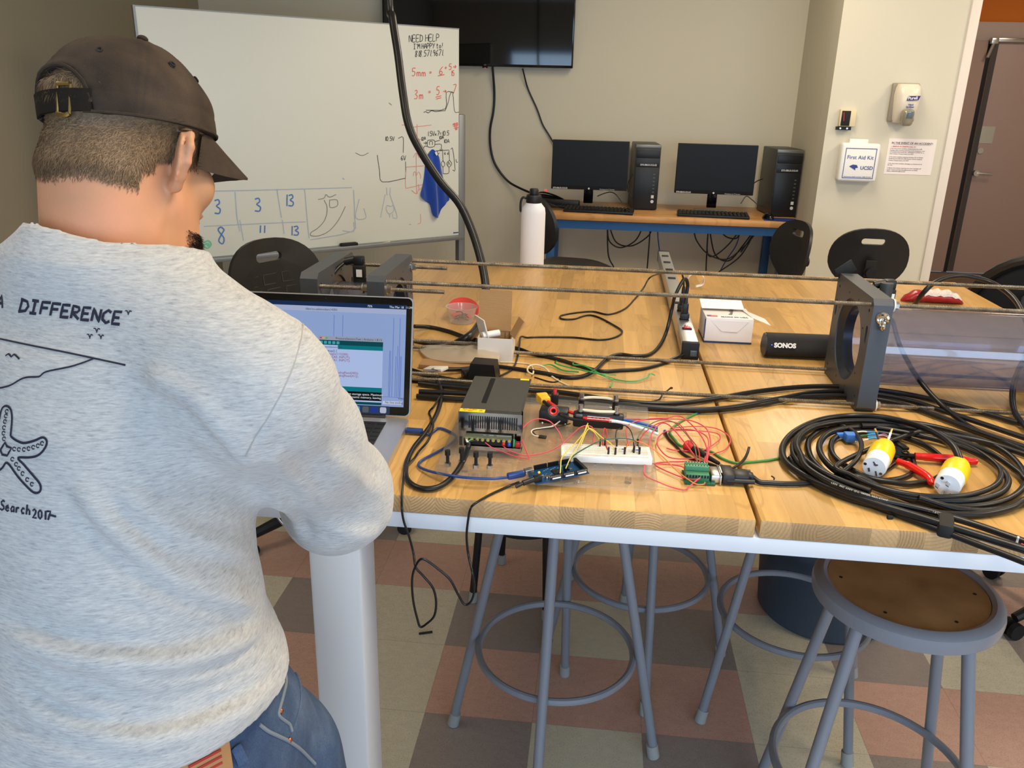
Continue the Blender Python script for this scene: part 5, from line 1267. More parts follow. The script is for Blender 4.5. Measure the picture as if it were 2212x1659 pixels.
part('top_film', MB().box2((px_-pw/2+.001, py_+.014, zt), (px_+pw/2-.004, py_+pd-.002, zt+.0006)), m_film, psu)
part('film_strip', MB().box2((px_-pw/2+.035, py_+.05, zt+.0006), (px_-pw/2+.045, py_+pd-.012, zt+.0010)), mat('darker film stripe', (34, 36, 38), .2, .5), psu)
m_yel = mat('yellow warning label', (238, 216, 20), .5)
part('caution_label', MB().box2((px_-pw/2+.001, py_+.0, zt+.0006), (px_-pw/2+.048, py_+.015, zt+.0012)), m_yel, psu)
lb = MB(); textmb(lb, 'CAUTION', .006, None, (px_-pw/2+.006, py_+.009, zt+.0016)); textmb(lb, '115V / 230V', .0042, None, (px_-pw/2+.005, py_+.003, zt+.0016)); lb.torus((px_-pw/2+.040, py_+.007, zt+.0014), .004, .0005, None, 3, 5); part('label_print', lb, mat('orange print', (200, 110, 30), .5), psu)
part('rear_label', MB().box2((px_+pw/2-.022, py_+pd-.012, zt+.0006), (px_+pw/2-.004, py_+pd-.004, zt+.0012)), m_yel, psu)
sv = MB()
for i in range(22): sv.box((px_-pw/2+.020+i*.0042, py_+.0005, zt-.0190), (.0022, .002, .0240), None)
part('vent_slots', sv, m_blackm, psu)
part('terminal_block', MB().box2((px_-pw/2+.010, py_-.001, HT+AT+.010), (px_+pw/2-.018, py_+.016, HT+AT+.022)), m_blackm, psu)
part('terminal_cover', MB().box2((px_-pw/2+.011, py_-.003, HT+AT+.023), (px_+pw/2-.018, py_+.001, HT+AT+.032), .0005), m_cov, psu)
tm = MB()
for i in range(9): tm.lathe([(0, 0), (.0035, 0), (.003, .0018), (0, .002)], (px_-pw/2+.0155+i*.0100, py_+.0, HT+AT+.020), rotm(60), 12)
part('terminal_screws', tm, mat('brass plated screws', (200, 180, 110), .3, .9), psu)
part('led_post', MB().cyl((px_+pw/2-.014, py_+.002, HT+AT+.010), (px_+pw/2-.014, py_+.002, HT+AT+.024), .0022, n=10), mat('green component', (60, 170, 110), .3), psu)
part('red_component', MB().box((px_+pw/2-.007, py_+.003, HT+AT+.014), (.009, .008, .010), None, .001), mat('red component', (180, 30, 36), .4), psu)
for i, (xx, c_) in enumerate(((.092-.0065, (190, 30, 40)), (.092+.0040, (40, 70, 190)))):
    part('crimp_sleeve', MB().cyl((px_-pw/2+xx, py_-.006, HT+AT+.014), (px_-pw/2+xx-.001, py_+.002, HT+AT+.019), .0030, n=10), mat('crimp %d' % i, c_, .4), psu)
for c_, dx in (((235, 235, 230), 0), ((90, 180, 150), .005), ((12, 12, 12), .010)):
    cable('supply_core', [T(1013, 958, .030), np.array((px_-pw/2+.017+dx*.6, py_-.006, HT+AT+.018)), np.array((px_-pw/2+.0155+dx*2, py_-.001, HT+AT+.019))], .0019, mat('core %d' % c_[0], c_, .4), '', parent=psu)

# bolts standing on the plate
for i, (x, y) in enumerate(((967, 1007), (997, 1002), (1028, 1011), (1058, 1012))):
    b_ = A(x, y, 0); t = thing('cap_bolt', b_, ['leftmost black cap screw standing on the acrylic plate', 'black cap screw partly behind the power cord', 'third black cap screw from the left on the acrylic plate', 'rightmost black cap screw standing on the acrylic plate'][i], 'bolt', 'cap screws on the acrylic plate')
    part('nut', MB().cyl(b_, b_+(0, 0, .007), .0058, n=6), m_steel, t)
    part('shank', MB().cyl(b_+(0, 0, .004), b_+(0, 0, .024), .0030, n=10), m_blackm, t); part('screw_head', MB().cyl(b_+(0, 0, .022), b_+(0, 0, .031), .0050, n=16), m_black, t)

# --- solderless breadboard
g0, g1 = A(1213, 999), A(1407, 1004); bw_ = .165; bcx = (g0[0]+g1[0])/2; bfy = (g0[1]+g1[1])/2
bda = atan2(g1[1]-g0[1], g1[0]-g0[0]); Rbb = rotm(0, 0, math.degrees(bda)*.6)
bb = thing('breadboard', (bcx, bfy+.027, HT+AT), 'white solderless breadboard on the acrylic plate', 'breadboard')
BBH = .0130
def BP(x, y, z=0): return Vector((bcx, bfy, HT+AT))+Rbb @ Vector((x, y, z))
part('block', MB().box(BP(0, .0275, BBH/2), (bw_, .055, BBH), Rbb, .0012), mat('white breadboard plastic', (236, 234, 228), .45), bb)
dk_ = MB()
for r in list(range(5))+list(range(6, 11))+[-2, -3, 12, 13]:
    for c in range(60):
        dk_.box(BP(-.0755+c*.00256, .0275+(r-5.)*.00262 if 0 <= r <= 10 else .0275+(r-5.)*.00262+(-.0025 if r < 0 else .0025), BBH+.00015), (.0010, .0010, .0003), Rbb)
o = part('contact_holes', dk_, mat('hole grey', (150, 146, 136), .6), bb); o['kind'] = 'stuff'
rl = MB(); bl_ = MB()
for y in (.0045, .0505): rl.box(BP(0, y+.0035 if y > .03 else y+.0015, BBH+.0002), (.150, .0005, .0002), Rbb)
for y in (.0018, .0475): bl_.box(BP(0, y, BBH+.0002), (.150, .0004, .0002), Rbb)
part('red_rail_line', rl, mat('pale red line', (222, 160, 140), .6), bb); part('blue_rail_line', bl_, mat('pale blue line', (150, 170, 200), .6), bb)
part('centre_groove', MB().box(BP(0, .0275, BBH+.0001), (.160, .003, .0003), Rbb), mat('groove grey', (205, 203, 196), .6), bb)

# --- microcontroller board
a0_ = T(1172, 1048, .012); a1_ = T(1268, 1024, .020); u = np.array(a1_)-np.array(a0_); u[2] = 0; u /= np.linalg.norm(u); ua = math.degrees(atan2(u[1], u[0]))
Ra = rotm(0, -3, ua); a0 = Vector(a0_)+Vector((0, 0, .004))
ab = thing('microcontroller_board', a0+Vector((.05, .02, -.014)), 'long blue microcontroller board leaning on the edge of the acrylic plate', 'circuit board')
def AP(x, y, z=0): return a0+Ra @ Vector((x, y, z))
m_pcb = mat('blue circuit board', (16, 66, 108), .35)
part('board', MB().box(AP(.0505-.012, .0265, 0), (.1015, .053, .0016), Ra), m_pcb, ab)
m_hdr = mat('black header plastic', (16, 16, 18), .4)
for x0, x1 in ((.016, .038), (.0405, .063), (.0655, .086)): part('pin_header', MB().box(AP((x0+x1)/2, .0025, .005), (x1-x0, .0026, .0085), Ra), m_hdr, ab); 
for x0, x1 in ((.005, .030), (.032, .053), (.055, .076)): part('pin_header', MB().box(AP((x0+x1)/2, .0505, .005), (x1-x0, .0026, .0085), Ra), m_hdr, ab)
part('pin_header', MB().box(AP(.0845, .0265, .005), (.0052, .047, .0085), Ra), m_hdr, ab)
wl = MB()
for x0 in (.018, .043, .067): wl.box(AP(x0+.009, .0010, .0035), (.016, .0004, .0026), Ra)
part('pin_labels', wl, m_white, ab)
pn_ = MB()
for x0 in (.017, .0415, .0665):
    for k in range(8): pn_.box(AP(x0+k*.00254, .0011, .0075), (.0008, .0004, .0022), Ra)
part('pin_marks', pn_, mat('pin grey', (190, 190, 180), .4), ab)
part('processor', MB().box(AP(.038, .0265, .0018), (.015, .015, .0018), Ra @ rotm(0, 0, 0), .0003), m_black, ab)
part('usb_socket', MB().box(AP(-.010, .038, .0065), (.016, .012, .011), Ra, .0006), m_steel, ab)
part('power_jack', MB().box(AP(-.006, .008, .0062), (.014, .009, .011), Ra, .001), m_hdr, ab)
for x, y in ((.012, .009), (.018, .0085)): part('capacitor', MB().cyl(AP(x, y, .0008), AP(x, y, .0065), .0032, n=16), m_chrome, ab)
part('crystal', MB().box(AP(.006, .022, .002), (.010, .004, .003), Ra, .001), m_steel, ab)
part('reset_button', MB().box(AP(.064, .0245, .002), (.006, .006, .003), Ra).cyl(AP(.064, .0245, .003), AP(.064, .0245, .0045), .0016, n=10), m_steel, ab)
for x, y in ((-.002, .049), (.008, .034)): part('amber_led', MB().ball(AP(x, y, .003), .0022, n=8), mat('lit amber led', (255, 170, 40), .4, emit=(255, 150, 30), estr=1.5), ab)
part('icsp_header', MB().box(AP(.056, .0265, .005), (.008, .005, .009), Ra), m_hdr, ab)
tr_ = MB()
for k in range(12): tr_.box(AP(.020+k*.0045, .040+(k % 3)*.002, .0010), (.0030, .0010, .0005), Ra)
for k in range(10): tr_.box(AP(.010+k*.003, .018+(k % 4)*.003, .0010), (.0014, .0008, .0008), Ra)
o = part('small_components', tr_, mat('pale components', (150, 170, 190), .4), ab); o['kind'] = 'stuff'

# usb cable
m_usb = mat('translucent blue usb cable', (40, 66, 124), .22)
us = thing('usb_cable', T(985, 945), 'translucent blue usb cable from the laptop to the microcontroller board', 'cable')
sA = LP(.0, -.040, .008); sA2 = sA+Vector((.034, -.004, .0))
part('laptop_plug', MB().box((sA+sA2)/2, (.034, .015, .008), Rl @ rotm(0, 0, -4), .002), m_usb, us)
eU = AP(-.0185, .038, .0065); eU2 = AP(-.050, .038, .004)
part('board_plug', MB().box((eU+eU2)/2, (.032, .012, .011), Ra, .003), m_usb, us)
part('cord', MB().tube(smooth([sA2, sA2+Vector((.015, -.002, -.004)), T(948, 925, .004), T(972, 933, .004), T(985, 943, .004), T(975, 958, .005), T(945, 976, .004), T(915, 992, .004), T(904, 1003, .004), T(912, 1012, .006), T(945, 1022, .012), T(1000, 1031, .019), T(1060, 1034, .019), eU2], 8), .0026, 8), m_usb, us, ang=80)
part('jack_plug', MB().cyl(AP(-.013, .008, .0062), AP(-.034, .006, .004), .0048, n=14).cyl(AP(-.034, .006, .004), AP(-.048, .004, .001), .0030, n=12), m_black, ab, 'black power plug')

# --- emergency button module and clamp holder
em0, em1 = A(1163, 912), A(1228, 920)
rc = np.array(em0)*.5+np.array(em1)*.5
ef = thing('button_switch', (rc[0], rc[1]+.012, HT+AT), 'black switch block with clear dome and red ring button', 'switch')
part('block', MB().box((rc[0], rc[1]+.016, HT+AT+.014), (.058, .036, .028), rotm(0, 0, -4), .003), m_black, ef)
dm = Vector((rc[0]-.001, rc[1]-.002, HT+AT+.028)); Rd = basis((0.05, -.75, .45))
part('clear_collar', MB().lathe([(.014, -.016), (.0125, .000), (.0105, .010), (.0095, .010), (.0110, -.016)], dm, Rd, 24), m_cov if False else clear('clear switch collar', (.85, .85, .85), 1.6, .1, .15), ef)
part('red_ring', MB().lathe([(.0040, .0), (.0045, .009), (.0080, .010), (.0090, .006), (.0090, -.010)], dm, Rd, 28), mat('red ring button', (226, 44, 32), .35), ef)
part('ring_core', MB().lathe([(0, .004), (.0042, .004)], dm, Rd, 20), m_blackm, ef)
part('screws', MB().ball((rc[0]-.022, rc[1]-.006, HT+AT+.003), .003).ball((rc[0]+.024, rc[1]-.008, HT+AT+.003), .003), m_steel, ef)
ft = A(1198, 872); fx_ = thing('toggle_switch', ft, 'small black switch with a red lever behind the red ring button', 'switch')
part('block', MB().box(ft+(0, 0, .012), (.016, .020, .024), None, .002), m_black, fx_); part('lever', MB().box(ft+(0, -.004, .026), (.007, .008, .020), rotm(-12), .0015), mat('red lever', (200, 30, 36), .4), fx_)
hb0, hb1 = A(1237, 922), A(1346, 930)
hc_ = (np.array(hb0)+np.array(hb1))/2; hw = hb1[0]-hb0[0]
ho = thing('clamp_holder', (hc_[0], hc_[1]+.02, HT+AT), 'black clamp holder with four steel thumb screws around the red board', 'clamp')
hy0 = hc_[1]+.010
part('front_bar', MB().box((hc_[0], hy0, HT+AT+.015), (hw, .022, .030), rotm(0, 0, -1), .004), m_black, ho)
part('back_bar', MB().box((hc_[0]-.004, hy0+.068, HT+AT+.010), (hw*.86, .014, .018), None, .004), clear('clear bar', (.9, .9, .9), 1.5, .1, .1), ho)
for sx, yy, zz in ((-.036, hy0-.001, .033), (.036, hy0-.001, .033), (-.036, hy0+.066, .033), (.034, hy0+.066, .033)):
    x = hc_[0]+sx
    part('post', MB().cyl((x, yy, HT+AT), (x, yy, HT+AT+zz), .0062, n=18), m_black, ho)
    part('thumb_screw', MB().cyl((x, yy, HT+AT+zz), (x, yy, HT+AT+zz+.003), .0072, n=16).cyl((x, yy, HT+AT+zz+.003), (x, yy, HT+AT+zz+.013), .0050, n=18), m_steel, ho)
for yy, sg, zz in ((hy0-.001, -1, .035), (hy0+.066, 1, .035)):
    pts = smooth([(hc_[0]-.036, yy, HT+AT+zz), (hc_[0]-.018, yy+sg*.005, HT+AT+zz+.001), (hc_[0], yy+sg*.007, HT+AT+zz+.001), (hc_[0]+.018, yy+sg*.005, HT+AT+zz+.001), (hc_[0]+.036, yy, HT+AT+zz)], 6)
    part('clear_band', MB().tube(pts, .0030, 8), mat('milky plastic band', (226, 216, 190), .3), ho)
b0_ = A(1266, 908, .018); b1_ = A(1315, 912, .018); es = thing('speed_controller', (b0_+b1_)/2, 'small red circuit board with rows of black chips held in the clamp', 'circuit board')
eb_c = (b0_+b1_)/2+np.array((0, .006, .006)); ew = b1_[0]-b0_[0]+.012
Re = rotm(14, 0, -4)
part('board', MB().box(eb_c, (ew, .022, .003), Re, .0005), mat('red circuit board', (196, 40, 40), .35), es)
ck = MB(); wk = MB()
for r in range(3):
    for c in range(4): ck.box(V3(eb_c)+Re @ Vector((-.010+c*.0078, -.0068+r*.0068, .002)), (.0042, .0032, .0014), Re)
    wk.box(V3(eb_c)+Re @ Vector((.002, -.0034-.0068+r*.0068+.001, .0022)), (ew*.78, .0010, .0010), Re)
part('chips', ck, m_blackm, es); part('white_lines', wk, m_white, es)
part('capacitor_sleeve', MB().box(V3(eb_c)+Re @ Vector((-ew/2-.008, .001, .002)), (.014, .014, .006), Re, .002), mat('grey sleeve', (90, 92, 94), .3), es)
# connector and heavy leads
yc0, yc1 = A(1163, 850, .03), A(1184, 872, .03)
xt = thing('battery_connector', (yc0+yc1)/2, 'yellow battery connector on thick red and black leads', 'connector')
dxy = np.array(yc1)-np.array(yc0); dxy /= np.linalg.norm(dxy); Rx = basis(dxy, (0, 0, 1))
yc = (np.array(yc0)+np.array(yc1))/2
part('shell', MB().box(yc, (.016, .022, .034), Rx, .003).box(yc-dxy*.008, (.018, .024, .014), Rx, .003), mat('yellow connector nylon', (240, 180, 40), .4), xt)
part('red_lead', MB().tube(smooth([yc+dxy*.014+(.002, .003, 0), A(1200, 878, .024), A(1225, 888, .022), A(1250, 896, .022), A(1266, 901, .022)], 6), .0034, 10), mat('red silicone lead', (214, 34, 30), .35), xt)
part('black_lead', MB().tube(smooth([yc+dxy*.014+(-.003, -.004, 0), A(1196, 885, .026), A(1215, 898, .024), A(1240, 906, .020), A(1264, 908, .020)], 6), .0036, 10), m_rubber, xt)
for pts, c_, lb_ in (([(1316, 902, .022), (1345, 906, .020), (1385, 915, .010), (1421, 925, .004)], (44, 84, 176), 'thick blue motor lead'), ([(1316, 906, .022), (1350, 913, .016), (1385, 921, .008), (1421, 931, .002)], (60, 140, 130), 'thick teal motor lead'), ([(1316, 909, .022), (1340, 912, .018), (1380, 923, .010), (1422, 938, .001)], (232, 232, 236), 'thick white motor lead')):
    cable('motor_lead', [A(*p) for p in pts], .0033, mat('lead '+lb_, c_, .45), lb_+' leaving the red board to the right', 'wire')
cable('servo_lead', [A(1250, 905, .018), A(1230, 902, .016), A(1215, 906, .010), A(1195, 920, .004), A(1175, 924, .002), A(1152, 928, .002), A(1148, 935, .002), A(1155, 941, .002), A(1168, 943, .003)], .0014, mat('white wire', (228, 220, 206), .4), 'thin white servo lead with a black plug', 'wire')
solo('servo_plug', MB().box(A(1172, 944, .004), (.015, .009, .004), rotm(0, 0, -8), .0005), m_black, 'tiny black servo plug lying on the acrylic plate', 'plug')
cable('servo_lead', [A(1232, 915, .004), A(1212, 920, .004), A(1190, 924, .002), A(1160, 928, .001), A(1151, 932, .001), A(1158, 940, .001), A(1167, 944, .002)], .0011, m_wire, 'thin black servo lead curling to the tiny black plug', 'wire')

# --- jumper wires
m_pink = mat('pink wire', (220, 74, 92), .35); m_ywire = mat('yellow wire', (222, 200, 84), .35); m_gwire = mat('dark green wire', (32, 96, 84), .35)
m_owire = mat('orange wire', (232, 122, 60), .35); m_rwire = mat('red wire', (204, 36, 44), .35); m_grwire = mat('grey green wire', (96, 90, 70), .35)
def jw(pts, m_, lb_, r=.0011, sub=7): cable('jumper_wire', [T(*p) for p in pts], r, m_, lb_, 'wire', sub=sub, n=6)
jw([(1048, 956, .03), (1065, 968, .022), (1085, 975, .020), (1110, 985, .018), (1140, 991, .018), (1141, 984, .018), (1128, 950, .03), (1130, 925, .045), (1150, 908, .05), (1168, 905, .05), (1190, 912, .045), (1208, 935, .03), (1215, 955, .018)], m_pink, 'pink wire looping up from the supply terminals in front of the red ring')
jw([(1080, 955, .03), (1095, 970, .024), (1125, 982, .020), (1150, 983, .018), (1185, 975, .022), (1215, 958, .03), (1240, 935, .045), (1256, 922, .055), (1272, 920, .055), (1281, 926, .05), (1282, 945, .03), (1280, 962, .024)], m_pink, 'pink wire running from the supply over the breadboard')
jw([(1270, 914, .055), (1264, 930, .045), (1245, 955, .05), (1225, 975, .05), (1213, 990, .045), (1211, 1010, .035), (1210, 1022, .03)], m_ywire, 'left yellow wire falling to the blue board')
jw([(1254, 962, .055), (1268, 930, .055), (1280, 928, .05), (1300, 945, .04), (1318, 957, .035), (1328, 970, .030)], m_ywire, 'yellow wire arching to the right part of the breadboard')
jw([(1222, 1012, .03), (1232, 990, .045), (1248, 965, .055), (1262, 935, .06), (1268, 918, .06), (1272, 925, .055), (1285, 935, .045), (1296, 952, .03)], m_ywire, 'yellow wire crossing above the breadboard left end')
jw([(1222, 1010, .03), (1236, 987, .035), (1270, 965, .05), (1305, 950, .06), (1340, 947, .06), (1366, 950, .055), (1378, 960, .04), (1381, 975, .028)], m_gwire, 'dark green wire arching across the whole breadboard')
jw([(1302, 962, .028), (1302, 940, .04), (1306, 925, .045), (1311, 938, .04), (1309, 960, .03), (1313, 972, .028)], m_rwire, 'short red wire loop at the back of the breadboard')
jw([(1344, 920, .03), (1352, 920, .032), (1362, 930, .035), (1368, 948, .035), (1369, 962, .03)], m_wire, 'black wire dropping from the clamp to the breadboard')
jw([(1340, 925, .025), (1332, 930, .026), (1330, 945, .026), (1332, 962, .028)], m_wire, 'short black wire at the right clamp post')
jw([(1349, 975, .028), (1358, 958, .04), (1375, 953, .05), (1400, 963, .045), (1430, 985, .03), (1460, 1015, .02), (1490, 1038, .012), (1505, 1046, .008), (1520, 1046, .008), (1523, 1041, .012)], m_owire, 'orange wire from the breadboard to the green terminal board')
jw([(1378, 962, .028), (1385, 945, .03), (1400, 928, .035), (1430, 912, .035), (1465, 915, .03), (1490, 945, .025), (1508, 970, .02), (1512, 1000, .018)], m_rwire, 'red wire curving from the breadboard end over to the terminals')
jw([(1366, 975, .028), (1376, 950, .035), (1392, 925, .04), (1425, 908, .04), (1455, 912, .035), (1480, 935, .03), (1500, 965, .025), (1506, 1000, .02)], m_grwire, 'grey-green wire rising from the breadboard beside the red one')
pink = [[(1352, 905, .01), (1390, 906, .02), (1440, 905, .03), (1490, 908, .03), (1525, 925, .03), (1535, 955, .02), (1530, 980, .018), (1525, 1008, .014)],
        [(1357, 962, .02), (1353, 930, .03), (1362, 915, .03), (1400, 905, .03), (1440, 903, .03), (1462, 898, .03), (1480, 905, .03), (1510, 935, .03), (1527, 970, .02), (1520, 1008, .014)],
        [(1400, 975, .02), (1404, 950, .03), (1412, 930, .03), (1430, 914, .03), (1450, 922, .03), (1478, 955, .02), (1500, 985, .015), (1515, 1015, .012), (1530, 1033, .01)],
        [(1440, 968, .004), (1455, 972, .004), (1490, 974, .004), (1520, 972, .006), (1548, 955, .008), (1556, 945, .008), (1545, 935, .008), (1500, 930, .008), (1450, 930, .008), (1430, 937, .008), (1420, 950, .008), (1422, 965, .008), (1440, 985, .008), (1465, 991, .008), (1500, 990, .006)],
        [(1448, 925, .006), (1500, 921, .006), (1545, 925, .006), (1572, 940, .006), (1577, 955, .006), (1565, 972, .006), (1540, 980, .006), (1525, 984, .01), (1519, 1008, .014)],
        [(1525, 1006, .014), (1528, 985, .02), (1530, 950, .03), (1515, 935, .03), (1490, 928, .03), (1455, 928, .02)],
        [(1512, 1000, .014), (1500, 997, .01), (1480, 997, .006), (1440, 998, .004), (1415, 1001, .004), (1420, 1008, .004), (1450, 1022, .004), (1480, 1033, .006), (1505, 1036, .012), (1512, 1032, .014)],
        [(1482, 1015, .014), (1470, 1007, .006), (1440, 1003, .004), (1400, 1002, .014), (1391, 1012, .014), (1395, 1028, .014), (1420, 1040, .010), (1450, 1052, .004), (1478, 1058, .003), (1490, 1050, .006), (1509, 1034, .014)]]
plb = ['outermost pink wire loop over the green terminals', 'pink wire rising highest above the table seam', 'pink wire from the breadboard corner to the terminals', 'pink wire coil lying left of the red clip', 'widest pink wire loop reaching towards the seam', 'short pink wire bend above the terminals', 'flat pink wire returning left of the terminals', 'pink wire loop hanging over the plate corner']
for p_, l_ in zip(pink, plb): jw(p_, m_pink, l_, .0013)
# dupont pins on the breadboard
pins = [(1296, 955, 964), (1306, 952, 962), (1332, 950, 964), (1314, 966, 981), (1329, 972, 982), (1349, 970, 981), (1369, 955, 978), (1381, 972, 981), (1377, 955, 963)]
for i, (x, ya, yb_) in enumerate(pins):
    b_ = A(x, yb_, BBH); solo('jumper_pin', MB().box(b_+(0, 0, .007), (.0030, .0030, .014), rotm(0, 0, 8*i), .0004), m_black, ['leftmost', 'second from left', 'red-wired third', 'front left', 'yellow-wired front', 'orange-wired front', 'rear right', 'frontmost right', 'rear rightmost'][i]+' black jumper plug housing standing in the breadboard', 'connector pin', 'jumper pin housings on the breadboard')
for x, y in ((1345, 970), (1376, 972)):
    rt_ = thing('resistor', A(x, y, BBH), 'tiny blue resistor '+('left' if x < 1360 else 'right')+' of the pair on the breadboard', 'resistor', 'resistors on the breadboard')
    cable('lead', [A(x-8, y+3, BBH), A(x-7, y, BBH+.004), A(x, y, BBH+.005), A(x+6, y, BBH+.004)], .0005, m_steel, '', parent=rt_)
    tube_ = MB().cyl(A(x-2, y, BBH+.005), A(x+3, y, BBH+.005), .0012, n=8); part('body', tube_, mat('resistor blue', (60, 110, 180), .4), rt_)
for x in (1210, 1222): solo('board_jumper_pin', MB().box(T(x, 1014, .026), (.0032, .0032, .014), Ra, .0004), m_black, ('left' if x < 1215 else 'right')+' black jumper plug housing standing on the blue circuit board', 'connector pin', 'jumper pin housings on the blue board')

# --- green terminal board with serial connector
t0, t1 = T(1481, 1044, .001), T(1532, 1047, .001)
tbd = thing('terminal_board', (t0+t1)/2, 'green screw terminal board plugged into a serial connector', 'terminal board')
td = np.array((t1[0]-t0[0], t1[1]-t0[1], 0)); tw = float(np.linalg.norm(td)); ta = math.degrees(atan2(td[1], td[0])); Rt = rotm(0, 0, ta)
def TP(x, y, z=0): return Vector(t0)+Rt @ Vector((x, y, z))
m_grn = mat('green terminal plastic', (60, 124, 88), .45); m_grn2 = mat('light green terminal top', (112, 170, 126), .45)
part('board', MB().box(TP(tw/2+.004, .022, .002), (tw+.012, .052, .003), Rt), mat('green circuit board', (20, 90, 60), .4), tbd)
part('terminal_row', MB().box(TP(tw/2, .012, .009), (tw, .014, .014), Rt, .001), m_grn, tbd)
part('terminal_row', MB().box(TP(tw/2, .030, .013), (tw, .018, .021), Rt, .001), m_grn, tbd)
part('row_top', MB().box(TP(tw/2, .024, .0240), (tw, .005, .002), Rt).box(TP(tw/2, .037, .0240), (tw, .005, .002), Rt), m_grn2, tbd)
sh = MB()
for k in range(8):
    for yy, zz in ((.024, .0252), (.037, .0252), (.0055, .012)): sh.box(TP(tw*(k+.5)/8, yy, zz), (.0030, .0022 if zz > .02 else .002, .0006 if zz > .02 else .005), Rt)
part('terminal_slots', sh, m_blackm, tbd)
sc_ = thing('serial_cable', TP(tw+.04, .022, 0), 'black serial cable with moulded connector curving right into the coil', 'cable')
part('metal_shell', MB().box(TP(tw+.012, .023, .0095), (.018, .040, .015), Rt, .002).box(TP(tw+.019, .023, .0095), (.003, .050, .018), Rt, .001), m_steel, tbd)
part('white_label', MB().box(TP(tw+.024, .026, .0185), (.006, .026, .001), Rt), m_white, sc_)
part('connector_hood', MB().box(TP(tw+.033, .023, .0105), (.022, .048, .019), Rt, .003).box(TP(tw+.056, .023, .0095), (.030, .034, .017), Rt, .005).box(TP(tw+.074, .023, .009), (.012, .018, .014), Rt, .003), m_black, sc_)
for yy in (.002, .044): part('thumb_screw', MB().cyl(TP(tw+.030, yy, .009), TP(tw+.078, yy, .009), .0042, n=12), m_black, sc_)
spx = [(1660, 1043), (1700, 1045), (1745, 1043), (1790, 1035), (1830, 1012, .012), (1855, 985, .018), (1860, 955, .018), (1840, 930, .012), (1800, 916, .008), (1755, 920, .006), (1720, 945, .006), (1712, 975, .008), (1735, 1010, .010), (1790, 1045, .01), (1880, 1080, .006), (1980, 1112, .004), (2080, 1145, .004), (2160, 1172, .004), (2240, 1200, .004)]
part('cord', MB().tube(smooth([TP(tw+.078, .023, .009), T(1640, 1041, .006)]+[T(p[0], p[1], (p[2] if len(p) > 2 else 0)+.006) for p in spx], 8), .0046, 10), m_rubber, sc_, ang=80)

# leads by the terminal board
m_green = mat('green insulated wire', (70, 140, 70), .4)
gw = thing('green_wire', T(1560, 950), 'long green wire with a blue ring terminal crossing the table seam', 'wire')
part('wire', MB().tube(smooth([T(p[0], p[1], .003) for p in ((1505, 893), (1490, 900), (1468, 912), (1452, 925), (1447, 935), (1458, 950), (1470, 962), (1500, 968), (1535, 975), (1560, 990), (1590, 1000), (1620, 998), (1660, 994), (1686, 989))], 8), .0024, 8), m_green, gw, ang=80)
part('ring_terminal', MB().cyl(T(1504, 893, .003), T(1513, 889, .003), .0034, n=12), mat('blue crimp', (40, 90, 190), .4), gw)
part('metal_ring', MB().torus(T(1520, 888, .003), .0045, .0012, rotm(20, 0, 0), 20, 6), m_chrome, gw)
bwire = thing('black_lead', T(1500, 990), 'black lead with bent free end beside the red clip', 'wire')
part('wire', MB().tube(smooth([T(1437, 933, .004), T(1445, 948, .003), T(1462, 965, .003), T(1475, 980, .003), T(1500, 993, .003), T(1535, 1003, .003), T(1565, 1012, .003), T(1585, 1010, .006), T(1605, 995, .012), T(1614, 980, .018), T(1618, 967, .022)], 8), .0026, 8), m_rubber, bwire, ang=80)
part('blue_tip', MB().cyl(T(1436, 931, .004), T(1438, 935, .004), .0032, n=10), MATS['blue crimp'], bwire)
ck_ = thing('red_test_clip', T(1510, 980), 'test hook with red trumpet end and black grip above the terminal board', 'test clip')
ca_, cb_ = T(1484, 962, .010), T(1556, 1003, .008); dd = np.array(cb_)-np.array(ca_); dl = np.linalg.norm(dd); Rc = basis(dd)
part('trumpet', MB().lathe([(0, 0), (.011, 0), (.0115, .003), (.0075, .010), (.0065, .018), (0, .018)], ca_, Rc, 24), mat('red trumpet plastic', (206, 44, 46), .4), ck_)
part('grip', MB().lathe([(0, .017), (.0062, .018), (.0072, .03), (.0055, .045), (.0036, dl-.004), (0, dl)], ca_, Rc, 20), m_blackm, ck_)
part('tip', MB().cyl(cb_, np.array(cb_)+dd/dl*.008, .0016, n=8), m_chrome, ck_)

# --- green ribbons and white cord
m_rib = mat('green plastic strip', (34, 140, 70), .4)
def ribbon(pts, lb_, w_=.004):
    P = smooth([T(*p) for p in pts], 6); mb = MB()
    for i, p in enumerate(P):
        t = P[min(i+1, len(P)-1)]-P[max(i-1, 0)]; s_ = np.array((-t[1], t[0], 0)); s_ = s_/(np.linalg.norm(s_)+1e-9)
        for a, b in ((-1, 0), (1, .0012), (1, .0022), (-1, .0010)): mb.v.append(Vector(p+s_*a*w_/2+(0, 0, b+.0015)))
    for i in range(len(P)-1):
        for k in range(4): a = i*4+k; b = i*4+(k+1) % 4; mb.f.append((a, b, b+4, a+4))
    mb.f.append((0, 1, 2, 3)); n_ = len(P)*4; mb.f.append((n_-1, n_-2, n_-3, n_-4))
    solo('green_strip', mb, m_rib, lb_, 'plastic strip', 'green plastic strips')
ribbon([(1202, 781, .02), (1200, 787, .012), (1225, 795, .012), (1260, 802, .014), (1300, 810, .014), (1330, 812, .006)], 'green strip curling up at its left end over the black cords')
ribbon([(1238, 783, .004), (1240, 790, .01), (1262, 792, .012), (1300, 812, .012), (1324, 822, .004)], 'shorter green strip lying across the thick cord')
ribbon([(1285, 806, .006), (1330, 822, .002), (1370, 826, .002), (1398, 816, .006), (1404, 809, .01), (1415, 813, .006)], 'longest green strip reaching right with an upturned end')
ribbon([(1170, 792, .004), (1190, 790, .004), (1215, 802, .004), (1250, 806, .006)], 'green strip near the white cord loop')
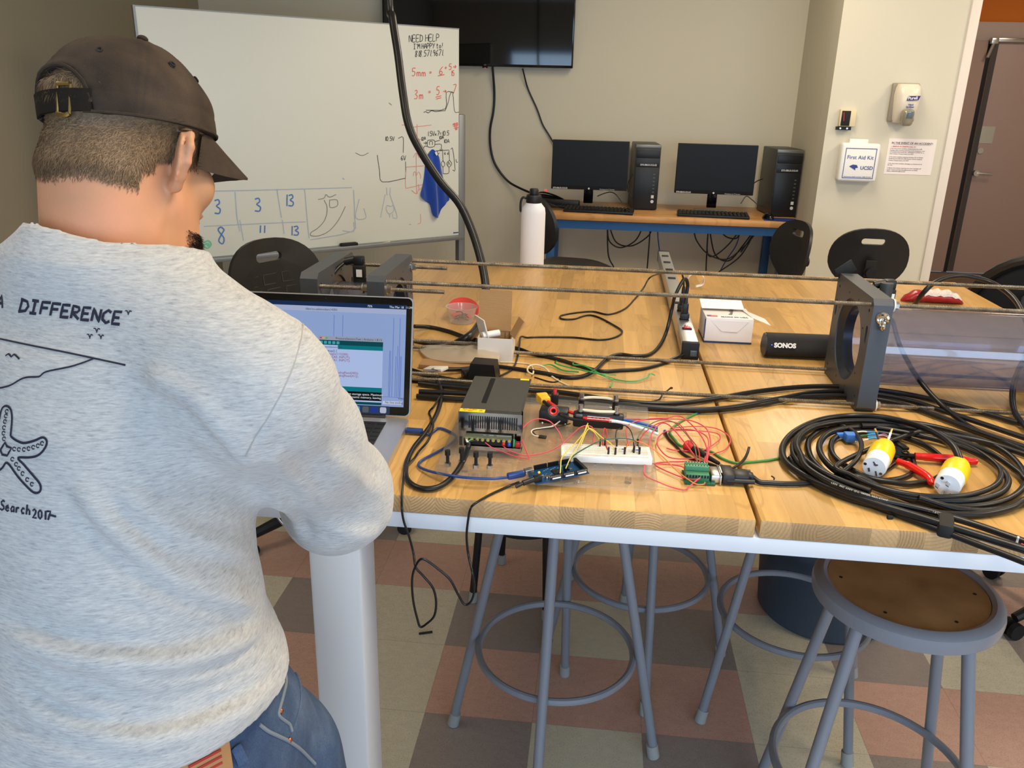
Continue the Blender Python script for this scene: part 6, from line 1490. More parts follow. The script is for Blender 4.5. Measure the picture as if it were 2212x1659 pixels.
ribbon([(1318, 838, .001), (1321, 832, .002), (1323, 828, .004)], 'tiny green strip piece above the middle rod')
tc([(1080, 782), (1120, 784), (1145, 788), (1152, 800, .004), (1150, 808, .006), (1140, 802, .01), (1142, 792, .012), (1158, 788, .01), (1178, 795, .004), (1195, 815), (1225, 832), (1255, 842)], .0022, 'white_cable', mat('off-white cord', (216, 204, 176), .5), 'off-white thin cord looping once behind the power supply')
tc([(1297, 843), (1318, 840), (1332, 841), (1342, 845)], .0022, 'white_cable', MATS['off-white cord'], 'short off-white cord end right of the acrylic plate top')
tc([(1155, 815), (1190, 825), (1208, 822), (1206, 815), (1185, 812)], .0018, 'thin_wire', m_wire, 'thin black wire loop right of the power supply')
tc([(1408, 867), (1425, 862, .004), (1432, 850, .01), (1440, 845, .008), (1450, 837, .012)], .0018, 'wire_scrap', m_wire, 'bent black wire scrap between the lower rods')
for x, y, l_ in ((1312, 696, 'small black crumb near the cord loop on the table'), (1450, 838, 'small black wire crumb above the lower rods')): solo('debris_scrap', MB().box(T(x, y, .002), (.006, .004, .003), rotm(0, 0, 30)), m_blackm, l_, 'scrap')
solo('black_sleeve', MB().cyl(T(1917, 1117, .0035), T(1928, 1117, .0035), .0034, n=12), m_blackm, 'short black cable sleeve on the right table top near the front edge', 'scrap')
solo('plastic_scrap', MB().box(T(1489, 887, .003), (.008, .005, .005), None, .001), m_white, 'tiny white cap beside the green ring terminal wire', 'scrap')
tc([(1666, 1028, .006), (1672, 1032, .004), (1672, 1036, .002)], .0014, 'wire_scrap', m_wire, 'tiny black wire scrap above the serial cable')

# --- coil of heavy cable on the right, plugs, pliers
coils = [
 ('outer power cable looping round the yellow plug and leaving at lower right', .0066, [(2072, 1010, .03), (2072, 990, .04), (2055, 960, .045), (2010, 930, .035), (1950, 910, .025), (1890, 900, .02), (1830, 899, .012), (1770, 908, .008), (1718, 932, .004), (1692, 962, .003), (1695, 995, .004), (1730, 1024, .006), (1790, 1052, .008), (1880, 1085, .008), (1970, 1112, .008), (2060, 1140, .008), (2150, 1168, .008), (2240, 1195, .008)]),
 ('black cable loop sweeping right around the whole coil', .0060, [(1835, 1050, .004), (1775, 1015, .002), (1748, 980, .001), (1752, 945, .001), (1800, 920, .001), (1880, 910, .001), (1980, 915, .001), (2080, 938, .001), (2160, 970, .001), (2205, 1010, .001), (2212, 1050, .001), (2170, 1082, .001), (2090, 1095, .001), (2000, 1088, .001), (1920, 1062, .004), (1850, 1030, .01)]),
 ('black cable loop just inside the outer one', .0060, [(1810, 1020, .010), (1775, 985, .012), (1772, 955, .012), (1800, 932, .012), (1870, 922, .010), (1960, 935, .008), (2060, 960, .006), (2130, 990, .006), (2175, 1030, .006), (2165, 1062, .006), (2110, 1080, .006), (2040, 1082, .006), (1950, 1072, .008), (1870, 1045, .012)]),
 ('inner black cable loop around the pliers', .0056, [(1870, 1030, .004), (1810, 995, .004), (1795, 965, .004), (1810, 942, .004), (1860, 932, .004), (1930, 940, .004), (1990, 958, .003), (2030, 985, .002), (2045, 1010, .002), (2020, 1035, .002), (1970, 1045, .002), (1930, 1042, .004)]),
 ('small inner black cable ring by the white plug face', .0046, [(1960, 985, .002), (1975, 1005, .001), (1965, 1025, .001), (1930, 1036, .001), (1895, 1032, .001)]),
 ('long black cable running flat from the coil to the right edge', .0060, [(1860, 920, .014), (1940, 922, .010), (2040, 938, .006), (2130, 955, .004), (2240, 990, .002)]),
 ('black cable leaving the coil towards the lower right, upper strand', .0060, [(1990, 934, .004), (1900, 914, .006), (1800, 912, .010), (1742, 932, .014), (1722, 958, .016), (1730, 985, .016), (1745, 1012, .018), (1800, 1045, .018), (1890, 1078, .014), (1990, 1100, .010), (2090, 1128, .006), (2170, 1155, .004), (2240, 1180, .002)]),
 ('black cable leaving the coil towards the lower right, lower strand', .0052, [(1706, 990, .001), (1725, 1015, .001), (1760, 1040, .001), (1830, 1072, .001), (1920, 1105, .001), (2010, 1138, .001), (2100, 1172, .001), (2170, 1198, .002), (2240, 1225, .002)]),
 ('black cable running just inside the left outer bend', .0060, [(1880, 1062, .014), (1800, 1032, .016), (1752, 1004, .014), (1722, 972, .012), (1724, 944, .012), (1760, 922, .014), (1830, 910, .016), (1920, 912, .014), (2000, 930, .010), (2090, 958, .008), (2150, 985, .006), (2200, 1020, .006), (2240, 1050, .006)]),
 ('black cable tucked under the coil bottom', .0060, [(1712, 985, .001), (1735, 1025, .001), (1790, 1060, .001), (1880, 1090, .001), (1990, 1106, .001), (2100, 1112, .001), (2180, 1098, .004), (2240, 1070, .008)]),
 ('glossy black cable crossing the coil to the far right', .0050, [(1815, 1000, .018), (1840, 1028, .018), (1905, 1055, .016), (2000, 1072, .014), (2090, 1070, .012), (2150, 1048, .010), (2160, 1015, .010), (2120, 980, .010), (2060, 952, .012), (1990, 932, .014)]),
 ('thick black cable closing the coil at the right edge', .0058, [(1985, 1075, .012), (2070, 1100, .004), (2150, 1102, .001), (2240, 1080, .001)]),
]
for lb_, r_, pts in coils:
    if lb_.startswith(('inner', 'small inner', 'black cable loop', 'glossy')):
        q = [T(p[0], p[1], p[2]+r_) for p in pts]
        solo('coiled_cable', MB().tube(smooth(q, 8, True), r_, 10, closed=True), m_rubber, lb_, 'cable', ang=80)
    else: tc(pts, r_, 'coiled_cable', m_rubber, lb_, 'cable', n=10)
# bright lettering on two cables
def lettering(pts, s_, size, label):
    P = smooth([T(*p) for p in pts], 14); mb = MB(); L_ = 0; k = 0
    seg = [np.linalg.norm(P[i+1]-P[i]) for i in range(len(P)-1)]; cum = np.concatenate([[0], np.cumsum(seg)])
    at = .004
    for ch in s_:
        i = min(len(P)-2, max(0, int(np.searchsorted(cum, at))-1)); f = (at-cum[i])/max(1e-6, seg[i]); q = P[i]+(P[i+1]-P[i])*min(1, f); d = P[i+1]-P[i]
        if ch != ' ': textmb(mb, ch, size, basis((0, -.62, .78), d), q, h=.0004)
        at += size*.62
        if at > cum[-1]: break
    return solo('cable_lettering', mb, mat('pale cable print', (176, 176, 172), .5), label, 'lettering')
lettering([(1965, 1092, .0198), (2010, 1105, .0178), (2040, 1114, .0170)], 'SOUTHWIRE NEOPRENE CORD', .0050, 'pale printed lettering on the strand leaving the coil')
lettering([(1790, 1042, .0300), (1850, 1063, .0292), (1930, 1086, .0270)], 'LESS 90C 600V OIL WATER RESISTANT', .0046, 'pale printed lettering on the middle of the coil strands')
tp_ = T(2044, 1137, .008); solo('tape_band', MB().box(T(2042, 1135, .010), (.024, .052, .024), rotm(0, 0, -20), .006), m_blackm, 'black tape band around the cable strands at lower right', 'tape')
solo('cable_tie_end', MB().tube([T(2196, 1175, .012), T(2198, 1166, .018), T(2200, 1160, .024)], .0018, 6), m_white, 'small white tie end at the right edge of the strands', 'cable tie')
solo('red_tip', MB().cyl(T(2205, 1180, .012), T(2225, 1190, .012), .005, n=12), MATS['pink wire'], 'pink wire end in the strands at the right edge', 'wire')

m_ypl = mat('yellow plug nylon', (240, 200, 10), .35); m_wpl = mat('white plug face', (232, 234, 236), .35)
def bigplug(face, back, r, label, male):
    d = np.array(face)-np.array(back); L_ = np.linalg.norm(d); R = basis(d, (1, 0, 0))
    t = thing('extension_plug', np.array(back)*.5+np.array(face)*.5-(0, 0, r), label, 'plug')
    part('yellow_shell', MB().lathe([(0, 0), (r*.55, 0), (r*.85, L_*.08), (r*1.02, L_*.22), (r*1.04, L_*.60), (r*.98, L_*.66), (0, L_*.66)], back, R, 32), m_ypl, t)
    part('white_body', MB().lathe([(r*.96, L_*.62), (r*.96, L_*.95), (r*.90, L_), (0, L_)], back, R, 32), m_wpl, t)
    bl2 = MB(); F_ = np.array(face)
    def fp_(x, y, z=0): return Vector(F_)+R @ Vector((x, y, z))
    if male:
        for x, y, rot in ((r*.05, r*.30, 60), (-r*.62, -r*.05, 60)): bl2.box(fp_(x, y, .006), (.0015, .006, .016), R @ rotm(0, 0, rot))
        bl2.cyl(fp_(-r*.15, -r*.55), fp_(-r*.15, -r*.55, .016), .0024, n=10)
        part('prongs', bl2, m_steel, t)
    else:
        bl2.box(fp_(-r*.35, -r*.30, .0003), (.0035, .007, .001), R @ rotm(0, 0, 20)).box(fp_(r*.25, -r*.48, .0003), (.0026, .009, .001), R @ rotm(0, 0, 20)).box(fp_(0, r*.35, .0003), (.0026, .009, .001), R @ rotm(0, 0, 40)).box(fp_(r*.1, r*.28, .0003), (.007, .0026, .001), R @ rotm(0, 0, 10))
        part('socket_slots', bl2, mat('dark slot', (90, 70, 60), .6), t)
    s2 = MB()
    for x, y in ((-r*.72, r*.15), (r*.60, -r*.40)) if not male else ((-r*.45, r*.55), (r*.35, -r*.62)): s2.lathe([(0, 0), (.0032, 0), (.0028, .001), (0, .001)], fp_(x, y), R, 12)
    part('face_screws', s2, m_chrome, t)
    return t
p1f = T(1888, 1010, .028); p1b = T(1912, 962, .034)
pg = bigplug(p1f, p1b, .0215, 'yellow and white female plug left of the pliers', False)
for (a, b), c_ in (((((1905, 968, .045)), (1893, 935, .055)), m_rubber), (((1913, 966, .045), (1924, 935, .055)), m_white)):
    part('core', MB().cyl(T(*a), T(*b), .0022, n=8), c_, pg); e = T(*b); f_ = e+(np.array(e)-T(*a))*.25
    part('brass_tip', MB().cyl(e, f_, .0022, n=8), mat('brass', (206, 166, 80), .3, .9), pg)
p2f = T(2046, 1050, .026); p2b = T(2072, 1003, .030)
bigplug(p2f, p2b, .0225, 'yellow and white male plug right of the pliers', True)
# pliers
pv = T(1940, 975, .012)
pr_ = thing('wire_cutters', pv-(0, 0, .012), 'wire cutters with red handles lying inside the cable coil', 'pliers')
m_redh = mat('red dipped handle', (214, 22, 24), .22, coat=.4)
h1a, h1b = T(1976, 985, .014), T(2112, 997, .010)
part('handle', MB().tube(smooth([h1a, T(2010, 988, .014), T(2060, 991, .013), T(2095, 996, .011), h1b], 6), [.0068]*4+[.0075]*14+[.0070]*5+[.005, .002], 14) if len(smooth([0*h1a, h1a, h1a, h1a, h1a], 6)) == 25 else MB(), m_redh, pr_)
h2 = smooth([T(1938, 996, .014), T(1960, 1004, .014), T(1985, 1018, .013), T(2005, 1032, .012), T(2014, 1045, .011)], 6)
part('handle', MB().tube(h2, [.0062]*6+[.0075]*12+[.0072]*5+[.0055, .002], 14), m_redh, pr_)
m_gun = mat('blackened steel', (34, 33, 32), .35, .6)
part('jaw', MB().box(T(1918, 974, .012), (.045, .022, .010), rotm(0, 0, 8), .004).cyl(T(1938, 976, .006), T(1938, 976, .019), .010, n=20).box(T(1958, 984, .012), (.036, .012, .008), rotm(0, 0, -6), .003), m_gun, pr_)
part('jaw', MB().box(T(1944, 962, .012), (.016, .040, .009), rotm(0, 0, 18), .004).box(T(1930, 986, .012), (.024, .012, .008), rotm(0, 0, -30), .003), m_gun, pr_)
part('spring', MB().torus(T(1955, 977, .018), .006, .0016, None, 20, 6).torus(T(1956, 977, .021), .006, .0016, None, 20, 6), m_gun, pr_)
solo('jaw_stub', MB().cyl(T(1872, 978, .010), T(1884, 978, .010), .0035, n=10), m_blackm, 'tiny black sleeve left of the female plug', 'scrap')
# blue splice
bs2 = thing('blue_splice', T(1850, 945), 'blue taped splice with bare coloured wires inside the cable coil', 'cable splice')
part('blue_tape', MB().box(T(1838, 944, .014), (.026, .022, .018), rotm(0, 0, 6), .004).box(T(1822, 940, .012), (.03, .012, .01), rotm(0, 0, 10), .003), mat('blue tape', (62, 120, 206), .5), bs2)
for i, (c_, y0, y1) in enumerate((((220, 220, 220), 932, 934), ((40, 120, 70), 941, 938), ((20, 20, 20), 945, 943), ((230, 220, 210), 952, 946))):
    part('splice_wire', MB().tube(smooth([T(1848, y0+2, .014), T(1862, y0, .014), T(1875, (y0+y1)/2, .014)], 4), .0017, 6), mat('splice %d' % i, c_, .4), bs2)
    part('blue_sleeve', MB().tube(smooth([T(1873, (y0+y1)/2, .014), T(1885, y1, .014), T(1896, y1+1, .012)], 4), .0021, 6), mat('pale blue sleeve', (60, 150, 210), .35), bs2)
for i, c_ in enumerate(((180, 120, 200), (200, 200, 205), (120, 60, 50), (220, 60, 60), (90, 150, 200))):
    part('fan_wire', MB().tube(smooth([T(1896, 940+i, .012), T(1912, 938+3*i, .014), T(1925, 948+2*i, .012), T(1940, 958, .01)], 4), .0009, 5), mat('fan %d' % i, c_, .4), bs2)

# floor scrap and grey coil under the table end
solo('floor_scrap', MB().cyl((Z(905, 1371, 0)[0], Z(905, 1371, 0)[1], .004), (Z(934, 1367, 0)[0], Z(934, 1367, 0)[1], .004), .0035, n=10), m_blackm, 'short black tube scrap lying on the beige floor tiles', 'scrap')
for k in range(3):
    cable('steel_cable_loop', [PY(x, y, 1.32+.015*k) for x, y in ((640+6*k, 1150), (612, 1132-4*k), (594, 1105), (590+3*k, 1078), (598, 1062), (612, 1052))], .0028, [m_steel, m_rubber, m_alu][k], ['innermost steel', 'black', 'outer pale'][k]+' cable loop hanging below the table beside the elbow', 'cable')
# ------------------------------------------------------------------ the person (grown from distance fields into single smooth surfaces)
_fh = np.array([-_sy, _cy, 0.])
def Ph(x, y, h):
    d = ray(x, y); return EYE+d*(h/(d @ _fh))
def smin(a, b, k):
    h = np.clip(.5+.5*(b-a)/k, 0, 1); return b+(a-b)*h-k*h*(1-h)
def cone(p, a, b, ra, rb):
    a = np.array(a, float); b = np.array(b, float); ab = b-a; t = np.clip(((p-a)@ab)/(ab@ab), 0, 1)
    return np.linalg.norm(p-a-t[:, None]*ab, axis=1)-(ra+(rb-ra)*t)
def chain(p, pts, rs, k=.02):
    d = None
    for i in range(len(pts)-1):
        e = cone(p, pts[i], pts[i+1], rs[i], rs[i+1]); d = e if d is None else smin(d, e, k)
    return d
def ell(q, c, r):
    q = (q-np.array(c))/np.array(r); k0 = np.linalg.norm(q, axis=1); k1 = np.linalg.norm(q/np.array(r), axis=1)
    return k0*(k0-1)/np.maximum(k1, 1e-6)
def nets(f, lo, hi, h):
    """surface nets over the zero level of f"""
    lo = np.array(lo); n = np.ceil((np.array(hi)-lo)/h).astype(int)+1
    ax = [lo[i]+h*np.arange(n[i]) for i in range(3)]
    V = np.empty(n)
    for i in range(0, n[0], 16):
        g = np.stack(np.meshgrid(ax[0][i:i+16], ax[1], ax[2], indexing='ij'), -1)
        V[i:i+16] = f(g.reshape(-1, 3)).reshape(g.shape[:3])
    S = V < 0
    c = [slice(0, -1), slice(1, None)]
    cnt = np.zeros(n-1); acc = np.zeros((*(n-1), 3))
    corners = [(i, j, k) for i in (0, 1) for j in (0, 1) for k in (0, 1)]
    for a in corners:
        for d in range(3):
            if a[d]: continue
            b = list(a); b[d] = 1
            va = V[c[a[0]], c[a[1]], c[a[2]]]; vb = V[c[b[0]], c[b[1]], c[b[2]]]
            x = (va < 0) != (vb < 0)
            t = np.where(x, va/np.where(x, va-vb, 1), 0)
            for e in range(3): acc[..., e] += np.where(x, a[e]+(t if e == d else 0), 0)
            cnt += x
    act = cnt > 0; idx = -np.ones(act.shape, int); idx[act] = np.arange(act.sum())
    ii = np.argwhere(act); P = lo+(ii+acc[act]/cnt[act][:, None])*h
    F = []
    for d in range(3):
        e1, e2 = [(1, 2), (2, 0), (0, 1)][d]
        sl0 = [slice(1, -1)]*3; sl0[d] = slice(0, -1); sl1 = [slice(1, -1)]*3; sl1[d] = slice(1, None)
        A_ = S[tuple(sl0)]; B_ = S[tuple(sl1)]
        for flip, m_ in ((False, A_ & ~B_), (True, ~A_ & B_)):
            q = np.argwhere(m_)
            if len(q) == 0: continue
            off = np.ones(3, int); off[d] = 0; q = q+off
            o = np.zeros((4, 3), int); o[1, e1] = -1; o[2, e1] = -1; o[2, e2] = -1; o[3, e2] = -1
            quad = np.stack([idx[tuple((q+o[j]).T)] for j in range(4)], 1)
            F.append(quad[:, ::-1] if flip else quad)
    return P, np.concatenate(F)
def netmesh(name, parts_, m_, parent, label=None, base=None, sm=0):
    vs = []; fs = []; o = 0
    for P, F in parts_:
        vs.append(P); fs.append(F+o); o += len(P)
    P = np.concatenate(vs); F = np.concatenate(fs)
    off = np.array(pos(parent)) if parent is not None else np.zeros(3)
    me = bpy.data.meshes.new(name); me.from_pydata((P-off).tolist(), [], F.tolist()); me.update()
    bm = bmesh.new(); bm.from_mesh(me)
    for _ in range(sm): bmesh.ops.smooth_vert(bm, verts=bm.verts, factor=.5, use_axis_x=True, use_axis_y=True, use_axis_z=True)
    bmesh.ops.recalc_face_normals(bm, faces=bm.faces); bm.to_mesh(me); bm.free()
    for p in me.polygons: p.use_smooth = True
    ob = link(name, me, m_, parent)
    if label: ob['label'] = label
    return ob

# body frame
BH_ = radians(38)-YAW
Fb = np.array([sin(BH_), cos(BH_), 0]); Rb_ = np.array([cos(BH_), -sin(BH_), 0])
hip = Ph(228, 1640, .80); hip[2] = .93
AX = [(.93, (-.535, .745)), (1.05, (-.530, .752)), (1.18, (-.538, .768)), (1.30, (-.533, .790)), (1.41, (-.527, .815)), (1.50, (-.527, .845))]
def axis_at(z):
    zz = [a[0] for a in AX]; return np.stack([np.interp(z, zz, [a[1][0] for a in AX]), np.interp(z, zz, [a[1][1] for a in AX])], 1)
def loft(p, zs, As, Bs, ex=2.3, zlo=None, zhi=None):
    z = p[:, 2]; c = axis_at(z); dx = p[:, 0]-c[:, 0]; dy = p[:, 1]-c[:, 1]
    u = dx*Rb_[0]+dy*Rb_[1]; v = dx*Fb[0]+dy*Fb[1]
    a = np.interp(z, zs, As); b = np.interp(z, zs, Bs)
    k = (np.abs(u/a)**ex+np.abs(v/b)**ex)**(1/ex)
    d = (k-1)*np.minimum(a, b)
    if zlo is not None: d = np.maximum(d, zlo-z)
    if zhi is not None: d = np.maximum(d, z-zhi)
    return d
SHR = np.array((-.318, .730, 1.388)); ELR = np.array((-.318, .945, 1.178)); WRR = np.array((-.385, 1.215, 1.085)); 
upc = np.array((-.527, .815, 1.425)); SHL = upc*2-SHR; SHL[2] = 1.395
ELL_ = SHL+np.array((-.03, .19, -.25)); WRL = np.array((-.62, 1.235, 1.085))
# head frame
ha_, hp_, hr_ = radians(30), radians(20), radians(4)
hdir = sin(ha_)*_rt+cos(ha_)*_fh
fH = cos(hp_)*hdir-sin(hp_)*np.array((0, 0, 1)); rH = np.cross(fH, (0, 0, 1)); rH /= np.linalg.norm(rH); uH = np.cross(rH, fH)
rH, uH = rH*cos(hr_)+uH*sin(hr_), uH*cos(hr_)-rH*sin(hr_)
OH = Ph(289, 341, .945); HS = .885
def toH(p): q = (p-OH)/HS; return np.stack([q@rH, q@fH, q@uH], 1)
def fromH(x, y, z): return OH+(rH*x+fH*y+uH*z)*HS
MH = Matrix((V3(rH), V3(fH), V3(uH))).transposed()
NB = np.array((-.518, .840, 1.475))
def f_neck(p):
    a = fromH(0, -.038, -.035)
    d = cone(p, NB+(0, 0, -.03), a, .074, .062)
    d = smin(d, cone(p, NB+Fb*.03+(0, 0, -.03), fromH(0, .02, -.075), .062, .052), .02)
    return d
def f_head(p):
    q = toH(p); qs = q.copy(); qs[:, 0] = np.abs(qs[:, 0])
    d = ell(q, (0, -.012, .045), (.075, .098, .086))
    d = smin(d, ell(q, (0, .030, -.030), (.059, .062, .078)), .03)
    d = smin(d, cone(qs, (.050, .012, -.055), (.020, .072, -.098), .024, .022), .025)       # jaw
    d = smin(d, ell(q, (0, .076, -.092), (.024, .018, .020)), .02)                          # chin
    d = smin(d, ell(qs, (.036, .068, -.020), (.026, .022, .026)), .02)                      # cheek
    d = smin(d, ell(q, (0, .078, .032), (.048, .014, .012)), .018)                           # brow
    d = smin(d, cone(q, (0, .090, .018), (0, .112, -.018), .009, .013), .012)              # nose
    d = smin(d, ell(qs, (.013, .098, -.022), (.009, .010, .008)), .006)
    d = smin(d, ell(q, (0, .095, -.050), (.024, .009, .006)), .005)                          # lips
    d = smin(d, ell(q, (0, .093, -.060), (.021, .009, .006)), .005)
    d = -smin(-d, ell(qs, (.031, .098, .012), (.015, .013, .010)), .010)                     # sockets
    # ears
    s_ = np.sign(q[:, 0]); e = qs-np.array((.074, -.002, -.004))
    ca, sa = cos(radians(55)), sin(radians(55)); ex = e[:, 0]*ca+e[:, 1]*sa; ey = -e[:, 0]*sa+e[:, 1]*ca   # lifts the rear rim outward
    ex, ey = e[:, 0]*ca+e[:, 1]*sa, e[:, 1]*ca-e[:, 0]*sa
    el = np.stack([ex-.006, ey+.008, e[:, 2]], 1)
    pl = ell(el, (0, -.003, 0), (.0045, .022, .035))
    import math as _m
    rim = None
    pts = [(.0045, .010, .010), (.006, .012, .024), (.007, .002, .034), (.009, -.012, .030), (.010, -.023, .014), (.009, -.020, -.004), (.006, -.009, -.020), (.002, .000, -.031), (0, .007, -.026)]
    rr = [.0035, .0040, .0044, .0046, .0046, .0044, .0046, .0062, .004]
    rim = chain(el, pts, rr, .004)
    pl = smin(pl, rim, .005)
    pl = -smin(-pl, ell(el, (.008, .003, -.002), (.008, .010, .015)), .003)
    tr = ell(el, (.001, .012, -.004), (.004, .004, .007)); pl = smin(pl, tr, .004)
    d = smin(d, pl, .006)
    return d*HS
def hand_sdf(p, wr, dirv, side):
    """open hand resting on the keyboard, palm down: dirv = finger direction, side = thumb direction"""
    dirv = np.array(dirv, float); dirv /= np.linalg.norm(dirv); up = np.array((0, 0, 1.)); sd = np.cross(dirv, up)*side
    palm0 = wr+dirv*.02; d = None
    for off, ln in ((-.030, .0), (-.010, .004), (.011, .002), (.030, -.006)):
        pass
    d = chain(p, [wr, wr+dirv*.03, wr+dirv*.085+up*.004], [.024, .026, .022], .02)
    d = smin(d, chain(p, [wr+sd*.008+dirv*.03, wr+sd*.026+dirv*.088+up*.006], [.016, .014], .01), .02)
    d = smin(d, chain(p, [wr-sd*.008+dirv*.03, wr-sd*.026+dirv*.080+up*.004], [.016, .013], .01), .02)
    for off, l1 in ((.030, .040), (.010, .045), (-.010, .042), (-.029, .033)):
        b = wr+dirv*(.088-abs(off-.01)*.25)+sd*off+up*.006
        m1_ = b+dirv*l1*.95+up*.010+sd*off*.12; m2_ = m1_+dirv*l1*.55-up*.010; m3_ = m2_+dirv*l1*.30-up*.020
        d = smin(d, chain(p, [b, m1_, m2_, m3_], [.0098, .0088, .0080, .0070], .004), .006)
    t0 = wr+dirv*.028+sd*.022-up*.004
    d = smin(d, chain(p, [t0, t0+sd*.028+dirv*.026-up*.006, t0+sd*.038+dirv*.055-up*.012, t0+sd*.036+dirv*.078-up*.016], [.013, .0115, .0098, .0082], .005), .010)
    return d
hd = LP(-.165, -.13, .03); hdL = LP(-.245, -.13, .03)
WRR = np.array((hd[0]+.035, hd[1]-.07, HT+.052)); WRL = np.array((hdL[0]-.02, hdL[1]-.07, HT+.052))
def f_arm(p, sh, el_, wr, dv, side):
    d = chain(p, [sh, sh*.5+el_*.5, el_], [.052, .048, .040], .03)
    d = smin(d, chain(p, [el_, el_*.65+wr*.35, wr], [.041, .042, .027], .02), .02)
    return smin(d, hand_sdf(p, wr, dv, side), .015)
def f_torso_b(p):
    d = loft(p, [.80, .93, 1.05, 1.18, 1.30, 1.40, 1.46], [.165, .175, .160, .158, .170, .165, .10], [.12, .13, .115, .110, .115, .10, .08], 2.2, .84, 1.47)
    d = smin(d, chain(p, [SHR, NB-(0, 0, .03), SHL], [.055, .062, .055], .03), .04)
    return d
dvR = np.array(LP(-.125, -.02, 0))-np.array(LP(-.115, -.13, 0)); dvL = dvR
pb = thing('person', (-.56, .75, 0), 'person seen from behind in a grey sweatshirt, jeans and dark cap, bent over the laptop', 'person')
m_skin = mat('skin', (194, 143, 104), .55, noise=.10, nscale=14, rgb2=(206, 142, 108), bump=.06, bscale=260)
m_skin.node_tree.nodes['Principled BSDF'].inputs['Subsurface Weight'].default_value = .15
m_skin.node_tree.nodes['Principled BSDF'].inputs['Subsurface Radius'].default_value = (.012, .005, .003)
headf = lambda p: smin(f_head(p), f_neck(p), .022)
bodyf = lambda p: smin(smin(smin(headf(p), f_torso_b(p), .03), f_arm(p, SHR, ELR, WRR, dvR, -1), .03), f_arm(p, SHL, ELL_, WRL, dvL, 1), .03)
zc = 1.44
H1 = nets(lambda p: np.maximum(headf(p), zc-p[:, 2]), OH-np.array((.155, .155, .20)), OH+np.array((.155, .165, .185)), .0025)
lo = np.minimum(WRR, WRL)-(.10, .09, .05)
fore = nets(lambda p: smin(f_arm(p, SHR, ELR, WRR, dvR, -1), f_arm(p, SHL, ELL_, WRL, dvL, 1), .001), (-.72, 1.10, 1.0), (-.28, 1.46, 1.16), .0028)
tor = nets(lambda p: np.maximum(smin(smin(f_torso_b(p), f_arm(p, SHR, ELR, WRR, dvR, -1), .03), f_arm(p, SHL, ELL_, WRL, dvL, 1), .03), p[:, 1]-1.12), (-.86, .60, .82), (-.20, 1.14, 1.50), .009)
netmesh('body', [H1, fore, tor], m_skin, pb)
m_eye = mat('eye white', (225, 222, 215), .2)
for s_ in (-1, 1):
    e = fromH(s_*.031, .083, .012)
    eo = part('eye', MB().ball(e, .0115), m_eye, pb); part('iris', MB().ball(fromH(s_*.031, .0925, .010), .0045, n=10), mat('iris', (70, 60, 45), .2), eo)

# ---- hair: short strands over the back and sides of the head
m_hair = mat('brown hair', (108, 84, 60), .55, noise=.35, nscale=300); m_hair2 = mat('light brown hair', (140, 112, 82), .5)
def capline(q):     # height of the cap's lower edge in head coordinates (as a function of y)
    return .030-.10*(q[:, 1]+.02)*0+.018*np.clip((-.02-q[:, 1])/.08, 0, 1)*0+.0
_cn = np.array((0, 0, 1.))+.24*_fh-.02*_rt; CAPN = np.array((_cn@rH, _cn@fH, _cn@uH)); CAPN = CAPN/np.linalg.norm(CAPN); CAPH = .034
def capd(q): return q@CAPN-CAPH        # >0 above the cap rim
q_all = None
P0, F0 = H1
qh = toH(P0)
tri = np.concatenate([F0[:, [0, 1, 2]], F0[:, [0, 2, 3]]]); va, vb_, vc = P0[tri[:, 0]], P0[tri[:, 1]], P0[tri[:, 2]]
nn = np.cross(vb_-va, vc-va); ar = np.linalg.norm(nn, axis=1); ce = (va+vb_+vc)/3; qc = toH(ce)
okm = (qc[:, 2] > -.075) & (qc[:, 1] < .052)
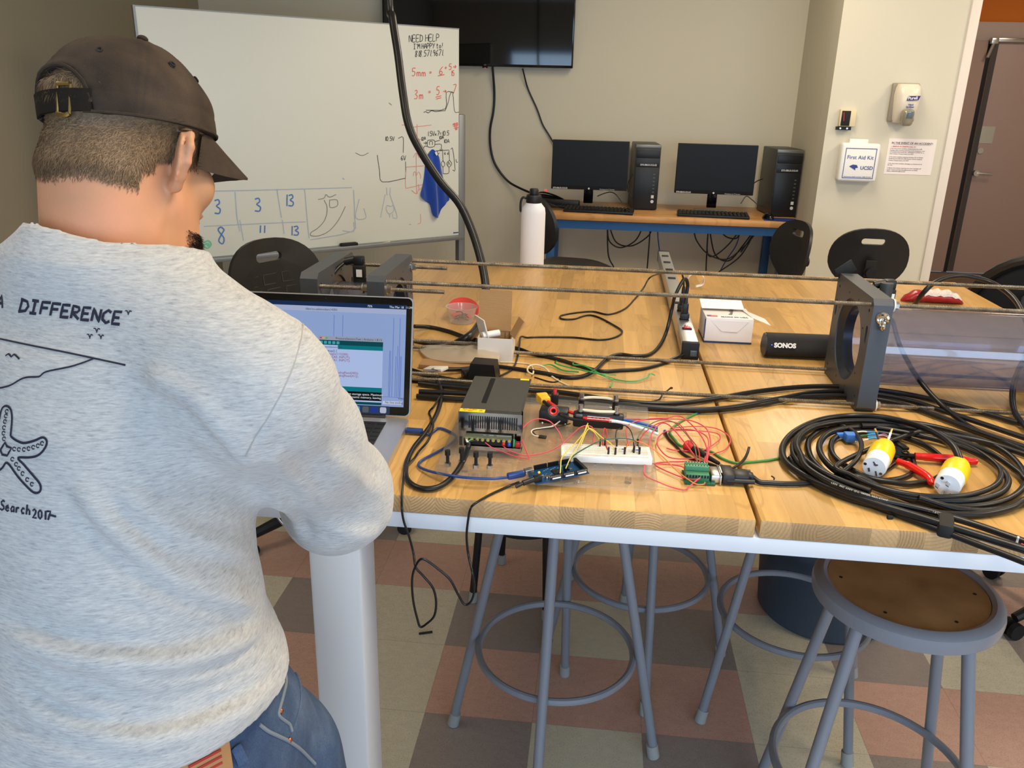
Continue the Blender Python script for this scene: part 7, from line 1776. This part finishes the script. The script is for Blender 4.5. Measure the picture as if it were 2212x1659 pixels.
# hairline: falls from the temple to the nape, shrinking behind the ear
yv, zv, xv = qc[:, 1], qc[:, 2], np.abs(qc[:, 0])
low = np.where(yv > .012, -.010, np.where(yv > -.040, -.010-(.012-yv)*.55, -.058-.004*np.cos(qc[:, 0]*60)))
dens = np.clip((zv-low)/.036, 0, 1)**1.3
dens *= np.where((yv > .028), np.clip((.052-yv)/.02, 0, 1), 1)
ear = (yv < .022) & (yv > -.040) & (np.abs(zv+.002) < .042) & (xv > .0775)
inner = ear | ((yv > -.02) & (yv < .02) & (zv < -.005))
opening = (yv < -.045) & (np.abs(qc[:, 0]) < .037) & (capd(qc) < .046) & (capd(qc) > .030)
okm &= ((capd(qc) < -.001) | opening) & ~inner & (dens > 0) & (ar > 0)
pr_w = ar*okm*dens; pr_w = pr_w/pr_w.sum()
def strands(nst, seed, m_, nm, L0):
    r = np.random.default_rng(seed)
    ti = r.choice(len(tri), nst, p=pr_w); u1, u2 = r.random(nst), r.random(nst); sw_ = u1+u2 > 1; u1[sw_] = 1-u1[sw_]; u2[sw_] = 1-u2[sw_]
    p = va[ti]+(vb_[ti]-va[ti])*u1[:, None]+(vc[ti]-va[ti])*u2[:, None]; n_ = nn[ti]/ar[ti][:, None]
    out = p-fromH(0, -.01, .03); sg = np.sign((n_*out).sum(1)); n_ = n_*sg[:, None]
    down = np.tile(-uH, (nst, 1))-.35*fH+r.normal(0, .45, (nst, 3)); down -= n_*(down*n_).sum(1)[:, None]; down /= np.linalg.norm(down, axis=1)[:, None]
    q = toH(p); up_ = capd(q) > -.0
    ln = L0*(.6+.7*r.random(nst))*np.clip(.35+.8*dens[ti], 0, 1); ln = np.where(up_, ln*1.5, ln)
    lf = np.where(up_, ln*.30, np.where(capd(q) > -.012, ln*.12, ln*.24))[:, None]; tip = p+down*ln[:, None]+n_*lf; mid = p+down*(ln*.5)[:, None]+n_*lf
    sd = np.cross(n_, down); w_ = .00030
    vs = np.stack([p-sd*w_, p+sd*w_, mid-sd*w_*.8, mid+sd*w_*.8, tip], 1).reshape(-1, 3)
    b = np.arange(nst)*5
    me = bpy.data.meshes.new(nm); off = np.array(pos(pb))
    fs = np.stack([b, b+1, b+3, b+2], 1).tolist()+np.stack([b+2, b+3, b+4], 1).tolist()
    me.from_pydata((vs-off).tolist(), [], fs); me.update()
    for po in me.polygons: po.use_smooth = True
    return me
me = strands(42000, 1, m_hair, 'hair', .011)
hair = link('hair', me, m_hair, pb); hair['kind'] = 'stuff'; hair['label'] = 'short brown hair cropped at the nape'
h2_ = link('hair_highlights', strands(15000, 2, m_hair2, 'hair_highlights', .012), m_hair2, pb); h2_['kind'] = 'stuff'
# cropped stubble on the scalp below the strands
def f_scalp(p):
    q = toH(p); d = headf(p)-.0012
    yv, zv = q[:, 1], q[:, 2]
    low = np.where(yv > .012, .004, np.where(yv > -.040, .006-(.012-yv)*.45, -.018))
    edge = np.maximum(low-zv, (yv-.040))
    earm = np.maximum(np.abs(yv+.004)-.020, np.abs(zv+.006)-.036); 
    return np.maximum(np.maximum(d, edge), np.maximum(-earm, -1e9)*np.where(np.abs(q[:, 0]) > .06, 1, -1e9) if False else np.where(np.abs(q[:, 0]) > .058, -earm, -1))
SC = nets(f_scalp, fromH(0, 0, 0)-.15, fromH(0, 0, 0)+.16, .0030)
netmesh('cropped_scalp_hair', [SC], m_hair, pb)
# short beard along the jaw and chin
bm_ = (qc[:, 2] < -.080) & (qc[:, 2] > -.122) & (qc[:, 1] > .030) & (qc[:, 2] < -.050-.25*(.075-qc[:, 1]))
bw_ = ar*bm_*np.clip((qc[:, 1]-.034)/.035, 0, 1); bw_ = bw_/bw_.sum(); r = np.random.default_rng(9); ns_ = 9000; ti = r.choice(len(tri), ns_, p=bw_); u1 = r.random(ns_)*.5; u2 = r.random(ns_)*.5
p_ = va[ti]+(vb_[ti]-va[ti])*u1[:, None]+(vc[ti]-va[ti])*u2[:, None]; n_ = nn[ti]/ar[ti][:, None]; n_ *= np.sign((n_*(p_-fromH(0, .0, -.03))).sum(1))[:, None]
t_ = -uH*.8+fH*.25+n_*.7+r.normal(0, .25, (ns_, 3)); t_ /= np.linalg.norm(t_, axis=1)[:, None]; s_ = np.cross(t_, n_); s_ = s_/np.linalg.norm(s_, axis=1)[:, None]*.00035; L_ = (.003+.004*r.random(ns_))[:, None]
off = np.array(pos(pb)); b = np.arange(ns_)*3; me = bpy.data.meshes.new('beard'); me.from_pydata((np.stack([p_-s_, p_+s_, p_+t_*L_], 1).reshape(-1, 3)-off).tolist(), [], np.stack([b, b+1, b+2], 1).tolist()); me.update()
o = link('beard', me, mat('dark beard', (30, 20, 16), .8, spec=.1), pb); o['kind'] = 'stuff'

# ---- cap
m_cap = NT('washed dark brown cotton', .85, .2)
nz = m_cap.noise(m_cap.co, 22, 4); nz2 = m_cap.noise(m_cap.co, 900, 2)
c_ = m_cap.ramp(nz, (.25, lin((44, 36, 29))), (.5, lin((61, 50, 41))), (.8, lin((77, 63, 51))))
m_cap.col(m_cap.mix(1.0, c_, m_cap.ramp(nz2, (.3, (.85, .85, .85)), (.7, (1.08, 1.08, 1.08))), 'MULTIPLY')); m_cap.bump(nz2, .35, .0006); m_cap = m_cap.m
def f_capc(p, grow=.0):
    q = toH(p)
    cr = ell(q, (0, -.010, .050), (.0855+grow, .1085+grow, .088+grow))
    # a little slouch and panel seams
    x, y = q[:, 0], q[:, 1]+.010
    ang = np.arctan2(x, -y); seam = np.abs(((ang/(pi/3)+.5) % 1)-.5)*(pi/3)*np.hypot(x, y)
    top_ = q[:, 2] > .03
    cr = cr-.0011*np.exp(-((seam-.0045)/.0022)**2)*top_+.0008*np.exp(-(seam/.0015)**2)*top_
    cr = cr-.0016*np.sin(x*70+q[:, 2]*40+1.0)*np.sin(q[:, 1]*55+2.0)-.0010*np.sin(q[:, 2]*140+x*30)
    c = capd(q)
    band = np.exp(-((c-.0235)/.0016)**2)*.0009+np.exp(-((c-.004)/.0016)**2)*.0008
    cr = cr+band-.0012*np.exp(-((c-.0)/.003)**2)
    cr = np.maximum(cr, -c)
    # arched opening at the back
    op = np.maximum(np.hypot(x/1.0, np.maximum(c-.012, 0)*1.12)-.048, np.maximum(-(c-.0), y+.02))
    op = np.maximum(np.hypot(x, np.maximum(c-.010, 0)*1.12)-.047, y+.02)
    ring = np.exp(-((op-.006)/.004)**2)*.0012
    cr = np.maximum(cr-ring*(y < -.02), -op)
    return cr
CP = nets(f_capc, OH-np.array((.15, .15, .06)), OH+np.array((.15, .16, .19)), .0024)
capo = netmesh('cap', [CP], m_cap, pb, 'dark brown cotton baseball cap')
m_strap = mat('dark strap fabric', (40, 34, 28), .95, bump=.3, bscale=500, spec=.08)
def onring(ang, c, grow):
    """point on the cap's surface at angle from the back (0 = back middle) and height c above the rim"""
    best = None
    for rr in np.linspace(.06, .13, 71):
        x = rr*sin(ang)*.80; y = -.010-rr*cos(ang); z = (CAPH+c-y*CAPN[1]-x*CAPN[0])/CAPN[2]
        d = ell(np.array([[x, y, z]]), (0, -.010, .050), (.0855+grow, .1085+grow, .088+grow))[0]
        if best is None or abs(d) < best[0]: best = (abs(d), (x, y, z))
    return fromH(*best[1])
st = MB(); n_ = 28
for i in range(n_+1):
    a = -.62+1.24*i/n_
    for c, g in ((.000, .0005), (.024, .0000), (.024, .0035), (.000, .004)): st.v.append(Vector(onring(a, c, g)))
for i in range(n_):
    for k in range(4): a = i*4+k; b = i*4+(k+1) % 4; st.f.append((a, b, b+4, a+4))
st.f += [(0, 1, 2, 3), (4*n_+3, 4*n_+2, 4*n_+1, 4*n_)]
strap = part('strap', st, m_strap, capo)
bk = MB(); e0, e1_ = .20, .37
cs_ = [onring(e0, -.003, .0045), onring(e0, .028, .002), onring(e1_, .028, .002), onring(e1_, -.003, .0045)]
bk.tube(cs_, .0016, 8, closed=True)
bk2 = smooth([onring(e1_, -.003, .0055), onring(e1_-.05, -.005, .006), onring(e0, -.003, .0055)], 4)
part('buckle', MB().tube(cs_, .0017, 8, closed=True).tube(bk2, .0026, 8).tube([onring(e0, .029, .003), onring(e1_, .029, .003)], .0022, 8), mat('antique brass', (170, 148, 96), .22, 1.0), strap)
# rim piping
rm = [onring(a, .0005, .0010) for a in np.linspace(.52, 2*pi-.52, 90)]
part('rim_piping', MB().tube(rm, .0017, 6), m_cap, capo)
ar_ = []
for k in range(31):
    t = -1+2*k/30; ax_ = .049*sin(t*pi/2); cz = .010+.049/1.12*cos(t*pi/2)
    # find the surface point
    best = None
    for yy in np.linspace(-.125, -.02, 106):
        z = (CAPH+cz-yy*CAPN[1]-ax_*CAPN[0])/CAPN[2]; d = abs(ell(np.array([[ax_, yy, z]]), (0, -.010, .050), (.0865, .1095, .089))[0])
        if best is None or d < best[0]: best = (d, (ax_, yy, z))
    ar_.append(fromH(*best[1]))
part('opening_binding', MB().tube(ar_, .0020, 6), m_cap, capo)
# eyelets and top button
ey = MB()
for a in (.55, 1.55, 2.6, -.55, -1.55, -2.6):
    c_ = onring(a, .072, .0012); nrm = np.array(c_)-fromH(0, -.01, .05); ey.torus(c_, .0030, .0011, basis(nrm), 16, 6)
part('eyelets', ey, mat('eyelet thread', (30, 26, 24), .8), capo)
part('button', MB().ball(fromH(0, -.010, .1455), (.006, .006, .004), MH), m_cap, capo)
# brim
br = MB(); nu, nv = 26, 10
for lay in (0, 1):
    for j in range(nv+1):
        for i in range(nu+1):
            t = -1+2*i/nu; a = t*1.12; s_ = j/nv
            bx_ = .083*sin(a); by_ = -.010+.104*cos(a)
            Lb = .070*(1-abs(t)**3.2)**.8
            x = bx_*(1+.10*s_*(1-abs(t))); y = by_+Lb*s_
            z = (CAPH+.001-by_*CAPN[1]-bx_*CAPN[0])/CAPN[2]-.030*s_*(1-.2*abs(t))*1.0-.26*abs(x)**1.0*abs(x)/.08*(.25+.75*s_)*1.25-lay*.0028
            br.v.append(Vector(fromH(x, y, z)))
for lay in (0, 1):
    o_ = lay*(nv+1)*(nu+1)
    for j in range(nv):
        for i in range(nu):
            a = o_+j*(nu+1)+i; br.f.append((a, a+1, a+nu+2, a+nu+1))
o_ = (nv+1)*(nu+1)
for i in range(nu):
    for j in (0, nv): a = j*(nu+1)+i; br.f.append((a, a+1, a+1+o_, a+o_))
for j in range(nv):
    for i in (0, nu): a = j*(nu+1)+i; br.f.append((a, a+nu+1, a+nu+1+o_, a+o_))
part('brim', br, m_cap, capo)

# ---- sweatshirt
ZH = 1.036
def f_shirt0(p):
    d = loft(p, [1.00, 1.06, 1.105, 1.15, 1.20, 1.28, 1.36, 1.42, 1.47], [.230, .222, .202, .206, .200, .194, .188, .165, .11], [.172, .166, .153, .148, .142, .138, .130, .112, .09], 2.2, 1.0, 1.49)
    sl = chain(p, [SHR+(-.03, .01, .005), SHR, SHR*.55+ELR*.45, ELR+(0, .0, -.004)], [.062, .068, .066, .062], .03)
    d = smin(d, sl, .035)
    d = smin(d, chain(p, [SHR+(-.05, .02, .024), NB+(0, -.005, -.010)-Fb*.012], [.072, .086], .03), .035)
    d = smin(d, chain(p, [SHL+(.06, .0, .012), NB+(0, -.005, -.010)-Fb*.012], [.066, .083], .03), .035)
    d = smin(d, chain(p, [SHL, SHL*.5+ELL_*.5, ELL_], [.074, .068, .062], .03), .035)
    fo = chain(p, [ELR+(0, 0, -.004), ELR*.5+WRR*.5+(0, 0, -.012), WRR-(dvR/np.linalg.norm(dvR))*.02], [.067, .052, .036], .02)
    d = smin(d, fo, .03)
    d = smin(d, ell(p-ELR, (.005, -.012, -.030), (.058, .070, .045)), .03)
    d = smin(d, chain(p, [ELL_, ELL_*.5+WRL*.5, WRL-(dvL/np.linalg.norm(dvL))*.02], [.060, .050, .036], .02), .03)
    return d
def collar_c(p):
    """collar ring around the neck"""
    c = NB+(0, 0, .013)+Fb*.004; n = Fb*.30+np.array((0, 0, 1.)); n = n/np.linalg.norm(n)
    q = p-c; h = q@n; rad = q-h[:, None]*n; u = rad@Rb_; v = rad@np.cross(n, Rb_)
    rr = np.hypot(u/1.03, v/.97); return h, rr
def trace(x, y, f, t0=.5, t1=1.6):
    d = ray(x, y); t = t0; 
    for _ in range(260):
        v = float(f((EYE+d*t)[None])[0])
        if v < .0004: return EYE+d*t
        t += max(.0006, v*.6)
        if t > t1: return None
    return EYE+d*t
FOLDS = [  # (pixels, ridge height, width, valley offset in pixels)
 ([(300, 815), (350, 835), (420, 872), (480, 935), (525, 985), (545, 1010)], .0075, .013, (-14, 16)),
 ([(150, 1030), (180, 1080), (222, 1132), (275, 1180), (350, 1237), (430, 1278), (505, 1300), (556, 1316)], .0070, .012, (-10, 18)),
 ([(258, 1050), (285, 1085), (323, 1116), (389, 1158), (467, 1185), (550, 1200)], .0050, .012, (-6, 18)),
 ([(330, 1145), (380, 1200), (450, 1238), (530, 1262)], .0028, .011, (0, 14)),
 ([(-30, 1358), (60, 1385), (140, 1408), (233, 1422), (350, 1425), (428, 1412), (505, 1386), (575, 1344)], .0095, .0125, (0, -22)),
 ([(230, 1452), (270, 1464), (330, 1470), (428, 1460), (505, 1434), (580, 1388)], .0050, .0090, (0, -16)),
 ([(-30, 1465), (40, 1500), (110, 1545), (190, 1576), (272, 1592), (350, 1588), (447, 1562), (525, 1522), (590, 1460)], .0085, .0120, (2, -22)),
 ([(-30, 1425), (60, 1462), (130, 1500), (200, 1525), (290, 1545)], .0055, .013, (4, -20)),
 ([(-30, 1560), (60, 1590), (140, 1622), (250, 1640)], .0035, .011, (0, -14)),
 ([(440, 1500), (520, 1470), (590, 1410)], .0030, .008, (0, -10)),
 ([(470, 1560), (540, 1520), (600, 1455)], .0030, .007, (0, -10)),
 ([(250, 1280), (330, 1300), (430, 1330), (520, 1345)], .0025, .013, (0, 16)),
 ([(560, 1020), (590, 1045), (610, 1085), (640, 1130), (668, 1175)], .0040, .009, (14, -6)),
 ([(548, 1000), (575, 985), (600, 990), (640, 1030), (690, 1080)], .0045, .012, (10, -12)),
 ([(700, 960), (740, 1000), (790, 1040), (835, 1060)], .0025, .014, (10, -14)),
 ([(700, 1120), (760, 1150), (820, 1150)], .0030, .012, (0, -14)),
 ([(560, 1130), (585, 1180), (592, 1240), (580, 1290)], .0040, .010, (-14, 0)),
]
fold3 = []
for px, hgt, wd_, off in FOLDS:
    a = [trace(x, y, f_shirt0) for x, y in px]; b = [trace(x+off[0], y+off[1], f_shirt0) for x, y in px]
    a = [q for q in a if q is not None]; b = [q for q in b if q is not None]
    if len(a) > 1: fold3.append((np.array(smooth(a, 3)) if len(a) > 2 else np.array(a), hgt, wd_, np.array(smooth(b, 3)) if len(b) > 2 else None))
seam3 = [q for q in (trace(x, y, f_shirt0) for x, y in ((655, 700), (650, 735), (633, 794), (608, 850), (579, 902), (550, 945), (530, 985), (545, 1012))) if q is not None]
def pdist(p, poly):
    best = np.full(len(p), 9.); tt = np.zeros(len(p)); n = len(poly)-1
    for i in range(n):
        a = poly[i]; ab = poly[i+1]-a; t = np.clip(((p-a)@ab)/(ab@ab), 0, 1); d = np.linalg.norm(p-a-t[:, None]*ab, axis=1)
        m_ = d < best; best[m_] = d[m_]; tt[m_] = (i+t[m_])/n
    return best, tt
def f_shirt(p):
    d = f_shirt0(p)
    h, rr = collar_c(p)
    # neck hole with a ribbed collar
    hole = np.maximum(rr-.079, -(h+.030)); 
    col = np.maximum(np.abs(rr-.0835)-.0048, np.abs(h-.006)-.017)
    d = np.maximum(d, -hole)
    d = np.maximum(d, h-.012-np.maximum(0, rr-.088)*1.6)
    d = smin(d, np.hypot(np.maximum(np.abs(rr-.084)-.0015, 0), np.maximum(np.abs(h-.002)-.013, 0))-.0035, .006)
    near = np.abs(d) < .024
    if near.any():
        q = p[near]; dd = np.zeros(len(q))
        for poly, hgt, wd_, val in fold3:
            lo_ = poly.min(0)-.04; hi_ = poly.max(0)+.04; m_ = np.all((q > lo_) & (q < hi_), axis=1)
            if not m_.any(): continue
            ds, t = pdist(q[m_], poly); env = np.clip(t/.22, 0, 1)*np.clip((1-t)/.16, 0, 1); env = env*env*(3-2*env)
            v = -2.1*hgt*np.exp(-(ds/wd_)**2)*env
            if val is not None:
                d2, t2 = pdist(q[m_], val); v += hgt*1.5*np.exp(-(d2/(wd_*1.0))**2)*env
            dd[m_] += v
        if len(seam3) > 1:
            ds, t = pdist(q, np.array(seam3)); dd += .0030*np.exp(-(ds/.0035)**2)-.0015*np.exp(-((ds-.008)/.003)**2)
        # soft irregular cloth surface
        dd += .0010*np.sin(q[:, 0]*31+q[:, 2]*47)*np.sin(q[:, 1]*37-q[:, 2]*22)+.0005*np.sin(q[:, 2]*90+q[:, 0]*60)
        d[near] = d[near]+dd
    # hem: an even band, slightly pulled in
    zz = p[:, 2]-(ZH+.006*np.sin(p[:, 0]*14))
    d = d+.0030*np.exp(-((zz-.024)/.0025)**2)
    d = np.maximum(d, -zz)
    return d
m_sh = NT('heather grey sweatshirt', .92, .15)
cs0 = m_sh.comb(m_sh.math('MULTIPLY', m_sh.x, 90), m_sh.math('MULTIPLY', m_sh.y, 90), m_sh.math('MULTIPLY', m_sh.z, 620))
n1 = m_sh.noise(cs0, 1.0, 5, .7); n2 = m_sh.noise(m_sh.comb(m_sh.math('MULTIPLY', m_sh.x, 130), m_sh.math('MULTIPLY', m_sh.y, 130), m_sh.math('MULTIPLY', m_sh.z, 900)), 1.0, 3, .6)
c_ = m_sh.ramp(n1, (.28, lin((142, 142, 144))), (.42, lin((172, 171, 171))), (.58, lin((188, 187, 184))), (.78, lin((206, 203, 198))))
m_sh.col(m_sh.mix(1.0, c_, m_sh.ramp(n2, (.3, (.93, .93, .94)), (.7, (1.05, 1.05, 1.04))), 'MULTIPLY')); m_sh.bump(n2, .25, .0008)
m_sh.b.inputs['Sheen Weight'].default_value = .25; m_sh = m_sh.m
SHM = nets(f_shirt, (-.90, .54, 1.02), (-.19, 1.40, 1.56), .0040)
shirt = netmesh('sweatshirt', [SHM], m_sh, pb, 'heather grey long sleeved sweatshirt', sm=2)
# ink drawing on the back
bvh = BVHTree.FromPolygons([Vector(v) for v in SHM[0]], [tuple(f) for f in SHM[1]])
def hit(x, y):
    d = Vector(ray(x, y)).normalized(); r_ = bvh.ray_cast(Vector(EYE), d, 3.0)
    return (np.array(r_[0]), np.array(r_[1])) if r_[0] is not None else None
def ink(name, strokes, wpx, label, m_=None):
    mb = MB()
    for st_ in strokes:
        P = []; dense = []
        for i in range(len(st_)-1):
            a, b = st_[i], st_[i+1]; n = max(1, int(math.hypot(b[0]-a[0], b[1]-a[1])/6))
            for k in range(n): dense.append((a[0]+(b[0]-a[0])*k/n, a[1]+(b[1]-a[1])*k/n))
        dense.append(st_[-1]); N_ = []
        for x, y in dense:
            h_ = hit(x, y)
            if h_ is None: continue
            nrm = h_[1] if h_[1] @ (EYE-h_[0]) > 0 else -h_[1]; P.append(h_[0]+nrm*.0007); N_.append(nrm)
        if len(P) > 1: mb.tube(P, wpx*.00033, 6, flat=lambda i, N_=N_: N_[i])
    return part(name, mb, m_ or m_ink, shirt, label, ang=80)
m_ink = mat('navy fabric ink', (34, 34, 52), .8)
def sm2(pts, n=5, closed=False): return [(a, b) for a, b, _ in smooth([(x, y, 0) for x, y in pts], n, closed)]
ink('slogan_letter', stext('A', -8, 664, 26, 3, 6, -26), 4.6, 'hand lettered A')
ink('slogan_lettering', stext('DIFFERENCE', 41, 673, 35, 4.6, 6, -27, .635), 4.6, 'hand lettered word DIFFERENCE')
gl_ = []
for x, y, s_ in ((278, 675, 1), (210, 713, 1), (195, 726, .9), (219, 727, .9)): gl_.append(sm2([(x-7*s_, y-3), (x-3*s_, y-3), (x, y+3), (x+3*s_, y-3), (x+7*s_, y-1)], 3)); gl_.append([(x, y+2), (x, y+6)])
ink('gull_marks', gl_, 1.7, 'small bird marks')
ink('shore_lines', [[(-20, 728), (60, 745), (150, 763), (272, 789)], sm2([(203, 775), (180, 784), (150, 793), (110, 801), (95, 806), (85, 814), (62, 815), (45, 820), (20, 834), (-20, 842)], 3), sm2([(13, 769), (20, 765), (26, 771), (32, 766), (43, 776)], 3)], 2.9, 'drawn horizon and shore line')
star = sm2([(24, 942), (27, 905), (24, 884), (14, 877), (5, 884), (0, 905), (-6, 930), (-14, 955), (-40, 960)], 4)
star2 = sm2([(24, 942), (34, 950), (52, 957), (75, 952), (93, 945), (102, 953), (98, 968), (84, 983), (65, 988), (40, 989), (52, 1003), (70, 1024), (87, 1045), (88, 1060), (78, 1065), (65, 1057), (40, 1030), (17, 1000), (5, 1012), (-20, 1030)], 4)
ink('starfish_outline', [star, star2, [(2, 972), (12, 956), (16, 964), (26, 968), (20, 978), (17, 984), (6, 982), (2, 972)]], 3.6, 'starfish outline')
dots = []
for x, y in [(16, 889), (14, 899), (12, 911), (10, 924), (9, 936), (10, 948), (32, 970), (42, 971), (53, 971), (63, 969), (73, 966), (83, 963), (92, 958), (28, 992), (36, 1003), (42, 1012), (50, 1023), (60, 1036), (70, 1046)]:
    dots.append([(x+3.5*cos(a), y+4.2*sin(a)) for a in np.linspace(.8, 2*pi-.2, 8)])
ink('starfish_dots', dots, 1.6, 'starfish dots')
ink('caption_lettering', stext('Search', 1, 1101, 17, 3.0, 2, -21, .66)+stext('2017', 71, 1118, 17, 2.6, 0, -19, .70)+[[(108, 1112), (122, 1116)]], 3.0, 'hand lettered words Search 2017')
ink('sleeve_seam', [[(655, 700), (650, 735), (633, 794), (608, 850), (579, 902), (550, 945), (530, 985)]], 2.0, 'sewn sleeve seam', mat('grey seam thread', (158, 156, 154), .9))
# ---- jeans
HPR = np.array((-.535, .752, .90))+Rb_*.125; HPL = np.array((-.535, .752, .90))-Rb_*.085
KNR = HPR+np.array((.12, .10, -.43)); KNL = HPL+np.array((-.01, .05, -.43)); ANR = KNR+np.array((-.01, -.05, -.40)); ANL = KNL+np.array((-.02, -.04, -.40))
TH0 = Ph(505, 1560, .83); TH1 = Ph(560, 1690, .87); KNR = TH1+np.array((.03, .05, 0)); KNR[2] = .50; ANR = KNR+np.array((-.01, -.05, -.40))
def f_jeans(p):
    d = loft(p, [.78, .86, .94, 1.02, 1.08], [.225, .240, .232, .206, .196], [.155, .165, .160, .152, .148], 2.3, .84, 1.075)
    for h_, k_, a_ in ((TH1, KNR, ANR), (HPL, KNL, ANL)):
        d = smin(d, chain(p, [h_+(0, 0, .03), h_+(0, 0, -.08), k_, k_*.5+a_*.5, a_], [.100, .100, .076, .074, .064], .03), .035)
    d = smin(d, chain(p, [TH0, TH1, KNR], [.088, .098, .080], .03), .05)
    bt_ = np.array((-.535, .752, .92))
    for s_ in (-1, 1): d = smin(d, ell(p-(bt_-Fb*.06+Rb_*.07*s_), (0, 0, 0), (.085, .085, .095)), .03)
    d = d+.0022*np.sin(p[:, 2]*60+p[:, 0]*40)*np.sin(p[:, 1]*35)*(p[:, 2] < .9)
    z = p[:, 2]; d = d-.0018*(np.abs(z-1.045) < .022)
    return np.maximum(d, .035-z)
JM = nets(f_jeans, (-.88, .50, .02), (-.16, 1.10, 1.085), .0062)
m_den = NT('blue denim', .85, .25)
nz = m_den.noise(m_den.co, 9, 5, .6); nz2 = m_den.noise(m_den.comb(m_den.math('MULTIPLY', m_den.x, 900), m_den.math('MULTIPLY', m_den.y, 900), m_den.math('MULTIPLY', m_den.z, 300)), 1.0, 3)
c_ = m_den.ramp(nz, (.25, lin((44, 58, 84))), (.5, lin((66, 84, 112))), (.8, lin((104, 120, 144))))
m_den.col(m_den.mix(1.0, c_, m_den.ramp(nz2, (.3, (.75, .76, .8)), (.7, (1.15, 1.15, 1.15))), 'MULTIPLY')); m_den.bump(nz2, .4, .0008); m_den = m_den.m
jeans = netmesh('jeans', [JM], m_den, pb, 'blue denim jeans', sm=1)
bvj = BVHTree.FromPolygons([Vector(v) for v in JM[0]], [tuple(f) for f in JM[1]])
def hitj(x, y):
    d = Vector(ray(x, y)).normalized(); r_ = bvj.ray_cast(Vector(EYE), d, 3.0)
    return (np.array(r_[0]), np.array(r_[1])) if r_[0] is not None else None
m_thread = mat('faded seam denim', (120, 128, 136), .85)
def seamj(name, px, r, m_):
    mb = MB(); P = []
    for x, y in sm2(px, 4):
        h_ = hitj(x, y)
        if h_: P.append(h_[0])
    if len(P) > 1: mb.tube(P, r, 8)
    return part(name, mb, m_, jeans)
seamj('pocket_edge', [(612, 1440), (618, 1470), (612, 1500), (604, 1530), (602, 1545), (612, 1555), (625, 1565), (630, 1580)], .0022, m_thread)
seamj('side_seam', [(628, 1440), (645, 1470), (650, 1510), (642, 1550), (625, 1600)], .0024, m_den)
seamj('yoke_seam', [(560, 1565), (580, 1580), (605, 1592), (625, 1602), (650, 1620), (680, 1650)], .0022, m_thread)
for x, y in ((606, 1536), (625, 1599)):
    h_ = hitj(x, y)
    if h_: part('rivet', MB().ball(h_[0], .0034, n=10), mat('copper rivet', (190, 100, 60), .3, 1.0), jeans)
for (xa, ya), (xb, yb) in (((508, 1612), (522, 1648)),):
    a, b = hitj(xa, ya), hitj(xb, yb)
    if a and b: part('belt_loop', MB().tube([a[0]+a[1]*.003, (a[0]+b[0])/2+a[1]*.006, b[0]+b[1]*.003], .006, 8, flat=tuple(a[1])), m_den, jeans)
h_ = hitj(442, 1652)
if h_:
    up3 = np.array((0, 0, 1.)); part('leather_patch', MB().box(h_[0]+h_[1]*.001, (.055, .040, .003), basis(h_[1], np.cross(up3, h_[1])), .001), mat('tan leather patch', (176, 128, 82), .6), jeans)
    pm_ = MB()
    for k in range(3): pm_.box(h_[0]+h_[1]*.003+up3*(.010-.008*k), (.034, .003, .0006), basis(h_[1], np.cross(up3, h_[1])))
    part('patch_print', pm_, mat('red patch print', (170, 50, 44), .6), jeans)
# shoes
m_shoe = mat('dark canvas shoe', (44, 46, 52), .8)
for A_, nm in ((ANR, 'right'), (ANL, 'left')):
    tip = A_+Fb*.16; f_ = lambda p, A_=A_, tip=tip: np.maximum(chain(p, [np.array((A_[0], A_[1], .05))-Fb*.04, np.array((A_[0], A_[1], .06)), np.array((tip[0], tip[1], .035))], [.042, .052, .040], .02), .002-p[:, 2])
    S_ = nets(f_, (min(A_[0], tip[0])-.08, min(A_[1], tip[1])-.12, -.01), (max(A_[0], tip[0])+.08, max(A_[1], tip[1])+.08, .14), .006)
    so = netmesh('shoe', [S_], m_shoe, pb)
